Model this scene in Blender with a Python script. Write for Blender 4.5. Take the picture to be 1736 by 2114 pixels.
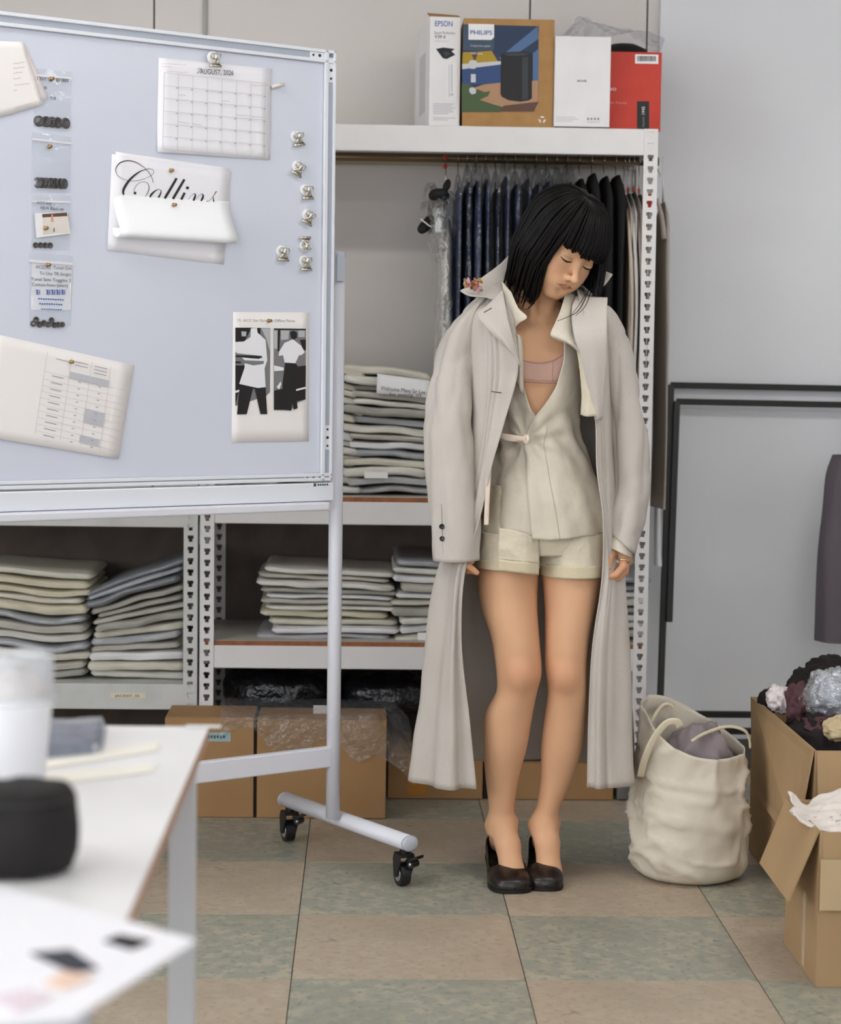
import bpy, bmesh, math, random
import numpy as np
from mathutils import Vector, Matrix

scene = bpy.context.scene
COL = scene.collection
for o in list(bpy.data.objects):
    bpy.data.objects.remove(o, do_unlink=True)

# ------------------------------------------------------------------ camera
IW, IH, FPX = 1736.0, 2114.0, 4150.0
CAMZ, YAW, PITCH, ROLL = 1.20, 0.0284, 0.0747, 0.0135
CAM = np.array([0.0, 0.0, CAMZ])
_f = np.array([math.sin(YAW) * math.cos(PITCH), math.cos(YAW) * math.cos(PITCH), -math.sin(PITCH)])
_r0 = np.array([math.cos(YAW), -math.sin(YAW), 0.0])
_u0 = np.cross(_r0, _f)
_r = math.cos(ROLL) * _r0 + math.sin(ROLL) * _u0
_u = -math.sin(ROLL) * _r0 + math.cos(ROLL) * _u0
cd = bpy.data.cameras.new('camera')
cam = bpy.data.objects.new('camera', cd)
COL.objects.link(cam)
cam.matrix_world = Matrix(((_r[0], _u[0], -_f[0], 0), (_r[1], _u[1], -_f[1], 0), (_r[2], _u[2], -_f[2], CAMZ), (0, 0, 0, 1)))
cd.sensor_fit = 'VERTICAL'
cd.sensor_height = 36.0
cd.sensor_width = 36.0 * IW / IH
cd.lens = FPX / IH * 36.0
cd.clip_start = 0.05
cd.dof.use_dof = True
cd.dof.focus_distance = 4.52
cd.dof.aperture_fstop = cd.lens / 1000.0 / 0.017
scene.camera = cam

# ------------------------------------------------------------------ light
scene.view_settings.view_transform = 'Standard'
scene.view_settings.look = 'None'
scene.view_settings.gamma = 1.0
scene.view_settings.use_curve_mapping = False
scene.view_settings.exposure = 0.36
world = bpy.data.worlds.new('world')
scene.world = world
world.use_nodes = True
bg = world.node_tree.nodes['Background']
bg.inputs[0].default_value = (0.80, 0.88, 1.0, 1)
bg.inputs[1].default_value = 1.0

def area(name, loc, target, sx, sy, power, col=(1, 1, 1), spread=180):
    ld = bpy.data.lights.new(name, 'AREA')
    ld.shape = 'RECTANGLE'
    ld.size, ld.size_y = sx, sy
    ld.energy = power
    ld.color = col
    ld.spread = math.radians(spread)
    lo = bpy.data.objects.new(name, ld)
    COL.objects.link(lo)
    lo.location = loc
    d = Vector(target) - Vector(loc)
    lo.rotation_euler = d.to_track_quat('-Z', 'Y').to_euler()
    return lo
# daylight entering by the big windows behind and to the left of the camera
area('window_daylight_front', (-0.6, -2.35, 1.55), (-0.2, 6, 1.3), 4.4, 1.7, 38, (0.93, 0.96, 1.0))
area('window_daylight_left', (-3.05, 1.5, 1.5), (2, 2.6, 1.0), 3.4, 1.5, 48, (0.95, 0.97, 1.0))

# ------------------------------------------------------------------ helpers
def lin(v):
    v = v / 255.0
    return v / 12.92 if v <= 0.04045 else ((v + 0.055) / 1.055) ** 2.4
def C(r, g, b):
    return (lin(r), lin(g), lin(b), 1.0)

def ray(px, py):
    d = _f + _r * ((px - IW / 2) / FPX) - _u * ((py - IH / 2) / FPX)
    return d
def at(px, py, Y):
    """world point seen at a photograph position, at depth Y"""
    d = ray(px, py)
    return CAM + d * (Y / d[1])
def fl(px, py, z=0.0):
    d = ray(px, py)
    return CAM + d * ((z - CAMZ) / d[2])
def onplane(px, py, p0, n):
    d = ray(px, py)
    p0 = np.array(p0); n = np.array(n)
    return CAM + d * (np.dot(p0 - CAM, n) / np.dot(d, n))
def proj(p):
    v = np.array(p) - CAM
    w = v @ _f
    return (IW / 2 + FPX * (v @ _r) / w, IH / 2 - FPX * (v @ _u) / w)

_perm = np.random.RandomState(7).permutation(512)
_vals = np.random.RandomState(3).uniform(-1, 1, 512)
def vnoise(P, scale=1.0, seed=0):
    P = np.asarray(P, float) * scale + seed * 17.31
    i = np.floor(P).astype(int)
    f = P - i
    f = f * f * (3 - 2 * f)
    def h(a, b, c):
        return _vals[_perm[(_perm[(_perm[a & 255] + b) & 511] + c) & 511]]
    r = 0
    x, y, z = i[..., 0], i[..., 1], i[..., 2]
    for dx in (0, 1):
        wx = f[..., 0] if dx else 1 - f[..., 0]
        for dy in (0, 1):
            wy = f[..., 1] if dy else 1 - f[..., 1]
            for dz in (0, 1):
                wz = f[..., 2] if dz else 1 - f[..., 2]
                r = r + wx * wy * wz * h(x + dx, y + dy, z + dz)
    return r
def fbm(P, scale, seed=0, oct=3):
    return sum(vnoise(P, scale * 2 ** k, seed + k) * 0.5 ** k for k in range(oct))

def crs(A, n, closed=False):
    """Catmull-Rom resample along axis 0 to n samples"""
    A = np.asarray(A, float)
    k = len(A)
    if closed:
        t = np.arange(n) * (k / n)
    else:
        t = np.linspace(0, k - 1, n)
    i = np.floor(t).astype(int)
    if not closed:
        i = np.minimum(i, k - 2)
    f = (t - i).reshape((-1,) + (1,) * (A.ndim - 1))
    def g(j):
        if closed:
            return A[j % k]
        jj = np.clip(j, 0, k - 1)
        R = A[jj].copy()
        lo = j < 0
        hi = j > k - 1
        if lo.any():
            R[lo] = 2 * A[0] - A[1]
        if hi.any():
            R[hi] = 2 * A[-1] - A[-2]
        return R
    a, b, c, d = g(i - 1), g(i), g(i + 1), g(i + 2)
    return 0.5 * (2 * b + (c - a) * f + (2 * a - 5 * b + 4 * c - d) * f ** 2 + (3 * b - a - 3 * c + d) * f ** 3)
def net(A, nu, nv, cu=False, cv=False):
    A = crs(A, nu, cu)
    return np.swapaxes(crs(np.swapaxes(A, 0, 1), nv, cv), 0, 1)
def gnormals(G, cu=False, cv=False):
    def dif(X, ax, c):
        if c:
            return np.roll(X, -1, ax) - np.roll(X, 1, ax)
        return np.gradient(X, axis=ax)
    n = np.cross(dif(G, 0, cu), dif(G, 1, cv))
    return n / (np.linalg.norm(n, axis=-1, keepdims=True) + 1e-12)

EX, EZ = np.array([1.0, 0, 0]), np.array([0, 0, 1.0])
WL = {}
def wloc(o):
    return WL.get(o.name, np.zeros(3))

def tag(o, label=None, cat=None, group=None, kind=None):
    if label: o['label'] = label
    if cat: o['category'] = cat
    if group: o['group'] = group
    if kind: o['kind'] = kind
    return o
def thing(name, label, cat, loc=(0, 0, 0), group=None, rot=None):
    o = bpy.data.objects.new(name, None)
    o.empty_display_size = 0.05
    COL.objects.link(o)
    o.location = [float(v) for v in loc]
    if rot is not None: o.rotation_euler = rot
    WL[o.name] = np.array(loc, float)
    return tag(o, label, cat, group)

class MB:
    def __init__(s):
        s.v = []; s.f = []; s.m = []; s.mi = 0
    def add(s, verts, faces):
        b = len(s.v)
        s.v.extend([tuple(float(c) for c in p) for p in verts])
        for f in faces:
            s.f.append(tuple(i + b for i in f)); s.m.append(s.mi)
        return s
    def box(s, c, d, R=None):
        c = np.array(c, float); d = np.array(d, float) / 2
        P = np.array([[x, y, z] for x in (-1, 1) for y in (-1, 1) for z in (-1, 1)], float) * d
        if R is not None: P = P @ np.array(R).T
        return s.add(P + c, [(0, 1, 3, 2), (4, 6, 7, 5), (0, 4, 5, 1), (2, 3, 7, 6), (0, 2, 6, 4), (1, 5, 7, 3)])
    def bx(s, x0, x1, y0, y1, z0, z1):
        return s.box(((x0 + x1) / 2, (y0 + y1) / 2, (z0 + z1) / 2), (x1 - x0, y1 - y0, z1 - z0))
    def bevbox(s, c, d, b, R=None):
        """box with chamfered edges"""
        c = np.array(c, float); h = np.array(d, float) / 2
        b = min(b, *(h * 0.98))
        bm = bmesh.new()
        bmesh.ops.create_cube(bm, size=1)
        for v in bm.verts:
            v.co = Vector([v.co[i] * 2 * h[i] for i in range(3)])
        bmesh.ops.bevel(bm, geom=bm.edges[:] , offset=b, segments=2, affect='EDGES', profile=0.5)
        P = np.array([v.co[:] for v in bm.verts])
        if R is not None: P = P @ np.array(R).T
        bm.verts.index_update()
        F = [tuple(v.index for v in f.verts) for f in bm.faces]
        bm.free()
        return s.add(P + c, F)
    def grid(s, G, cu=False, cv=False, flip=False):
        G = np.asarray(G); nu, nv = G.shape[:2]
        F = []
        for i in range(nu if cu else nu - 1):
            i2 = (i + 1) % nu
            for j in range(nv if cv else nv - 1):
                j2 = (j + 1) % nv
                q = (i * nv + j, i * nv + j2, i2 * nv + j2, i2 * nv + j)
                F.append(q[::-1] if flip else q)
        return s.add(G.reshape(-1, 3), F)
    def tube(s, pts, r, n=10, up=None, caps=True, closed=False, flat=None):
        """sweep a circle (or ellipse: flat=(a,b)) along points"""
        P = np.asarray(pts, float); k = len(P)
        r = np.broadcast_to(np.asarray(r, float), (k,))
        if closed: T = np.roll(P, -1, 0) - np.roll(P, 1, 0)
        else: T = np.gradient(P, axis=0)
        T = T / (np.linalg.norm(T, axis=1, keepdims=True) + 1e-12)
        a = np.array(up, float) if up is not None else np.array([0, 0, 1.0])
        if abs(a @ T[0]) > 0.95 and up is None: a = np.array([1.0, 0, 0])
        rings = []
        N = a - (a @ T[0]) * T[0]; N /= np.linalg.norm(N)
        ang = np.arange(n) * 2 * math.pi / n
        fa, fb = flat if flat else (1, 1)
        for i in range(k):
            N = N - (N @ T[i]) * T[i]; N /= np.linalg.norm(N) + 1e-12
            B = np.cross(T[i], N)
            rings.append(P[i] + r[i] * (np.cos(ang)[:, None] * N * fa + np.sin(ang)[:, None] * B * fb))
        b = len(s.v)
        s.grid(np.array(rings), cu=closed, cv=True)
        if caps and not closed:
            s.f.append(tuple(b + j for j in range(n))[::-1]); s.m.append(s.mi)
            s.f.append(tuple(b + (k - 1) * n + j for j in range(n))); s.m.append(s.mi)
        return s
    def cyl(s, p0, p1, r, n=16, r1=None):
        return s.tube([p0, p1], [r, r if r1 is None else r1], n)
    def lathe(s, c, prof, n=24, axis=(0, 0, 1)):
        ax = Vector(axis).normalized()
        q = Vector((0, 0, 1)).rotation_difference(ax).to_matrix()
        Q = np.array(q)
        G = []
        for (r, z) in prof:
            a = np.arange(n) * 2 * math.pi / n
            G.append(np.stack([r * np.cos(a), r * np.sin(a), np.full(n, z)], 1) @ Q.T + np.array(c))
        return s.grid(np.array(G), cv=True)
    def prism(s, poly, n, t):
        """polygon (3D points, planar) extruded by t along n"""
        P = np.asarray(poly, float); k = len(P); n = np.asarray(n, float)
        V = np.concatenate([P, P + n * t])
        F = [tuple(range(k))[::-1], tuple(range(k, 2 * k))] + [(i, (i + 1) % k, k + (i + 1) % k, k + i) for i in range(k)]
        return s.add(V, F)
    def ball(s, c, r, n=12, R=None):
        a = np.linspace(0, math.pi, n)
        t = np.arange(n * 2) * math.pi / n
        r = np.broadcast_to(np.asarray(r, float), (3,))
        G = np.stack([np.outer(np.sin(a), np.cos(t)) * r[0], np.outer(np.sin(a), np.sin(t)) * r[1], np.outer(np.cos(a), np.ones_like(t)) * r[2]], -1)
        if R is not None: G = G @ np.array(R).T
        return s.grid(G + np.array(c), cv=True)
    def build(s, name, mat, parent=None, smooth=False, local=False, solid=0, sub=0, solid_off=0, weld=False):
        me = bpy.data.meshes.new(name)
        V = np.array(s.v, float).reshape(-1, 3)
        off = wloc(parent) if (parent is not None and not local) else np.zeros(3)
        o0 = np.zeros(3)
        if parent is None and not local and len(V):
            lo, hi = V.min(0), V.max(0)
            o0 = np.array([(lo[0] + hi[0]) / 2, (lo[1] + hi[1]) / 2, lo[2]])
        V = V - off - o0
        me.from_pydata(V.tolist(), [], s.f)
        mats = mat if isinstance(mat, (list, tuple)) else [mat]
        for m in mats: me.materials.append(m)
        if len(mats) > 1: me.polygons.foreach_set('material_index', s.m)
        if weld:
            bm = bmesh.new(); bm.from_mesh(me)
            bmesh.ops.remove_doubles(bm, verts=bm.verts, dist=1e-5)
            bm.to_mesh(me); bm.free()
        if smooth:
            me.polygons.foreach_set('use_smooth', [True] * len(me.polygons))
        me.update()
        o = bpy.data.objects.new(name, me)
        COL.objects.link(o)
        o.location = o0.tolist()
        if parent is not None:
            o.parent = parent
            WL[o.name] = off
        else:
            WL[o.name] = o0
        if solid:
            md = o.modifiers.new('solid', 'SOLIDIFY'); md.thickness = solid; md.offset = solid_off
        if sub:
            md = o.modifiers.new('sub', 'SUBSURF'); md.levels = sub; md.render_levels = sub
        return o

def copy_tree(o, parent=None):
    c = o.copy(); COL.objects.link(c)
    if parent is not None: c.parent = parent
    for ch in list(o.children): copy_tree(ch, c)
    return c

# ------------------------------------------------------------------ materials
MATS = {}
def mat(name, col, rough=0.6, metal=0.0, spec=0.4, var=None, bump=None, coords='Object', sheen=0, sss=0, aniso=None):
    """procedural principled material; var=(scale, colour2, detail, lo, hi[, stretch]) mixes noise; bump=(scale, strength, dist[, stretch])"""
    if name in MATS: return MATS[name]
    m = bpy.data.materials.new(name); m.use_nodes = True
    nt = m.node_tree; b = nt.nodes['Principled BSDF']
    b.inputs['Base Color'].default_value = col
    b.inputs['Roughness'].default_value = rough
    b.inputs['Metallic'].default_value = metal
    b.inputs['Specular IOR Level'].default_value = spec
    if sheen: b.inputs['Sheen Weight'].default_value = sheen
    if sss:
        b.inputs['Subsurface Weight'].default_value = sss
        b.inputs['Subsurface Radius'].default_value = (0.012, 0.005, 0.003)
        b.inputs['Subsurface Scale'].default_value = 1.0
    tc = nt.nodes.new('ShaderNodeTexCoord')
    def noise(scale, detail, stretch=None):
        n = nt.nodes.new('ShaderNodeTexNoise')
        n.inputs['Scale'].default_value = scale
        n.inputs['Detail'].default_value = detail
        if stretch:
            mp = nt.nodes.new('ShaderNodeMapping')
            mp.inputs['Scale'].default_value = stretch
            nt.links.new(tc.outputs[coords], mp.inputs[0])
            nt.links.new(mp.outputs[0], n.inputs['Vector'])
        else:
            nt.links.new(tc.outputs[coords], n.inputs['Vector'])
        return n
    if var:
        vs = var if isinstance(var, list) else [var]
        prev = None
        for v in vs:
            n = noise(v[0], v[2], v[5] if len(v) > 5 else None)
            r = nt.nodes.new('ShaderNodeMapRange')
            r.inputs['From Min'].default_value = v[3]; r.inputs['From Max'].default_value = v[4]
            nt.links.new(n.outputs['Fac'], r.inputs['Value'])
            mx = nt.nodes.new('ShaderNodeMix'); mx.data_type = 'RGBA'
            if prev is None: mx.inputs[6].default_value = col
            else: nt.links.new(prev, mx.inputs[6])
            mx.inputs[7].default_value = v[1]
            nt.links.new(r.outputs[0], mx.inputs[0])
            prev = mx.outputs[2]
        nt.links.new(prev, b.inputs['Base Color'])
    if bump:
        n = noise(bump[0], 4, bump[3] if len(bump) > 3 else None)
        bp = nt.nodes.new('ShaderNodeBump')
        bp.inputs['Strength'].default_value = bump[1]
        bp.inputs['Distance'].default_value = bump[2]
        nt.links.new(n.outputs['Fac'], bp.inputs['Height'])
        nt.links.new(bp.outputs[0], b.inputs['Normal'])
    MATS[name] = m
    return m
def film(name, tint=(0.97, 0.98, 1.0), gloss=0.12, rough=0.12, haze=0.0, bump=(30, 0.5, 0.01), add=0.5):
    """thin clear plastic: transparent with a glossy coat"""
    if name in MATS: return MATS[name]
    m = bpy.data.materials.new(name); m.use_nodes = True
    nt = m.node_tree; nt.nodes.clear()
    out = nt.nodes.new('ShaderNodeOutputMaterial')
    tr = nt.nodes.new('ShaderNodeBsdfTransparent'); tr.inputs[0].default_value = (*tint, 1)
    gl = nt.nodes.new('ShaderNodeBsdfGlossy'); gl.inputs['Roughness'].default_value = rough
    lw = nt.nodes.new('ShaderNodeLayerWeight'); lw.inputs[0].default_value = 0.25
    tc = nt.nodes.new('ShaderNodeTexCoord')
    n = nt.nodes.new('ShaderNodeTexNoise'); n.inputs['Scale'].default_value = bump[0]; n.inputs['Detail'].default_value = 3
    nt.links.new(tc.outputs['Object'], n.inputs['Vector'])
    bp = nt.nodes.new('ShaderNodeBump'); bp.inputs['Strength'].default_value = bump[1]; bp.inputs['Distance'].default_value = bump[2]
    nt.links.new(n.outputs['Fac'], bp.inputs['Height'])
    nt.links.new(bp.outputs[0], gl.inputs['Normal']); nt.links.new(bp.outputs[0], lw.inputs['Normal'])
    mr = nt.nodes.new('ShaderNodeMapRange')
    mr.inputs['To Min'].default_value = gloss; mr.inputs['To Max'].default_value = min(1.0, gloss + add)
    nt.links.new(lw.outputs['Fresnel'], mr.inputs['Value'])
    mx = nt.nodes.new('ShaderNodeMixShader')
    nt.links.new(mr.outputs[0], mx.inputs[0]); nt.links.new(tr.outputs[0], mx.inputs[1]); nt.links.new(gl.outputs[0], mx.inputs[2])
    last = mx.outputs[0]
    if haze:
        df = nt.nodes.new('ShaderNodeBsdfDiffuse'); df.inputs[0].default_value = (0.85, 0.87, 0.9, 1)
        m2 = nt.nodes.new('ShaderNodeMixShader'); m2.inputs[0].default_value = haze
        nt.links.new(last, m2.inputs[1]); nt.links.new(df.outputs[0], m2.inputs[2]); last = m2.outputs[0]
    nt.links.new(last, out.inputs[0])
    MATS[name] = m
    return m
def emit(name, col, s):
    m = bpy.data.materials.new(name); m.use_nodes = True
    nt = m.node_tree; nt.nodes.clear()
    out = nt.nodes.new('ShaderNodeOutputMaterial'); e = nt.nodes.new('ShaderNodeEmission')
    e.inputs[0].default_value = (*col, 1); e.inputs[1].default_value = s
    nt.links.new(e.outputs[0], out.inputs[0]); return m

def text_mesh(body, size):
    """flat lettering as (verts Nx2, faces), baseline-left origin, height ~ size"""
    cu = bpy.data.curves.new('txt', 'FONT'); cu.body = body; cu.size = size; cu.resolution_u = 3
    o = bpy.data.objects.new('txt', cu); COL.objects.link(o)
    dg = bpy.context.evaluated_depsgraph_get()
    me = bpy.data.meshes.new_from_object(o.evaluated_get(dg))
    V = np.array([v.co[:2] for v in me.vertices]).reshape(-1, 2)
    F = [tuple(p.vertices) for p in me.polygons]
    bpy.data.objects.remove(o, do_unlink=True); bpy.data.curves.remove(cu); bpy.data.meshes.remove(me)
    return V, F
def text_on(mb, body, org, ex, ey, size, width=None, off=None):
    """lay lettering on a plane: org lower-left, ex/ey unit axes; width stretches to fit"""
    V, F = text_mesh(body, size)
    if len(V) == 0: return mb
    V = V - np.array([V[:, 0].min(), 0])
    if width: V[:, 0] *= width / max(V[:, 0].max(), 1e-6)
    P = np.array(org) + V[:, :1] * np.array(ex) + V[:, 1:] * np.array(ey)
    if off is not None: P = P + np.array(off)
    return mb.add(P, F)
ORD = ['lowest', 'second', 'third', 'fourth', 'fifth', 'sixth', 'seventh', 'eighth', 'ninth', 'tenth', 'eleventh', 'twelfth', 'thirteenth', 'fourteenth', 'fifteenth', 'sixteenth', 'seventeenth', 'eighteenth', 'nineteenth', 'twentieth']
# ================================================================== the room
TS = 0.4565
XT0, YT0 = -0.130, 3.836          # one tile corner
RX0, RX1, RY0, RY1, RZ = -3.2, 2.6, -2.5, 5.95, 2.62
M_wall = mat('painted_wall_beige', C(226, 219, 214), 0.75, var=(1.3, C(216, 209, 203), 3, 0.4, 0.75), bump=(180, 0.08, 0.002))
M_wallw = mat('painted_wall_white', C(236, 236, 238), 0.7, var=(0.9, C(226, 226, 229), 3, 0.4, 0.75), bump=(160, 0.08, 0.002))
M_ceil = mat('ceiling_paint', C(236, 236, 234), 0.9, bump=(90, 0.1, 0.003))
M_grout = mat('floor_joint', C(92, 84, 72), 0.8, var=(8, C(74, 68, 60), 3, 0.4, 0.7))
def tile_mat(name, base, fleck1, fleck2, dark):
    return mat(name, base, 0.42, spec=0.35, coords='Object',
               var=[(26, fleck1, 5, 0.46, 0.60), (60, fleck2, 5, 0.54, 0.66), (3.1, dark, 4, 0.50, 0.85), (150, dark, 2, 0.66, 0.74), (9, C(90, 78, 62), 6, 0.68, 0.80)],
               bump=(70, 0.06, 0.002))
M_tileb = tile_mat('vinyl_tile_beige', C(176, 160, 140), C(184, 170, 151), C(164, 148, 127), C(158, 144, 125))
M_tileg = tile_mat('vinyl_tile_green', C(152, 152, 138), C(174, 168, 148), C(132, 138, 128), C(140, 138, 124))
s = MB(); s.bx(RX0, RX1, RY0, RY1 + 0.3, -0.12, -0.0035)
floor = tag(s.build('floor', M_grout), kind='structure', label='worn checkered vinyl floor')
tm = {}
g = 0.0009
for k in (0, 1):
    t = MB(); h = TS / 2 - g
    t.bevbox((0, 0, -0.004), (2 * h, 2 * h, 0.008), 0.0012)
    o = t.build('tile', (M_tileb, M_tileg)[k], floor, local=True)
    tm[k] = o
used = {0: False, 1: False}
rt = random.Random(5)
fz = wloc(floor)
for i in range(-5, 6):
    for j in range(-7, 6):
        x = XT0 + (i + 0.5) * TS; y = YT0 + (j + 0.5) * TS
        if x - TS / 2 < RX0 or x + TS / 2 > RX1 or y + TS / 2 > RY1 + 0.28: continue
        k = (i + j) % 2            # tile right of and nearer than the corner is green
        k = 1 if k else 0
        o = tm[k] if not used[k] else tm[k].copy()
        if used[k]: COL.objects.link(o)
        used[k] = True
        o.parent = floor
        o.location = (x - fz[0], y - fz[1], rt.uniform(-0.0004, 0.0004) - fz[2])
        o.rotation_euler = (0, 0, rt.choice([0, math.pi / 2, math.pi, -math.pi / 2]))
WL['floor_off'] = fz

# back wall made of wide painted panels with dark joints, white wall section standing forward on the right
s = MB(); s.bx(RX0, RX1, RY1 + 0.012, RY1 + 0.15, 0, RZ)
wall_back = tag(s.build('wall_back', mat('wall_joint', C(60, 55, 50), 0.9)), kind='structure', label='beige panelled wall behind the shelving')
XE = float(at(1361, 120, RY1 - 0.04)[0])
seams = [RX0, float(at(318, 40, RY1)[0]), float(at(423, 40, RY1)[0]), float(at(1094, 40, RY1)[0]), float(at(1336, 60, RY1)[0]), XE + 0.03]
for a, b in zip(seams[:-1], seams[1:]):
    s = MB(); s.bevbox(((a + b) / 2, RY1 + 0.007, RZ / 2), (b - a - 0.0045, 0.013, RZ), 0.002)
    s.build('panel', M_wall, wall_back)
s = MB(); xs = seams[2]; s.bevbox((xs, RY1 - 0.004, RZ / 2), (0.012, 0.012, RZ), 0.002)
s.build('joint_cover', mat('joint_cover_grey', C(168, 168, 162), 0.6), wall_back)
s = MB(); s.bx(XE, RX1, RY1 - 0.045, RY1 + 0.01, 0, RZ)
wall_r2 = tag(s.build('wall_partition', M_wallw), kind='structure', label='white wall section right of the shelving')
s = MB(); s.bx(RX0 - 0.12, RX0, RY0, RY1, 0, 0.75); s.bx(RX0 - 0.12, RX0, RY0, RY1, 2.25, RZ); s.bx(RX0 - 0.12, RX0, RY0, -0.2, 0.75, 2.25); s.bx(RX0 - 0.12, RX0, 3.2, RY1, 0.75, 2.25)
tag(s.build('wall_left', M_wallw), kind='structure', label='white left wall with a long window')
s = MB(); s.bx(RX1, RX1 + 0.12, RY0, RY1, 0, RZ)
tag(s.build('wall_right', M_wallw), kind='structure', label='plain white right wall')
s = MB(); s.bx(RX0, RX1, RY0 - 0.12, RY0, 0, 0.7); s.bx(RX0, RX1, RY0 - 0.12, RY0, 2.4, RZ); s.bx(RX0, -2.8, RY0 - 0.12, RY0, 0.7, 2.4); s.bx(1.6, RX1, RY0 - 0.12, RY0, 0.7, 2.4)
tag(s.build('wall_front', M_wallw), kind='structure', label='white wall with wide window behind the camera')
s = MB(); s.bx(RX0 - 0.1, RX1 + 0.1, RY0 - 0.1, RY1 + 0.1, RZ, RZ + 0.1)
tag(s.build('ceiling', M_ceil), kind='structure', label='plain white ceiling')
M_base = mat('vinyl_baseboard', C(92, 90, 86), 0.6)
s = MB(); s.bx(RX0, XE, RY1 - 0.008, RY1 + 0.001, 0, 0.09)
tag(s.build('baseboard_back', M_base), kind='structure', label='grey vinyl baseboard along the back wall')
s = MB(); s.bx(XE, RX1, RY1 - 0.052, RY1 - 0.044, 0, 0.09)
tag(s.build('baseboard_partition', M_base), kind='structure', label='grey vinyl baseboard along the white wall section')

# fluorescent ceiling fixtures
M_diff = emit('fluorescent_tube', (1.0, 0.985, 0.95), 24)
M_fix = mat('fixture_white_metal', C(240, 240, 238), 0.4)
for i, (lx, ly) in enumerate([(-1.25, 0.6), (1.15, 0.6), (-1.15, 3.55), (1.15, 3.55)]):
    t = thing('ceiling_light', 'twin-tube fluorescent batten on the ceiling, ' + ['nearest the left window', 'nearest the right wall behind the camera', 'left, closest to the whiteboard', 'right, closest to the cartons'][i], 'light', (lx, ly, RZ), 'fluorescent ceiling battens')
    s = MB(); s.bevbox((lx, ly, RZ - 0.025), (1.25, 0.16, 0.05), 0.008); s.build('housing', M_fix, t)
    for dy in (-0.045, 0.045):
        s = MB(); s.cyl((lx - 0.6, ly + dy, RZ - 0.068), (lx + 0.6, ly + dy, RZ - 0.068), 0.016, 12); s.build('tube', M_diff, t, smooth=True)

# ================================================================== shelving
RY = 5.40          # front plane of the racks
RD = 0.45
M_rack = mat('rack_white_powdercoat', C(228, 224, 222), 0.42, var=(14, C(223, 219, 217), 3, 0.45, 0.8))
M_rackg = mat('rack_grey_powdercoat', C(206, 206, 202), 0.45, var=(14, C(194, 194, 190), 3, 0.45, 0.8))
M_mdf = mat('shelf_board_edge_brown', C(158, 98, 62), 0.7, var=(40, C(132, 82, 54), 3, 0.4, 0.7))
M_mdft = mat('shelf_board_top', C(196, 190, 182), 0.55)
PW = 0.037
def post_mesh(x0, z1, front, y, side_out):
    """angle post with keyhole slots; side flange at outer side"""
    s = MB()
    xs = [0, 0.0105, 0.0135, 0.0235, 0.0265, PW]
    pitch = 0.0305
    n = int(z1 / pitch)
    V = []; F = []
    def q(xa, xb, za, zb):
        b = len(V)
        V.extend([(x0 + xa, y, za), (x0 + xb, y, za), (x0 + xb, y, zb), (x0 + xa, y, zb)]); F.append((b, b + 1, b + 2, b + 3))
    for i in range(n):
        z = z1 - (i + 1) * pitch
        a, b_, c, d = z, z + 0.006, z + 0.0145, z + 0.0235
        q(0, PW, a, b_)
        q(0, xs[2], b_, c); q(xs[3], PW, b_, c)
        q(0, xs[1], c, d); q(xs[4], PW, c, d)
        q(0, PW, d, z + pitch)
    q(0, PW, 0, z1 - n * pitch)
    s.add(V, F)
    xo = x0 + (PW if side_out > 0 else 0)
    dy = 0.037 if front else -0.037
    s.add([(xo, y, 0), (xo, y + dy, 0), (xo, y + dy, z1), (xo, y, z1)], [(0, 1, 2, 3)])
    return s
def rack(name, label, x0, x1, ztop, shelves, top_beam, M):
    t = thing(name, label, 'shelving', ((x0 + x1) / 2, RY + RD / 2, 0))
    for (xp, so) in ((x0, -1), (x1 - PW, 1)):
        for fr, y in ((True, RY), (False, RY + RD)):
            post_mesh(xp, ztop, fr, y, so).build('post', M, t, solid=0.0016)
    for zz, has_brown in shelves:
        # zz = top of shelf board
        bt = 0.013
        s = MB(); s.bx(x0 + 0.004, x1 - 0.004, RY + 0.006, RY + RD - 0.006, zz - bt, zz - 0.0006)
        b = s.build('shelf_board', M_mdf if has_brown else M, t)
        if has_brown:
            s = MB(); s.bx(x0 + 0.005, x1 - 0.005, RY + 0.007, RY + RD - 0.007, zz - 0.0006, zz)
            s.build('laminate', M_mdft, b)
        bh = 0.070 if not has_brown else 0.062
        zb1 = zz - bt if has_brown else zz
        for y0 in (RY + 0.002, RY + RD - 0.03):
            s = MB(); s.bevbox(((x0 + x1) / 2, y0 + 0.013, zb1 - bh / 2), (x1 - x0 - 2 * 0.002 - (0.0 if not has_brown else 2 * PW - 0.01), 0.026, bh), 0.003)
            s.build('beam', M, t)
        for xx in (x0 + 0.012, x1 - 0.012):
            s = MB(); s.bevbox((xx, RY + RD / 2, zb1 - bh / 2), (0.018, RD - 0.07, bh * 0.8), 0.002); s.build('side_beam', M, t)
    return t
def zat(px, py, Y=RY):
    return float(at(px, py, Y)[2])
M_bayshade = mat('bay_shade_brown', C(104, 92, 84), 0.8, var=(9, C(88, 77, 70), 3, 0.4, 0.7))
RXL, RXR = float(at(414, 1060, RY)[0]), float(at(1358, 290, RY)[0])
Z_top, Z_s2, Z_s3 = zat(1100, 262), zat(790, 1027), zat(700, 1325)
rack_a = rack('shelving_rack', 'tall white slotted-angle rack holding garments, cartons on top', RXL, RXR, Z_top, [(Z_top, False), (Z_s2, True), (Z_s3, True)], None, M_rack)
LXR = float(at(408, 1060, RY)[0]); LXL = LXR - 1.2
Z_l1, Z_l2 = zat(300, 1035), zat(250, 1412)
rack_b = rack('shelving_rack', 'pale grey slotted-angle rack behind the whiteboard with two piles', LXL, LXR, 1.80, [(1.80, False), (1.30, False), (Z_l1, False), (Z_l2, False)], None, M_rackg)
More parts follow.
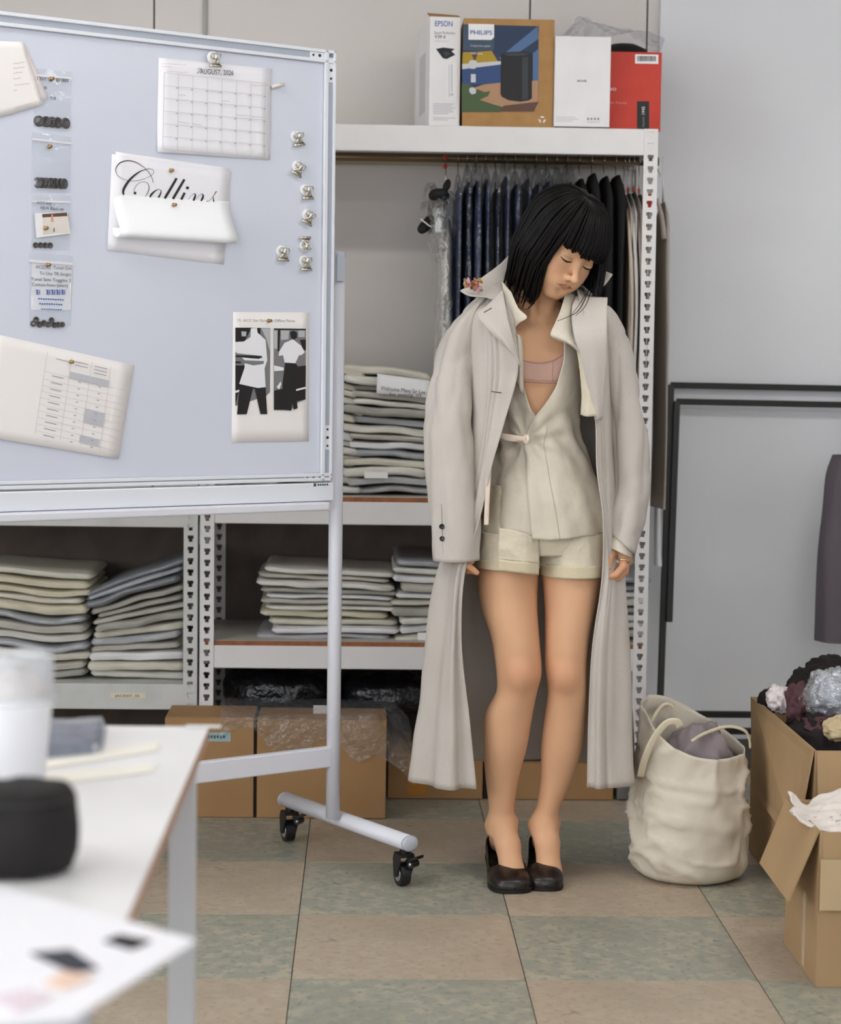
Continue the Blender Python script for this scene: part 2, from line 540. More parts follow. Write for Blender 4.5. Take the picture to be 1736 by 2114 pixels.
for (t_, xa_, xb_, zh_) in ((rack_a, RXL, RXR, Z_s2 - 0.07), (rack_b, LXL, LXR, Z_l1 - 0.07)):
    s = MB(); s.bx(xa_ + 0.004, xb_ - 0.004, RY + RD + 0.003, RY + RD + 0.007, 0.1, zh_); s.build('back_panel', M_bayshade, t_)  # added dark panels, their brown deepens the shade behind the lower shelves
# hanging rail
rail_y, rail_z = RY + 0.22, zat(1000, 328, RY + 0.22)
s = MB(); s.cyl((RXL + 0.02, rail_y, rail_z), (RXR - 0.02, rail_y, rail_z), 0.012, 14)
s.build('hanging_rail', mat('rail_brown_steel', C(120, 98, 74), 0.35, metal=0.5), rack_a, smooth=True)
s = MB(); s.bx(RXL + 0.02, RXR - 0.02, RY + RD - 0.035, RY + RD - 0.012, zat(780, 335, RY + RD) - 0.012, zat(780, 325, RY + RD))
s.build('rear_rail', mat('rail_cream', C(190, 176, 152), 0.5), rack_a)
# tape labels on beams
M_tape = mat('label_tape_cream', C(222, 214, 186), 0.6)
M_ink = mat('black_ink', C(30, 28, 28), 0.7)
for (xa, xb, yy, txt, par, nm) in [(228, 300, 1436, 'JACKET_SS', rack_b, 'left'), (608, 690, 1049, 'JACKET  FW', rack_a, 'right')]:
    a = at(xa, yy, RY - 0.0005); b = at(xb, yy, RY - 0.0005)
    s = MB(); s.bx(a[0], b[0], RY + 0.0005, RY + 0.0022, a[2] - 0.007, a[2] + 0.007)
    tp = s.build('tape_label', M_tape, par)
    s = MB(); text_on(s, txt, (a[0] + 0.012, RY + 0.0002, a[2] - 0.0035), (1, 0, 0), (0, 0, 1), 0.009, width=(b[0] - a[0]) * 0.7)
    s.build('lettering', M_ink, tp)
# ================================================================== printed faces

def smooth_poly(P, n=40):
    return crs(np.array(P, float), n, True)
def decal(parent, name, p0, n, items, off0=0.0005, step=0.00022, label=None):
    """flat print on the plane p0,n: items = (material, [px polygons]) drawn in order"""
    n = np.array(n, float); n /= np.linalg.norm(n)
    if n @ (CAM - np.array(p0)) < 0: n = -n
    s = MB(); mats = []; k = 0
    for m, polys in items:
        if m not in mats: mats.append(m)
        s.mi = mats.index(m)
        for po in polys:
            P = [onplane(px, py, np.array(p0) + n * (off0 + step * k), n) for px, py in po]
            s.add(P, [tuple(range(len(P)))])
        k += 1
    o = s.build(name, mats, parent)
    if label: o['label'] = label
    return o
def rect(x0, y0, x1, y1, sk=0.0):
    return [(x0, y0), (x1, y0 + sk * (x1 - x0)), (x1, y1 + sk * (x1 - x0)), (x0, y1)]
def text_px(parent, name, p0, n, body, px, py, size_px, width_px, m, slope=0.02, off=0.001, up=None):
    """lettering whose lower left sits at photograph position px,py on plane"""
    n = np.array(n, float); n /= np.linalg.norm(n)
    if n @ (CAM - np.array(p0)) < 0: n = -n
    q = np.array(p0) + n * off
    a = onplane(px, py, q, n); b = onplane(px + width_px, py + slope * width_px, q, n); c = onplane(px, py - size_px, q, n)
    ex = (b - a); w = np.linalg.norm(ex); ex /= w
    ey = c - a; h = np.linalg.norm(ey); ey /= h
    s = MB(); text_on(s, body, a, ex, ey, h * 1.35, width=w)
    return s.build(name, m, parent)
def flat(name, r, g, b, rough=0.6):
    return mat(name, C(r, g, b), rough)
P_white = flat('print_white', 236, 234, 234); P_blue = flat('print_logo_blue', 40, 86, 160); P_navy = flat('print_navy', 42, 56, 84)
P_sky = flat('print_steel_blue', 84, 112, 150); P_sl = flat('print_slate', 66, 82, 100); P_yel = flat('print_mustard', 172, 142, 40); P_tan = flat('print_tan', 176, 136, 104)
P_grn = flat('print_green', 74, 92, 58); P_blk = flat('print_black', 34, 34, 36); P_grey = flat('print_grey', 150, 150, 152); P_brn = flat('print_brown', 96, 68, 56); P_lg = flat('print_light_grey', 204, 202, 204)
P_dg = flat('print_dark_grey', 58, 60, 64); P_mid = flat('print_midblue', 52, 76, 122)
M_kraft = mat('carton_kraft', C(176, 134, 82), 0.7, var=(22, C(166, 124, 74), 4, 0.4, 0.7))
M_cwhite = mat('carton_white', C(236, 233, 232), 0.5, var=(9, C(228, 225, 224), 3, 0.4, 0.8))
M_cred = mat('carton_red', C(198, 58, 40), 0.55, var=(12, C(186, 50, 34), 3, 0.4, 0.8))
M_cbrown = mat('carton_brown', C(168, 130, 88), 0.8, var=(6, C(158, 121, 81), 4, 0.4, 0.75))
zt = Z_top + 0.0012
def carton(name, label, x0p, x1p, ytop, Y, depth, m, rotz=0.0, ymid=262):
    xa, xb = at(x0p, ymid, Y)[0], at(x1p, ymid, Y)[0]
    h = at((x0p + x1p) / 2, ytop, Y)[2] - zt
    t = thing(name, label, 'box', (xa, Y, zt))
    c, sn = math.cos(rotz), math.sin(rotz)
    R = np.array([[c, -sn, 0], [sn, c, 0], [0, 0, 1]])
    ctr = np.array([xa, Y, zt]) + R @ np.array([(xb - xa) / 2, depth / 2, h / 2])
    s = MB(); s.bevbox(ctr, (xb - xa, depth, h), 0.0016, R); s.build('body', m, t)
    return t, np.array([xa, Y, zt]), -(R @ np.array([0, 1.0, 0])), R, h, xb - xa
# scanner carton
t, p0, n, R, h, w = carton('scanner_carton', 'narrow white scanner carton with blue brand lettering, leftmost on the rack', 885, 949, 34, 5.45, 0.3, M_cwhite, math.radians(6))
text_px(t, 'brand_lettering', p0, n, 'EPSON', 898, 54, 12, 36, P_blue, 0.02)
text_px(t, 'model_lettering', p0, n, 'Epson Perfection', 897, 70, 6, 42, P_grey)
text_px(t, 'model_lettering', p0, n, 'V39 II', 897, 79, 7, 22, P_dg)
text_px(t, 'small_print', p0, n, 'Flatbed scanner', 897, 86, 4, 30, P_lg)
decal(t, 'product_picture', p0, n, [(P_blk, [[(900, 101), (915, 98), (939, 101), (932, 106), (940, 113), (922, 122), (914, 120)]]), (P_dg, [[(914, 108), (924, 106), (930, 112), (920, 117)]]),
      (P_white, [rect(922, 129, 944, 206, 0.02)]), (P_lg, [rect(926, 133, 928, 200), rect(931, 133, 934, 190), rect(929, 192, 936, 198)]), (P_lg, [rect(894, y, 894 + wd, y + 2.2, 0.02) for y, wd in ((213, 44), (217, 38), (221, 46), (225, 40), (229, 42), (233, 32), (242, 46), (246, 30))])])
tp = at(885, 34, 5.45)
s = MB(); ht = zt + h
fa = [np.array([p0[0], p0[1], ht]) + R @ np.array(q) for q in ((0.0, 0.01, 0), (w, 0.01, 0), (w, 0.06, 0.012), (0.0, 0.06, 0.016))]
s.prism(fa, (0, 0, 1), 0.003); s.build('top_flap', M_kraft, t)
s = MB(); a = np.array([p0[0], p0[1], zt]) + R @ np.array([0, 0.08, 0.05]); s.prism([a, a + R @ np.array([0, 0.12, 0]), a + R @ np.array([0, 0.12, 0]) + EZ * 0.16, a + EZ * 0.16], R @ np.array([-1, 0, 0]), 0.0006); s.build('side_print', P_lg, t)
# speaker carton
t, p0, n, R, h, w = carton('speaker_carton', 'kraft-brown speaker carton printed with a dark cylindrical speaker on a blue room picture', 954, 1141, 39, 5.44, 0.24, M_kraft)
cyl = [(1034, 112), (1040, 108.5), (1055, 107), (1075, 106.5), (1088, 107), (1096, 109), (1098, 113), (1098, 203), (1092, 207), (1075, 210), (1050, 207), (1036, 200), (1033, 194)]
decal(t, 'front_print', p0, n, [
    (P_navy, [[(956, 50), (1112, 54), (1110, 226), (953, 231)]]),
    (P_sky, [[(1078, 80), (1110, 54), (1112, 80), (1040, 130), (1030, 120)], [(1100, 110), (1112, 100), (1111, 190), (1100, 190)]]),
    (P_sl, [[(956, 50), (1020, 52), (1020, 104), (956, 104)]]),
    (P_yel, [[(955, 108), (1015, 105), (1028, 127), (954, 134)]]), (P_brn, [[(972, 108), (988, 107), (980, 128)]]),
    (P_lg, [[(954, 132), (1034, 126), (1034, 134), (954, 144)]]), (P_mid, [[(954, 143), (1034, 133), (1034, 172), (954, 176)]]),
    (P_tan, [[(954, 200), (975, 182), (1000, 174), (1040, 170), (1111, 166), (1110, 226), (954, 230)]]),
    (P_grn, [[(953, 172), (970, 174), (980, 182), (1000, 190), (1012, 188), (1008, 198), (990, 206), (1020, 216), (1042, 222), (1030, 231), (953, 231)]]),
    (P_brn, [[(1040, 218), (1111, 210), (1110, 214), (1102, 230), (1030, 230)]]),
    (P_blk, [cyl]), (P_dg, [[(1036, 112), (1052, 109), (1080, 108.5), (1095, 111), (1080, 115), (1052, 115.5)], [(1078, 118), (1090, 117), (1090, 204), (1078, 207)]]),
    (P_white, [[(967, 49), (1020, 50), (1020, 77), (1014, 82.5), (967, 82)]]),
    (P_lg, [[(968, 128), (972, 124), (980, 124), (985, 128), (985, 138), (980, 142), (972, 142), (968, 138)], rect(972, 153, 982, 170), [(969, 182), (976, 180), (983, 184), (982, 193), (974, 195), (969, 190)]])])
text_px(t, 'brand_lettering', p0, n, 'PHILIPS', 971, 71, 9.5, 45, P_blue, 0.02, off=0.0045)
text_px(t, 'small_print', p0, n, 'Compact home speaker', 971, 96, 4.5, 42, P_lg, 0.02, off=0.0045)
text_px(t, 'small_print', p0, n, '4000 Series', 972, 112, 4, 24, P_white, 0.02, off=0.0045)
s = MB()
for k in range(3):
    a0 = math.radians(90 + 120 * k)
    P = []
    for ang, rr in ((a0 - 0.65, 8.2), (a0 + 0.55, 8.2), (a0 + 0.55, 4.4), (a0 - 0.65, 4.4)):
        P.append(onplane(1119 + rr * math.cos(ang), 247 - rr * math.sin(ang), p0 + n * 0.0008, n))
    s.add(P, [(0, 1, 2, 3)])
s.build('recycling_mark', P_white, t)
# plain white carton
t, p0, n, R, h, w = carton('white_carton', 'plain tall white carton with a tiny black logo', 1143, 1258, 75, 5.42, 0.16, M_cwhite)
text_px(t, 'logo', p0, n, 'BOSE', 1192, 169, 4.5, 19, P_blk, 0.0)
decal(t, 'small_print', p0, n, [(P_lg, [rect(1148, y, 1148 + q, y + 1.6, 0.01) for y, q in ((241, 40), (245, 46), (249, 34))]), (P_grey, [rect(1212 + 7 * i, 243, 1216 + 7 * i, 248) for i in range(4)]), (P_lg, [rect(1211, 251, 1238, 253)])])
s = MB(); a = at(1143, 263, 5.418); b = at(1258, 263, 5.418); s.bx(a[0], b[0], 5.4185, 5.42, zt, zt + 0.0035); s.build('base_edge', P_blk, t)
# red carton
t, p0, n, R, h, w = carton('red_carton', 'bright red carton with a white barcode sticker at the rack end', 1254, 1363, 107, 5.47, 0.24, M_cred)
bars = []
rb = random.Random(2); x = 1315.5
while x < 1353:
    wd = rb.choice([0.7, 1.0, 1.6]); bars.append(rect(x, 115.5, x + wd, 126.5, 0.02)); x += wd + rb.choice([0.7, 1.0])
st_ = decal(t, 'barcode_sticker', p0, n, [(P_white, [rect(1311, 112, 1359, 131, 0.02)])])
bc_ = decal(t, 'barcode', p0, n, [(P_blk, bars)], off0=0.0009); bc_['kind'] = 'stuff'
decal(t, 'black_tag', p0, n, [(P_blk, [rect(1315, 209, 1340, 266, 0.0)])])
text_px(t, 'lettering', p0, n, 'oo', 1256, 187, 10, 16, P_white, off=0.0035)
text_px(t, 'lettering', p0, n, 'wn, Kansas', 1256, 214, 6, 38, mat('print_pink', C(226, 150, 140), 0.6), off=0.0035)
q = p0 + n * 0.0035
a = onplane(1331, 236, q, n); b = onplane(1331, 220, q, n); c = onplane(1323, 236, q, n)
s = MB(); text_on(s, '1945', a, (b - a) / np.linalg.norm(b - a), (c - a) / np.linalg.norm(c - a), 0.012, width=np.linalg.norm(b - a)); s.build('lettering', P_white, t)
a = onplane(1330, 262, q, n); b = onplane(1330, 241, q, n); c = onplane(1325, 262, q, n)
s = MB(); text_on(s, 'MILANO', a, (b - a) / np.linalg.norm(b - a), (c - a) / np.linalg.norm(c - a), 0.007, width=np.linalg.norm(b - a)); s.build('lettering', P_grey, t)
# black cap seen over the red carton and clear plastic bag lying on both
t = thing('black_hat', 'black rounded hat lying behind the red carton', 'hat', at(1296, 262, 5.80))
t.location.z = zt; WL[t.name][2] = zt
c = at(1286, 150, 5.79); zz = at(1286, 90, 5.79)[2]
s = MB(); prof = [(0.001, zz - zt), (0.035, zz - zt - 0.004), (0.065, zz - zt - 0.018), (0.08, zz - zt - 0.05), (0.082, 0.04), (0.084, 0.0)]
s.lathe((c[0], 5.79, zt), prof, 28); cb = s.build('crown', mat('black_felt', C(26, 24, 24), 0.85), t, smooth=True)
s = MB(); s.lathe((c[0], 5.79, zt), [(0.0832, 0.02), (0.0842, 0.02), (0.0842, 0.045), (0.0835, 0.045)], 28); s.build('band', mat('black_band', C(40, 38, 38), 0.5), t, smooth=True)
M_film = film('clear_plastic_film', gloss=0.02, rough=0.10, bump=(45, 0.8, 0.012), haze=0.02, add=0.14)
rows = []
for (yy, pts) in [(5.50, [(1148, 76), (1185, 68), (1215, 66), (1255, 80), (1300, 92), (1362, 106)]), (5.56, [(1165, 74), (1190, 48), (1212, 40), (1262, 62), (1305, 66), (1368, 92)]), (5.64, [(1180, 76), (1196, 42), (1222, 46), (1268, 60), (1315, 62), (1372, 80)]), (5.72, [(1170, 86), (1200, 78), (1240, 76), (1280, 70), (1320, 84), (1366, 104)])]:
    rows.append([at(px, py, yy) for px, py in pts])
G = net(np.array(rows), 24, 50)
G = G + gnormals(G) * (fbm(G, 38, 4)[..., None] * 0.010)
s = MB(); s.grid(G)
tag(s.build('plastic_bag', M_film, smooth=True), 'crumpled clear plastic bag lying over the red and white cartons', 'plastic bag')

# ================================================================== folded garments in piles
def folded(xa, xb, yf, depth, z, h, seed, slope=0.0, sag=0.0, layers=3, n=30):
    """one folded garment, a soft slab whose front shows its folded layers; slope/sag bend it along x"""
    rs = random.Random(seed)
    m = 34
    xs = np.linspace(0, 1, n)
    G = []
    for i, u in enumerate(xs):
        e = min(1.0, min(u, 1 - u) / 0.05)
        e = math.sqrt(max(0, 1 - (1 - e) ** 2)) * 0.985 + 0.015
        a = np.arange(m) * 2 * math.pi / m
        p = 0.42
        cy, cz = np.cos(a), np.sin(a)
        yy = np.sign(cy) * np.abs(cy) ** p * depth / 2
        zz = np.sign(cz) * np.abs(cz) ** 0.6 * h / 2
        front = np.clip(-cy, 0, 1) ** 0.5
        groove = np.abs(np.sin(math.pi * layers * (zz / h + 0.5) + 0.35 * math.sin(u * 9 + seed))) ** 0.6
        yy = yy + front * (1 - groove) * min(0.012, h * 0.45)
        z_c = z + h / 2 + slope * (u - 0.5) * (xb - xa) + sag * (1 - (2 * u - 1) ** 2)
        P = np.stack([np.full(m, xa + u * (xb - xa)), yf + depth / 2 + yy * (0.9 + 0.1 * e), z_c + zz * (0.35 + 0.65 * e)], 1)
        G.append(P)
    G = np.array(G)
    nz = fbm(G, 16, seed, 2)
    G[..., 1] += nz * 0.010
    G[..., 2] += 0.010 * vnoise(np.stack([G[..., 0] * 7, G[..., 1] * 3, np.full(G.shape[:2], z * 2.5)], -1), 1, seed // 100)
    G[..., 2] += vnoise(G * np.array([1, .2, .2]), 14, seed + 9) * h * 0.16
    G[..., 0] += vnoise(G, 22, seed + 5) * 0.005
    s = MB(); s.grid(G, cv=True)
    for k, fl_ in ((0, False), (n - 1, True)):
        f = tuple(k * m + j for j in range(m))
        s.f.append(f if fl_ else f[::-1]); s.m.append(0)
    return s
CLOTH = [mat('cotton_cream', C(214, 208, 192), 0.85, bump=(240, 0.15, 0.001)), mat('cotton_offwhite', C(222, 218, 208), 0.85, bump=(240, 0.15, 0.001)), mat('cotton_greige', C(190, 184, 173), 0.85, bump=(240, 0.15, 0.001)),
         mat('cotton_sage_grey', C(170, 167, 157), 0.85, bump=(240, 0.15, 0.001)), mat('cotton_cool_grey', C(184, 184, 185), 0.8, bump=(240, 0.15, 0.001)), mat('cotton_white', C(232, 230, 228), 0.85, bump=(240, 0.15, 0.001)), mat('cotton_slate', C(112, 114, 118), 0.85), mat('cotton_butter', C(212, 204, 180), 0.85)]
CNAME = ['cream', 'off-white', 'greige', 'sage grey', 'cool grey', 'white', 'slate grey', 'butter-coloured']
M_bagf = film('garment_bag_film', gloss=0.10, rough=0.2, haze=0.12, bump=(30, 0.6, 0.01))
def pile(where, group, x0p, x1p, zbase, ytop_px, Y, depth, cols, seed, slopes=(0, 0), bag=(), jit=0.012, sag=0.0, ymid=1200):
    rs = random.Random(seed)
    n = len(cols)
    xa, xb = at(x0p, ymid, Y)[0], at(x1p, ymid, Y)[0]
    ztop = at((x0p + x1p) / 2, ytop_px, Y)[2]
    hs = np.array([rs.uniform(0.75, 1.3) for _ in cols]); hs = hs / hs.sum() * (ztop - zbase)
    z = zbase + 0.001
    for i, (c, h) in enumerate(zip(cols, hs)):
        f = i / max(1, n - 1)
        sl = slopes[0] + (slopes[1] - slopes[0]) * f
        j1, j2 = rs.uniform(-jit, jit) * 1.3, rs.uniform(-jit, jit) * 1.3
        yo = rs.uniform(0, 0.032)
        lay = rs.choice([2, 3, 3, 4])
        lift = abs(sl) * (xb - xa) * 0.0
        mb = folded(xa + j1, xb + j2, Y + yo, depth, z + lift, h * 1.02, seed * 100 + i, slope=sl, sag=sag * f, layers=lay)
        lab = '%s folded garment, %s up in %s' % (CNAME[c], ORD[i], where) if i else '%s folded garment at the bottom of %s' % (CNAME[c], where)
        if i == n - 1: lab = '%s folded garment on top of %s' % (CNAME[c], where)
        t = thing('folded_garment', lab, 'garment', ((xa + xb) / 2, Y + depth / 2, z), group)
        mb.build('cloth', CLOTH[c], t, smooth=True)
        if i in bag:
            mb2 = folded(xa + j1 - 0.006, xb + j2 + 0.008, Y + yo - 0.006, depth + 0.012, z - 0.001, h * 1.12, seed * 100 + i, slope=sl, sag=sag * f, layers=1)
            mb2.build('plastic_sleeve', M_bagf, t, smooth=True)
        z += h
    return z
zs2, zs3, zl2 = Z_s2, Z_s3, Z_l2 + 0.001
pile('the tall pile right of the whiteboard post', 'folded garments on the middle shelf', 714, 886, zs2, 762, RY + 0.05, 0.33, [1, 4, 1, 0, 4, 5, 2, 1, 4, 3, 1, 2, 3, 1, 0], 11, (0.0, -0.10), bag=(0, 4), ymid=900)
pile('the pile half hidden by the whiteboard', 'folded garments on the middle shelf', 560, 742, zs2, 742, RY + 0.06, 0.32, [1, 2, 4, 3, 0, 1, 2, 5, 3, 0, 7, 1, 0, 2, 1, 0], 12, (0.0, -0.22), ymid=900)
pile('the lower-shelf pile behind the whiteboard post', 'folded garments on the lower shelf', 541, 812, zs3, 1178, RY + 0.05, 0.34, [4, 5, 0, 7, 1, 2, 5, 3, 1, 2, 1], 13, (0, -0.04), jit=0.02, ymid=1250)
pile('the lower-shelf pile beside the coat', 'folded garments on the lower shelf', 818, 985, zs3, 1158, RY + 0.04, 0.34, [0, 5, 1, 3, 0, 5, 2, 5, 1, 4], 14, (0.02, -0.10), bag=(9,), jit=0.014, ymid=1250)
pile('the pile by the right rack post', 'folded garments on the lower shelf', 1190, 1330, zs3, 1196, RY + 0.05, 0.34, [2, 1, 5, 3, 1, 5, 4, 4], 15, (0, 0.02), bag=(6, 7), ymid=1250)
pile('the butter-toned pile at the left edge', 'folded garments on the left rack', -60, 182, zl2, 1180, RY + 0.04, 0.34, [3, 2, 0, 4, 1, 2, 4, 7, 0, 7, 7, 0], 16, (0.0, -0.06), bag=(3, 6), jit=0.014, ymid=1300)
pile('the slanting pile beside the left rack post', 'folded garments on the left rack', 186, 378, zl2, 1182, RY + 0.04, 0.34, [1, 0, 5, 2, 4, 0, 3, 2, 3, 2, 6, 4, 6], 17, (0.02, 0.36), bag=(10, 11, 12), jit=0.012, ymid=1300)
# handwritten paper note tucked into the tall pile, small white tag below
s = MB(); G = np.array([[at(779, 771, RY + 0.045), at(830, 778, RY + 0.042), at(886, 786, RY + 0.044)], [at(777, 812, RY + 0.04), at(830, 817, RY + 0.036), at(884, 822, RY + 0.04)]])
s.grid(net(G, 4, 12)); nt_ = s.build('paper_note', mat('paper_white', C(240, 238, 238), 0.7), smooth=True, solid=0.0004)
tag(nt_, 'white paper note with handwriting tucked into the tall garment pile', 'note')
text_px(nt_, 'handwriting', at(830, 800, RY + 0.033), (0, -1, 0), 'Welcome Many Sir Lee', 786, 805, 9, 92, M_ink, 0.10, off=0.002)
text_px(nt_, 'handwriting', at(830, 800, RY + 0.033), (0, -1, 0), 'for sewing  02', 804, 816, 6, 66, M_ink, 0.05, off=0.002)
s = MB(); a = at(752, 974, RY + 0.05); s.bevbox((a[0] + 0.032, RY + 0.046, a[2] - 0.008), (0.064, 0.002, 0.018), 0.0006)
tag(s.build('paper_tag', mat('paper_white2', C(240, 236, 230), 0.7)), 'small blank white tag near the bottom of the tall pile', 'tag')
s = MB(); a = at(862, 1313, RY + 0.035); s.bevbox((a[0] + 0.012, RY + 0.033, zs3 + 0.012), (0.024, 0.002, 0.022), 0.0006)
tag(s.build('paper_tag', MATS['paper_white2']), 'small square white tag at the foot of the pile beside the coat', 'tag')
# ================================================================== garments hanging in the rack
M_wire = mat('steel_wire', C(190, 188, 184), 0.25, metal=0.9)
M_cover = film('dress_cover_film', tint=(0.95, 0.97, 0.99), gloss=0.10, rough=0.06, bump=(22, 1.0, 0.05))
DEN = [mat('denim_dark_%d' % k, C(*c), 0.85, var=(30, C(*d), 4, 0.35, 0.7, (1, 1, 0.25)), bump=(60, 0.3, 0.003)) for k, (c, d) in enumerate([((56, 64, 88), (80, 92, 124)), ((38, 42, 56), (60, 68, 94)), ((72, 82, 112), (48, 54, 76))])]
def hang_mesh(x, zt_, zb, yc, a0, a1, b, seed, shoulder=0.07, lean=0.0, n=26, m=28, wav=0.01):
    """cloth hung edge-on: half depth grows from a0 at the neck to a1 below the shoulder"""
    G = []
    rs = random.Random(seed)
    ph = rs.uniform(0, 6)
    for i in range(n):
        u = i / (n - 1)
        z = zt_ + (zb - zt_) * u
        d = (zt_ - z)
        k = min(1.0, d / shoulder)
        a = a0 + (a1 - a0) * (k ** 0.7)
        bb = b * (0.35 + 0.65 * min(1, d / 0.05)) * (1 + 0.25 * math.sin(u * 5 + ph))
        an = np.arange(m) * 2 * math.pi / m
        y = yc + np.sign(np.cos(an)) * np.abs(np.cos(an)) ** 0.8 * a
        xx = x + lean * d + np.sign(np.sin(an)) * np.abs(np.sin(an)) ** 0.8 * bb
        P = np.stack([xx, y, np.full(m, z)], 1)
        w = vnoise(np.stack([y * 9, np.full(m, z * 1.6), np.full(m, seed * 1.7)], 1), 1, seed)
        P[:, 0] += w * wav * (0.3 + u)
        P[:, 1] += vnoise(np.stack([np.full(m, z * 6), xx * 20, np.full(m, 3.3)], 1), 1, seed + 3) * 0.012 * (1 if u > 0.05 else 0)
        G.append(P)
    s = MB(); s.grid(np.array(G), cv=True)
    s.f.append(tuple(range(m))); s.m.append(0)
    s.f.append(tuple((n - 1) * m + j for j in range(m))[::-1]); s.m.append(0)
    return s
def hook(t, x, zt_, arms=0.17, lean=0.0, m=None):
    s = MB()
    P = []
    for k in range(10):
        a = math.radians(-60 + 27 * k)
        P.append((x, rail_y + 0.0165 * math.cos(a) * 1.0, rail_z + 0.0165 * math.sin(a)))
    P = P[::-1]
    P += [(x, rail_y + 0.004, rail_z - 0.022), (x, rail_y, zt_ + 0.0)]
    # keep the hook arching over the rail
    P = [(x, rail_y - 0.016 * math.cos(math.radians(k)), rail_z + 0.016 * math.sin(math.radians(k))) for k in (-30, 0, 30, 60, 90, 120, 150, 180)] + [(x, rail_y + 0.012, rail_z - 0.016), (x + lean * 0.02, rail_y, rail_z - 0.03), (x + lean * (rail_z - zt_), rail_y, zt_ - 0.02)]
    s.tube(P, 0.0017, 6)
    s.tube([(x + lean * (rail_z - zt_), rail_y - arms, zt_ - 0.055), (x + lean * (rail_z - zt_), rail_y, zt_ - 0.012), (x + lean * (rail_z - zt_), rail_y + arms, zt_ - 0.055)], 0.003, 6)
    return s.build('hanger', m or M_wire, t, smooth=True)
xr = lambda px, py=500: float(at(px, py, RY + 0.08)[0])
zb_h = Z_s2 + 0.004
jn = [948, 967, 986, 1006, 1027, 1046, 1068, 1090, 1112, 1134, 1156, 1178]
tops = [386, 376, 374, 370, 390, 364, 380, 368, 378, 374, 380, 376]
for k, (px, ty) in enumerate(zip(jn, tops)):
    x = xr(px)
    ztp = float(at(px, ty, RY + 0.1)[2])
    lab = 'dark denim garment in clear plastic, %s' % (['leftmost of the denim row, beside the white garment', 'second of the denim row counted from the left', 'third of the denim row counted from the left', 'fourth of the denim row counted from the left', 'fifth of the denim row counted from the left', 'sixth of the denim row counted from the left', 'seventh of the denim row counted from the left', 'eighth of the denim row, left of the black hair', 'ninth of the denim row, behind the crown of hair', 'tenth of the denim row, behind the crown of hair', 'eleventh of the denim row, behind the hair', 'last of the denim row, next to the black coats'][k])
    t = thing('denim_garment', lab, 'garment', (x, rail_y, rail_z), 'denim garments in plastic covers')
    hang_mesh(x, ztp, zb_h + 0.02 * (k % 3), rail_y, 0.13, 0.165, 0.0118, 30 + k, wav=0.004).build('cloth', DEN[k % 3], t, smooth=True)
    cov = hang_mesh(x, ztp + 0.045 + 0.012 * (k % 3), zb_h + 0.001, rail_y, 0.02, 0.178, 0.0130, 30 + k, shoulder=0.06, wav=0.004, n=30)
    cov.build('plastic_cover', M_cover, t, smooth=True)
    hook(t, x, ztp + 0.01, 0.13)
# black coats hanging behind the head
M_black = mat('black_wool', C(24, 22, 22), 0.9, bump=(90, 0.3, 0.003))
for k, (px, ty) in enumerate([(1204, 366), (1230, 354), (1256, 360), (1281, 358)]):
    x = xr(px); ztp = float(at(px, ty, RY + 0.1)[2])
    t = thing('black_coat', 'black coat hanging behind the hair, ' + ['next to the last denim garment', 'second of the four black coats', 'third of the four black coats', 'rightmost, next to the beige jackets'][k], 'coat', (x, rail_y, rail_z), 'black coats on the rail')
    hang_mesh(x, ztp, zb_h, rail_y, 0.08, 0.19, 0.0150, 60 + k, wav=0.004).build('cloth', M_black, t, smooth=True)
    hook(t, x, ztp, 0.15)
# pale jackets and shirts by the right post
GC = [mat('jacket_sand', C(196, 180, 162), 0.85, bump=(120, 0.2, 0.002)), mat('jacket_pale_grey', C(204, 200, 200), 0.85, bump=(120, 0.2, 0.002)), mat('jacket_taupe', C(160, 148, 136), 0.85, bump=(120, 0.2, 0.002)), mat('jacket_greige2', C(176, 166, 156), 0.85, bump=(120, 0.2, 0.002)), mat('shirt_offwhite', C(226, 224, 226), 0.85, bump=(120, 0.2, 0.002))]
pl = [(1299, 398, 0, 'sand-coloured jacket just right of the black coats'), (1308, 394, 1, 'pale grey jacket hanging between the sand and taupe jackets'), (1319, 392, 2, 'taupe jacket hanging close behind the slotted right post'), (1331, 396, 3, 'greige jacket hanging directly behind the slotted right post')]
for k, (px, ty, c, lab) in enumerate(pl):
    x = xr(px); ztp = float(at(px, ty, RY + 0.1)[2])
    t = thing('hanging_jacket', lab, 'jacket', (x, rail_y, rail_z), 'pale jackets by the right post')
    hang_mesh(x, ztp, zb_h, rail_y, 0.05, 0.19 + 0.008 * k, 0.0056, 80 + k, wav=0.003).build('body', GC[c], t, smooth=True)
    # sleeve hanging along the front edge
    s = MB(); ys = rail_y - 0.19 - 0.01
    P = [(x - 0.004, rail_y - 0.12, ztp - 0.05), (x - 0.006, ys + 0.02, ztp - 0.11), (x - 0.002, ys - 0.004, ztp - 0.2), (x + 0.004, ys, ztp - 0.34), (x, ys + 0.008, ztp - 0.52)]
    s.tube(crs(P, 16), 0.007 + 0.001 * np.sin(np.arange(16)), 10, flat=(1.6, 0.7)); s.build('sleeve', GC[c], t, smooth=True)
    hook(t, x, ztp, 0.15)
    s = MB(); s.box((x, rail_y, ztp + 0.012), (0.006, 0.012, 0.012)); s.build('size_ring', mat('size_ring_red', C(190, 60, 40), 0.5), t)
s = MB(); x = xr(1328); z0 = float(at(1328, 405, RY + 0.1)[2])
s.prism([(x, RY + 0.03, z0), (x, RY + 0.06, z0), (x, RY + 0.06, z0 - 0.05), (x, RY + 0.03, z0 - 0.04)], (1, 0, 0), 0.012)
tag(s.build('swing_tag', mat('swing_tag_red', C(206, 62, 36), 0.6)), 'bright red swing tag showing beside the right rack post', 'tag')
